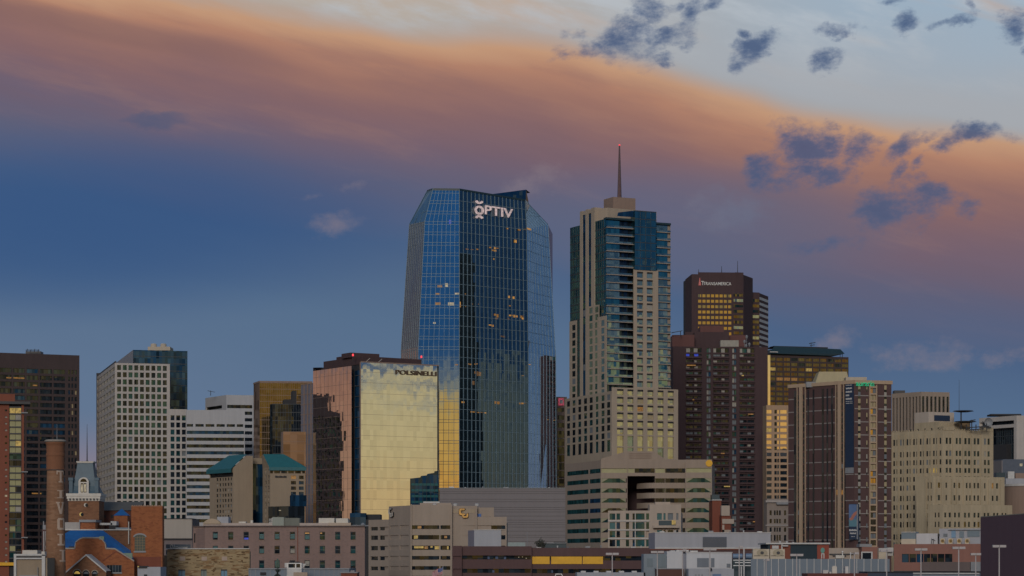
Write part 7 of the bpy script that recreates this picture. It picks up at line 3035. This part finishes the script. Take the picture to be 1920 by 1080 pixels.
# red brick pieces with pale stepped trim behind
e, F = block('brick_block', 'narrow red brick block right of the tan precast office', 'building', 1335.5, 1352.5, 937.5, 742, 12, W_red)
m = MB()
m.fbox(F, F.u(1336), F.u(1350), zat(937.5, 742), zat(927, 742), -8, -2)
part(m, 'rooftop_plant', M_darkteal, e)
m = MB()
m.fbox(F, -.1, F.L + .1, zat(938.2, 742), zat(936.8, 742), -12, .3)
part(m, 'coping', M_pale, e)
e, F = block('ornate_house', 'red brick house front with pale stepped stone trim beside the narrow brick block', 'building', 1352.5, 1370, 966, 735, 10, W_red)
for (pa, pb, ya, yb) in ((1352.5, 1368, 948, 967), (1354, 1376, 973, 982), (1354, 1358, 984, 998), (1354, 1370, 993.5, 998.5)):
    m = MB()
    m.fbox(F, F.u(pa), F.u(pb), zat(yb, 735), zat(ya, 735), -3 if ya == 948 else -.2, .4)
    part(m, 'stone_trim', W_apt, e)

# white penthouse cluster
D = 500
e, F = block('plant_room', 'blue grey louvred plant room at the left of the white rooftop cluster', 'plant room', 1207, 1252, 1038.5, D, 9, wall('blue_grey_metal', (.25, .29, .33, 1), .07), base=0)
m = MB()
m.fbox(F, F.u(1213), F.u(1224), zat(1063, D), zat(1047, D), 0, .05)
m.fbox(F, F.u(1234), F.u(1251), zat(1064, D), zat(1039, D), 0, .08)
part(m, 'louvre_panel', wall('dim_blue_grey_metal', (.20, .24, .27, 1), .05), e)
e, F = block('plant_room', 'tall plain white plant room with capped vents between the louvred ones', 'plant room', 1250.5, 1281, 1033.5, D - 2, 9, W_white2)
m = MB()
for (pa, pb, ya) in ((1258, 1266, 1032), (1269, 1292, 1031)):
    m.fbox(F, F.u(pa), F.u(pb), zat(1034.5, D), zat(ya, D), -5, -1)
part(m, 'roof_vent', M_pale, e)
e, F = block('plant_room', 'wide white plant room with two grey louvres and a tall lamp post before it', 'plant room', 1287, 1372.5, 1035.5, D - 4, 10, W_white2)
m = MB()
m.fbox(F, F.u(1307), F.u(1329), zat(1063.5, D), zat(1046.5, D), 0, .08)
m.fbox(F, F.u(1333), F.u(1339.5), zat(1063.5, D), zat(1046.5, D), 0, .08)
m.fbox(F, F.u(1362.5), F.u(1369.5), zat(1064, D), zat(1056.8, D), 0, .08)
part(m, 'louvre_panel', wall('mid_grey_louvre', (.19, .21, .24, 1), .05), e)
m = MB()
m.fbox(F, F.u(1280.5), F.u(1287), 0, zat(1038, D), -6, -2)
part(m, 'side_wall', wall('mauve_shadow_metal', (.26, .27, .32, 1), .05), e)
m = MB()
m.fbox(F, F.u(1295), F.u(1309), zat(1036, D), zat(1032.5, D), -4, -1)
m.fbox(F, -.1, F.L + .1, zat(1036.5, D), zat(1035.2, D), -10, .15)
part(m, 'roof_vent', M_pale, e)
e, F = block('flat_roofed_annex', 'pale annex with a small blue window below the wide white plant room', 'annex', 1291, 1376, 1066.5, D - 14, 9, W_lightmetal)
m = MB()
m.fbox(F, F.u(1336), F.u(1352), zat(1086, D), zat(1075.5, D), 0, .08)
part(m, 'window', plain('blue_window', (.12, .19, .33, 1), .4), e)
m = MB()
for pa in (1303, 1309, 1315):
    m.fbox(F, F.u(pa), F.u(pa + 3), zat(1080, D), zat(1075.8, D), 0, .06)
part(m, 'vent', M_grey, e)
m = MB()
q = F.pt(F.u(1332.5), zat(1067, D), .4)
m.lathe((q.x, q.y), [(.25, q.z - .25), (.28, q.z), (.12, q.z + .3)], 10)
part(m, 'floodlight', M_dark, e)
e, F = block('brick_stair_tower', 'low dark red brick wall under the blue grey plant room', 'wall', 1232, 1283, 1066, D - 8, 7, wall('brown_red_brick', (.13, .065, .055, 1), .1))
m = MB()
m.fbox(F, -.2, F.L, zat(1067, D), zat(1065.4, D), -7, .15)
part(m, 'coping', M_grey, e)
e, F = block('brick_wall', 'stretch of red brick wall below the blue roof pipes', 'wall', 1374, 1409, 1063, D - 3, 6, W_red)
m = MB()
m.fbox(F, 0, F.L, zat(1064, D), zat(1062.4, D), -6, .2)
part(m, 'coping', M_dark, e)
pk = empty('pipe_rack', (*at(1392, D - 8), 0), 'blue tanks and white pipes racked before the long white building', 'pipe rack')
m = MB()
for (pa, pb, y, r_) in ((1374, 1392, 1043, .50), (1398, 1411, 1043, .55)):
    a_, b2 = at(pa, D - 4), at(pb, D - 4)
    m.tube((a_.x, a_.y, zat(y, D)), (b2.x, b2.y, zat(y, D)), r_, r_, 16)
part(m, 'tank', plain('blue_tank', (.16, .24, .36, 1), .5), pk)
m = MB()
for (pa, pb, y) in ((1375, 1409, 1050.5), (1375, 1409, 1060.5), (1378, 1409, 1055)):
    a_, b2 = at(pa, D - 6), at(pb, D - 6)
    m.tube((a_.x, a_.y, zat(y, D)), (b2.x, b2.y, zat(y, D)), .11, .11, 8)
part(m, 'pipe', M_white, pk)
m = MB()
Fk = fp(1374, D - 3.4, 1411, D - 3.4)
m.fbox(Fk, 0, Fk.L, 0, zat(1048, D), -2, 0)
part(m, 'backing', M_darkteal, pk)
for pa in (1390, 1395):
    m = MB()
    a_ = at(pa, D - 7)
    m.tube((a_.x, a_.y, 0), (a_.x, a_.y, zat(1029 if pa == 1395 else 1062, D)), .16, .16, 8)
    part(m, 'riser', M_pale, pk)

# two cream air conditioners on one stand
D = 445
for k_, (pa, pb) in enumerate(((1412, 1442.5), (1444, 1471.5))):
    e, F = block('air_conditioner', ('cream air conditioner with round fan, left of a pair by the white building', 'cream air conditioner with round fan, right of a pair by the dark shop front')[k_], 'air conditioner', pa, pb, 1029.5, D, 2.2, M_creamunit, base=0, group='rooftop air conditioners')
    uc = F.L * .55
    m = MB()
    n = 20
    m.fpoly(F, [(uc + .98 * cos(2 * pi * i / n), zat(1036.3, D) + .62 * sin(2 * pi * i / n)) for i in range(n)], 0, .10)
    fn = part(m, 'fan_housing', wall('worn_enamel_%d' % k_, (.44, .38, .28, 1), .1), e)
    m = MB()
    m.fpoly(F, [(uc + .32 * cos(2 * pi * i / n), zat(1036.6, D) + .28 * sin(2 * pi * i / n)) for i in range(n)], .10, .16)
    part(m, 'fan', M_darkmetal, fn)
    m = MB()
    m.fbox(F, .15, F.L - .15, zat(1042.5, D), zat(1041.6, D), 0, .06)
    part(m, 'drip_tray', M_dark, e)

# dark shop front with the red end panel
D = 520
e, F = block('shop_building', 'dark teal shop front with a red end panel and a teal emblem', 'shop', 1440, 1554, 1020.5, D, 16, wall('dark_teal_cladding', (.035, .055, .07, 1), .08))
m = MB()
m.fbox(F, F.u(1532), F.L, 0, zat(1020.5, D), 0, .15)
rp = part(m, 'red_panel', wall('rust_red_panel', (.30, .085, .06, 1), .06), e)
m = MB()
m.fbox(F, F.u(1444), F.u(1482), 0, zat(1022, D), 0, .1)
part(m, 'brick_panel', W_red, e)
m = MB()
m.fbox(F, -.5, F.L + .2, zat(1020.4, D), zat(1017.6, D), -16, .6)
part(m, 'roof_edge', M_pale, e)
n = 20
m = MB()
m.fpoly(F, [(F.u(1542.3) + .44 * cos(2 * pi * i / n), zat(1032, D) + .58 * sin(2 * pi * i / n)) for i in range(n)], .15, .22)
em = part(m, 'round_emblem', plain('teal_emblem', (.10, .30, .26, 1), .5), rp)
m = MB()
for (pa, pb) in ((1539.6, 1541.4), (1543.8, 1545.6)):
    m.fbox(F, F.u(pa), F.u(pb), zat(1047, D), zat(1037.5, D), .15, .2)
m.fbox(F, F.u(1541.4), F.u(1543.8), zat(1039.2, D), zat(1037.5, D), .15, .2)
part(m, 'emblem_stem', M_pale, rp)
m = MB()
for (pa, ya, yb) in ((1464.5, 1014, 1020), (1477.5, 1014.4, 1020), (1489, 1016, 1020)):
    q = F.pt(F.u(pa), 0, -2)
    m.lathe((q.x, q.y), [(.15, zat(yb, D)), (.15, zat(ya + 1.5, D)), (.3, zat(ya + 1, D)), (.2, zat(ya, D))], 8)
part(m, 'roof_vent', M_pale, e)
m = MB()
m.fbox(F, F.u(1447), F.u(1459), zat(1029, D), zat(1023, D), .1, 1.0)
m.fbox(F, F.u(1466), F.u(1477), zat(1024.5, D), zat(1022.4, D), .1, .8)
m.fbox(F, F.u(1464.5), F.u(1467), zat(1031, D), zat(1020, D), .1, .4)
part(m, 'wall_box', M_pale, e)

# beige wall with clutter, and small brick wing with a dark window
D = 550
e, F = block('beige_wall_building', 'long beige wall with white rooftop vents between the shop and the brick wing', 'building', 1553.5, 1618, 1027.5, D, 8, W_apt)
m = MB()
for (pa, pb, ya, yb) in ((1555, 1600, 1038, 1040), (1561, 1569, 1040, 1043), (1576, 1586, 1040.4, 1043.4), (1596, 1606, 1036.5, 1038.4)):
    m.fbox(F, F.u(pa), F.u(pb), zat(yb, D), zat(ya, D), 0, .4)
part(m, 'cable_tray', M_darkmetal, e)
for (pa, y) in ((1579, 1033), (1594, 1036)):
    m = MB()
    q = F.pt(F.u(pa), 0, .7)
    m.lathe((q.x, q.y), [(.12, 0), (.12, zat(y + 3, D)), (.22, zat(y + 2, D)), (.16, zat(y, D))], 8)
    part(m, 'vent_pipe', M_white, e)
m = MB()
m.fbox(F, F.u(1566), F.u(1582), zat(1047, D), zat(1041, D), .2, 1.0)
m.fbox(F, F.u(1612), F.u(1617.5), 0, zat(1036, D), 0, .5)
part(m, 'wall_box', M_offwhite, e)
e, F = block('brick_wing', 'small salmon brick wing with a pale framed dark window', 'building', 1616, 1647, 1025.5, D - 4, 8, W_brick2)
m = MB()
m.fbox(F, F.u(1614.6), F.u(1636), zat(1050, D), zat(1034.5, D), 0, .12)
wd = part(m, 'window_frame', M_pale, e)
m = MB()
m.fbox(F, F.u(1617), F.u(1633.2), zat(1050, D), zat(1036.6, D), .12, .16)
part(m, 'window', G_dark, wd)
m = MB()
m.fbox(F, F.u(1613), F.u(1636), zat(1025.5, D), zat(1020, D), -6, -1)
part(m, 'rooftop_plant', M_grey, e)
e, F = block('stucco_pier', 'cream stucco pier with a boxy white top behind a lamp post', 'pier', 1647.5, 1664, 1029, D - 6, 5, M_creamunit)
m = MB()
m.fbox(F, F.u(1666), F.u(1676), zat(1042, D), zat(1027, D), -4, -1)
m.fbox(F, F.u(1648), F.u(1673), zat(1034, D), zat(1028, D), -4, .2)
part(m, 'white_box', M_pale, e)

# corrugated metal fence
D = 430
fn = empty('metal_fence', (*at(1537, D), 0), 'blue grey corrugated metal fence with white seams along the rooftop', 'fence')
F = fp(1408, D, 1668, D)
m = MB()
m.fbox(F, 0, F.L, 0, zat(1048, D), -.3, 0)
part(m, 'sheet', W_fence, fn)
m = MB()
x = 1419.5
while x < 1667:
    m.fbox(F, F.u(x) - .055, F.u(x) + .055, zat(1100, D), zat(1047.6, D), 0, .10)
    x += 13.35
part(m, 'seam', M_pale, fn)
e, F = block('red_roofed_shed', 'low dark red roof in front of the metal fence', 'shed', 1514, 1627, 1075.2, 405, 8, wall('dull_red_roof', (.15, .055, .05, 1), .1))
m = MB()
for (pa, pb, ya) in ((1546, 1556, 1069), (1558, 1562, 1072), (1588, 1594, 1062)):
    m.fbox(F, F.u(pa), F.u(pb), zat(1076, 405), zat(ya, 405), -4, -2)
part(m, 'roof_vent', M_pale, e)
m = MB()
m.fpoly(F, [(F.u(1563.5), zat(1076, 405)), (F.u(1572.5), zat(1076, 405)), (F.u(1572.5), zat(1063.5, 405)), (F.u(1570.8), zat(1061, 405)), (F.u(1565.2), zat(1061, 405)), (F.u(1563.5), zat(1063.5, 405))], -3, -2.2)
part(m, 'arched_vent', M_offwhite, e)
e, F = block('navy_roofed_shed', 'dark navy flat roofed shed at the bottom between the red roof and brick building', 'shed', 1626, 1712, 1072.5, 410, 10, M_navy)
m = MB()
m.fbox(F, 0, F.L, zat(1073.4, 410), zat(1072, 410), -10, .2)
part(m, 'roof_edge', M_dark, e)

# salmon brick building with the ribbon window and the plant on its roof
D = 520
wb = empty('brick_building', (*at(1757, 530), 0), 'salmon brick building with a dark ribbon window under rooftop plant', 'building')
F = fp(1676, D + 4, 1840, D - 4)
T_ = wallpanel(wb, F, D, 1020, [(1691, 1704.2), (1705.2, 1717.4), (1718.4, 1731), (1732, 1744.2), (1745.2, 1757.4), (1758.4, 1770.6), (1771.6, 1785.5)], [(1038.6, 1054.4)], lambda i, j: choose((G_navy, 1.2), (G_dark, 1)), W_brick2, depth=.3)
slab(wb, [(1676.4, D + 5), (1840, D - 3.4), (1842, D + 20), (1680, D + 24)], 1020.5, D, W_brick2)
m = MB()
m.fbox(F, F.u(1728), F.u(1820), zat(1071, D), zat(1053.6, D), 0, .5)
part(m, 'metal_skirt', wall('grey_brown_panel', (.16, .125, .12, 1), .06), wb)
m = MB()
m.fbox(F, F.u(1821.5), F.L, zat(1071, D), zat(1053.5, D), 0, .6)
part(m, 'pale_door', M_grey, wb)
m = MB()
m.fbox(F, 0, F.L, zat(1074, D), zat(1070.6, D), 0, .2)
part(m, 'dark_plinth', M_dark, wb)
m = MB()
m.fbox(F, F.u(1712), F.L, zat(1090, D), zat(1074, D), 0, 1.4)
part(m, 'glazed_base', wall('pale_blue_base', (.22, .25, .30, 1), .06), wb)
m = MB()
m.fbox(F, F.u(1712), F.L, zat(1076, D), zat(1074, D), 1.4, 1.7)
part(m, 'base_rail', M_pale, wb)
# rooftop plant of the salmon brick building: boxes, vents, fans
D = 535
Fx = fp(1688, D + 3, 1840, D - 2)
for (nm, lab, pa, pb, yt, yb, mt) in (('plant_box', 'long louvred blue grey plant box over a cream base, leftmost on the salmon brick roof', 1689, 1716, 998, 1010, wall('plant_grey_blue', (.20, .25, .29, 1), .06)),
                                      ('plant_box', 'tall plain white plant box on the salmon brick roof', 1717, 1757, 1000, 1020, W_white2),
                                      ('plant_box', 'white plant frame with hooded blue grey vents on the salmon brick roof', 1760, 1840, 991, 1020, W_lightmetal)):
    e = empty(nm, Fx.pt(Fx.u((pa + pb) / 2), zat(1021, D), -3), lab, 'plant box', 'rooftop plant boxes')
    m = MB()
    m.fbox(Fx, Fx.u(pa), Fx.u(pb), zat(yb, D), zat(yt, D), -6, -1, back=True)
    part(m, 'casing', mt, e)
    if pa == 1689:
        m = MB()
        m.fbox(Fx, Fx.u(pa), Fx.u(pb), zat(1021, D), zat(1010.2, D), -6, -.8)
        part(m, 'base', M_creamunit, e)
        m = MB()
        m.fbox(Fx, Fx.u(pa), Fx.u(pb), zat(998, D), zat(996.8, D), -6, -.8)
        part(m, 'lid', M_pale, e)
    if pa == 1717:
        m = MB()
        for px_ in (1745, 1748.5):
            a_ = Fx.pt(Fx.u(px_), zat(1020, D), -.8)
            m.tube(a_, a_ + Vector((.2, 0, 1.15)), .07, .07, 6)
        a_ = Fx.pt(Fx.u(1745.5), zat(1010, D), -.8)
        m.tube(a_, a_ + Vector((.9, 0, -.5)), .07, .07, 6)
        part(m, 'stair_rail', M_darkmetal, e)
        m = MB()
        m.fbox(Fx, Fx.u(1757), Fx.u(1761), zat(1006, D), zat(1001, D), -3, -1)
        part(m, 'dark_hatch', M_dark, e)
    if pa == 1760:
        for (va, vb, ya, yb2, mt2) in ((1768, 1775.5, 1000.5, 1006, 'dim'), (1783, 1791, 995, 1008, 'blue'), (1798, 1806.5, 996, 1008, 'grey'), (1813, 1836, 994.5, 1006.5, 'grey')):
            m = MB()
            m.fbox(Fx, Fx.u(va), Fx.u(vb), zat(yb2, D), zat(ya, D), -1, -.85)
            part(m, 'hooded_vent', {'dim': M_curtain, 'blue': plain('sky_blue_panel', (.16, .28, .42, 1), .5), 'grey': MATS['plant_grey_blue']}[mt2], e)
        m = MB()
        m.fbox(Fx, Fx.u(1777), Fx.u(1838), zat(994, D), zat(992.6, D), -2, -.6)
        part(m, 'dark_rail', M_grey, e)
for k_, px_ in enumerate((1767.5, 1782.5, 1798.5, 1813.5)):
    lab = ('yellow lit fan unit at the left end of the fan row', 'yellow lit fan unit, second from the left in the fan row', 'yellow lit fan unit, third from the left in the fan row', 'yellow lit fan unit at the right end of the fan row')[k_]
    u = Fx.u(px_)
    z = zat(1014.3, D)
    e = empty('roof_fan', Fx.pt(u, zat(1020, D), 0), lab, 'fan', 'row of rooftop fans')
    m = MB()
    m.fbox(Fx, u - .52, u + .52, zat(1020, D), zat(1009.5, D), -.6, 0)
    part(m, 'casing', M_creamunit, e)
    m = MB()
    n = 16
    m.fpoly(Fx, [(u + .40 * cos(2 * pi * i / n), z + .40 * sin(2 * pi * i / n)) for i in range(n)], 0, .08)
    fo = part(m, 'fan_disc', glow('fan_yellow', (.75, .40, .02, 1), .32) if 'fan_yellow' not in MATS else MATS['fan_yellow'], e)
    m = MB()
    for i in range(4):
        a_ = pi / 4 + i * pi / 2
        m.fpoly(Fx, [(u + .06 * cos(a_ - 1), z + .06 * sin(a_ - 1)), (u + .34 * cos(a_ - .22), z + .34 * sin(a_ - .22)), (u + .34 * cos(a_ + .22), z + .34 * sin(a_ + .22)), (u + .06 * cos(a_ + 1), z + .06 * sin(a_ + 1))], .08, .12)
    part(m, 'fan_blade', M_dark, fo)
    m = MB()
    a_ = Fx.pt(u + .55, zat(1020, D), .1)
    m.tube(a_, a_ + Vector((-.35, 0, 1.05)), .06, .06, 6)
    part(m, 'bracket', M_grey, e)

# plum wall at the lower right
D = 400
e, F = block('plum_clad_building', 'large blank plum metal wall filling the lower right corner', 'building', 1838.5, 1990, 968.5, D, 30, W_plum, th=-14)
m = MB()
Fp_ = F
# its roofline climbs gently to the right
m.fpoly(Fp_, [(0, zat(968.5, D)), (Fp_.L, zat(968.5, D)), (Fp_.L, zat(957.5, D))], -30, 0)
part(m, 'raked_top', W_plum, e)
m = MB()
a_, b2 = Fp_.pt(0, zat(968.5, D), .08), Fp_.pt(Fp_.L, zat(957.5, D), .08)
dn = Vector((0, 0, -.16))
m.poly([a_ + dn, b2 + dn, b2, a_])
m.poly([a_, b2, b2 + Vector((0, 1, 0)), a_ + Vector((0, 1, 0))])
part(m, 'edge_trim', M_darkmetal, e)
m = MB()
for k_ in range(1, 10):
    u = Fp_.u(1838.5 + 15 * k_)
    m.fbox(Fp_, u - .03, u + .03, 0, zat(969, D), 0, .03)
part(m, 'panel_seam', W_plum, e)

# ------------------------------------------------------------------ lamp posts
lamps = [
    (1148, 1038, 395, 24, 'T-shaped lamp post right of the yellow garage panels'),
    (1232.5, 1034.5, 390, 24, 'T-shaped lamp post before the blue grey plant room'),
    (1280, 1031.5, 400, 14, 'thin lamp post with a short head between two white plant rooms'),
    (1331, 1029.5, 400, 24, 'T-shaped lamp post centred before the wide white plant room'),
    (1386, 1025, 405, 14, 'slim lamp post in front of the blue tanks'),
    (1436.5, 1049, 388, 12, 'lamp post with a small side head at the left end of the metal fence'),
    (1493.8, 1040, 385, 24, 'T-shaped lamp post before the dark shop front and fence'),
    (1602, 1037, 392, 16, 'slim lamp post before the beige wall and fence'),
    (1662.5, 1032, 380, 24, 'T-shaped lamp post at the right end of the metal fence'),
    (1726.8, 1029.5, 372, 23, 'left T-shaped lamp post before the salmon brick building'),
    (1797.6, 1026.5, 365, 24, 'T-shaped lamp post below the row of yellow fans'),
    (1829.5, 1038.5, 392, 19, 'shorter lamp post hard against the left edge of the plum wall'),
    (1873.5, 1023.3, 350, 25, 'T-shaped lamp post standing before the plum wall'),
]
LP = wall('lamp_post_paint', (.50, .46, .46, 1), .08)


def lamp_proto(H, w):
    r_ = empty('street_lamp', (0, 0, 0), 'x', 'lamp post', 'pale lamp posts')
    m_ = MB()
    m_.lathe((0, 0), [(.22, 0), (.22, .35), (.115, .4), (.09, H - .35)], 12)
    part(m_, 'pole', LP, r_)
    m_ = MB()
    m_.tube((-w / 2, 0, H - .30), (w / 2, 0, H - .30), .06, .06, 8)
    part(m_, 'arm', LP, r_)
    for sg in ((-1, 1) if w > 1.5 else (1,)):
        m_ = MB()
        x0, x1 = sorted((sg * w * .02, sg * w * .5))
        m_.prism([Vector((x0, -.28)), Vector((x1, -.28)), Vector((x1, .28)), Vector((x0, .28))], H - .40, H - .06, bottom=True)
        hd = part(m_, 'lamp_head', LP, r_)
        m_ = MB()
        m_.prism([Vector((x0 + .08, -.2)), Vector((x1 - .08, -.2)), Vector((x1 - .08, .2)), Vector((x0 + .08, .2))], H - .44, H - .402, bottom=True)
        part(m_, 'lens', M_grey, hd)
    return r_


first = None
for (px_, py_, d_, w_px, lab) in lamps:
    r_ = lamp_proto(zat(py_ - 2.2, d_), w_px * d_ / FPX)
    q = at(px_, d_)
    r_.location = (q.x, q.y, 0)
    r_['label'] = lab

# ------------------------------------------------------------------ small roof fittings along the near rooflines
for root, F_, d_, spots in ((n_, FC_g, 562, ((1010, 1026), (1046, 1023), (1066, 1025), (1102, 1024), (1128, 1022.5), (1160, 1024), (1188, 1025), (1204, 1023))),
                            (lw_, F_lw, 590, ((1242, 996), (1268, 994.5), (1290, 996.5), (1334, 995), (1372, 996), (1398, 994), (1426, 996))),
                            (g_, F_gh, 900, ((846, 912), (872, 913), (905, 911.5), (948, 913), (990, 912), (1030, 913)))):
    for k_, (px_, py_) in enumerate(spots):
        k2 = d_ / FPX
        q = F_.pt(F_.u(px_), 0, -3.0 - (k_ % 3))
        zb_ = zat(py_ + 8, d_) - 1
        m = MB()
        if k_ % 3 == 0:
            m.box(q.x - 4 * k2, q.x + 5 * k2, q.y - .8, q.y + .8, zb_, zat(py_, d_))
            part(m, 'rooftop_plant', M_grey if k_ % 2 else M_pale, root)
        else:
            m.lathe((q.x, q.y), [(1.0 * k2, zb_), (1.0 * k2, zat(py_ + 1.5, d_)), (1.9 * k2, zat(py_ + 1.2, d_)), (1.2 * k2, zat(py_, d_))], 10)
            part(m, 'vent_pipe', M_pale if k_ % 2 else M_grey, root)

# walls, fences and houses here are things of their own, whatever their names suggest
for o in scene.objects:
    if o.parent is None and o.type in ('EMPTY', 'MESH') and not o.get('kind') and o.get('category'):
        o['kind'] = 'thing'
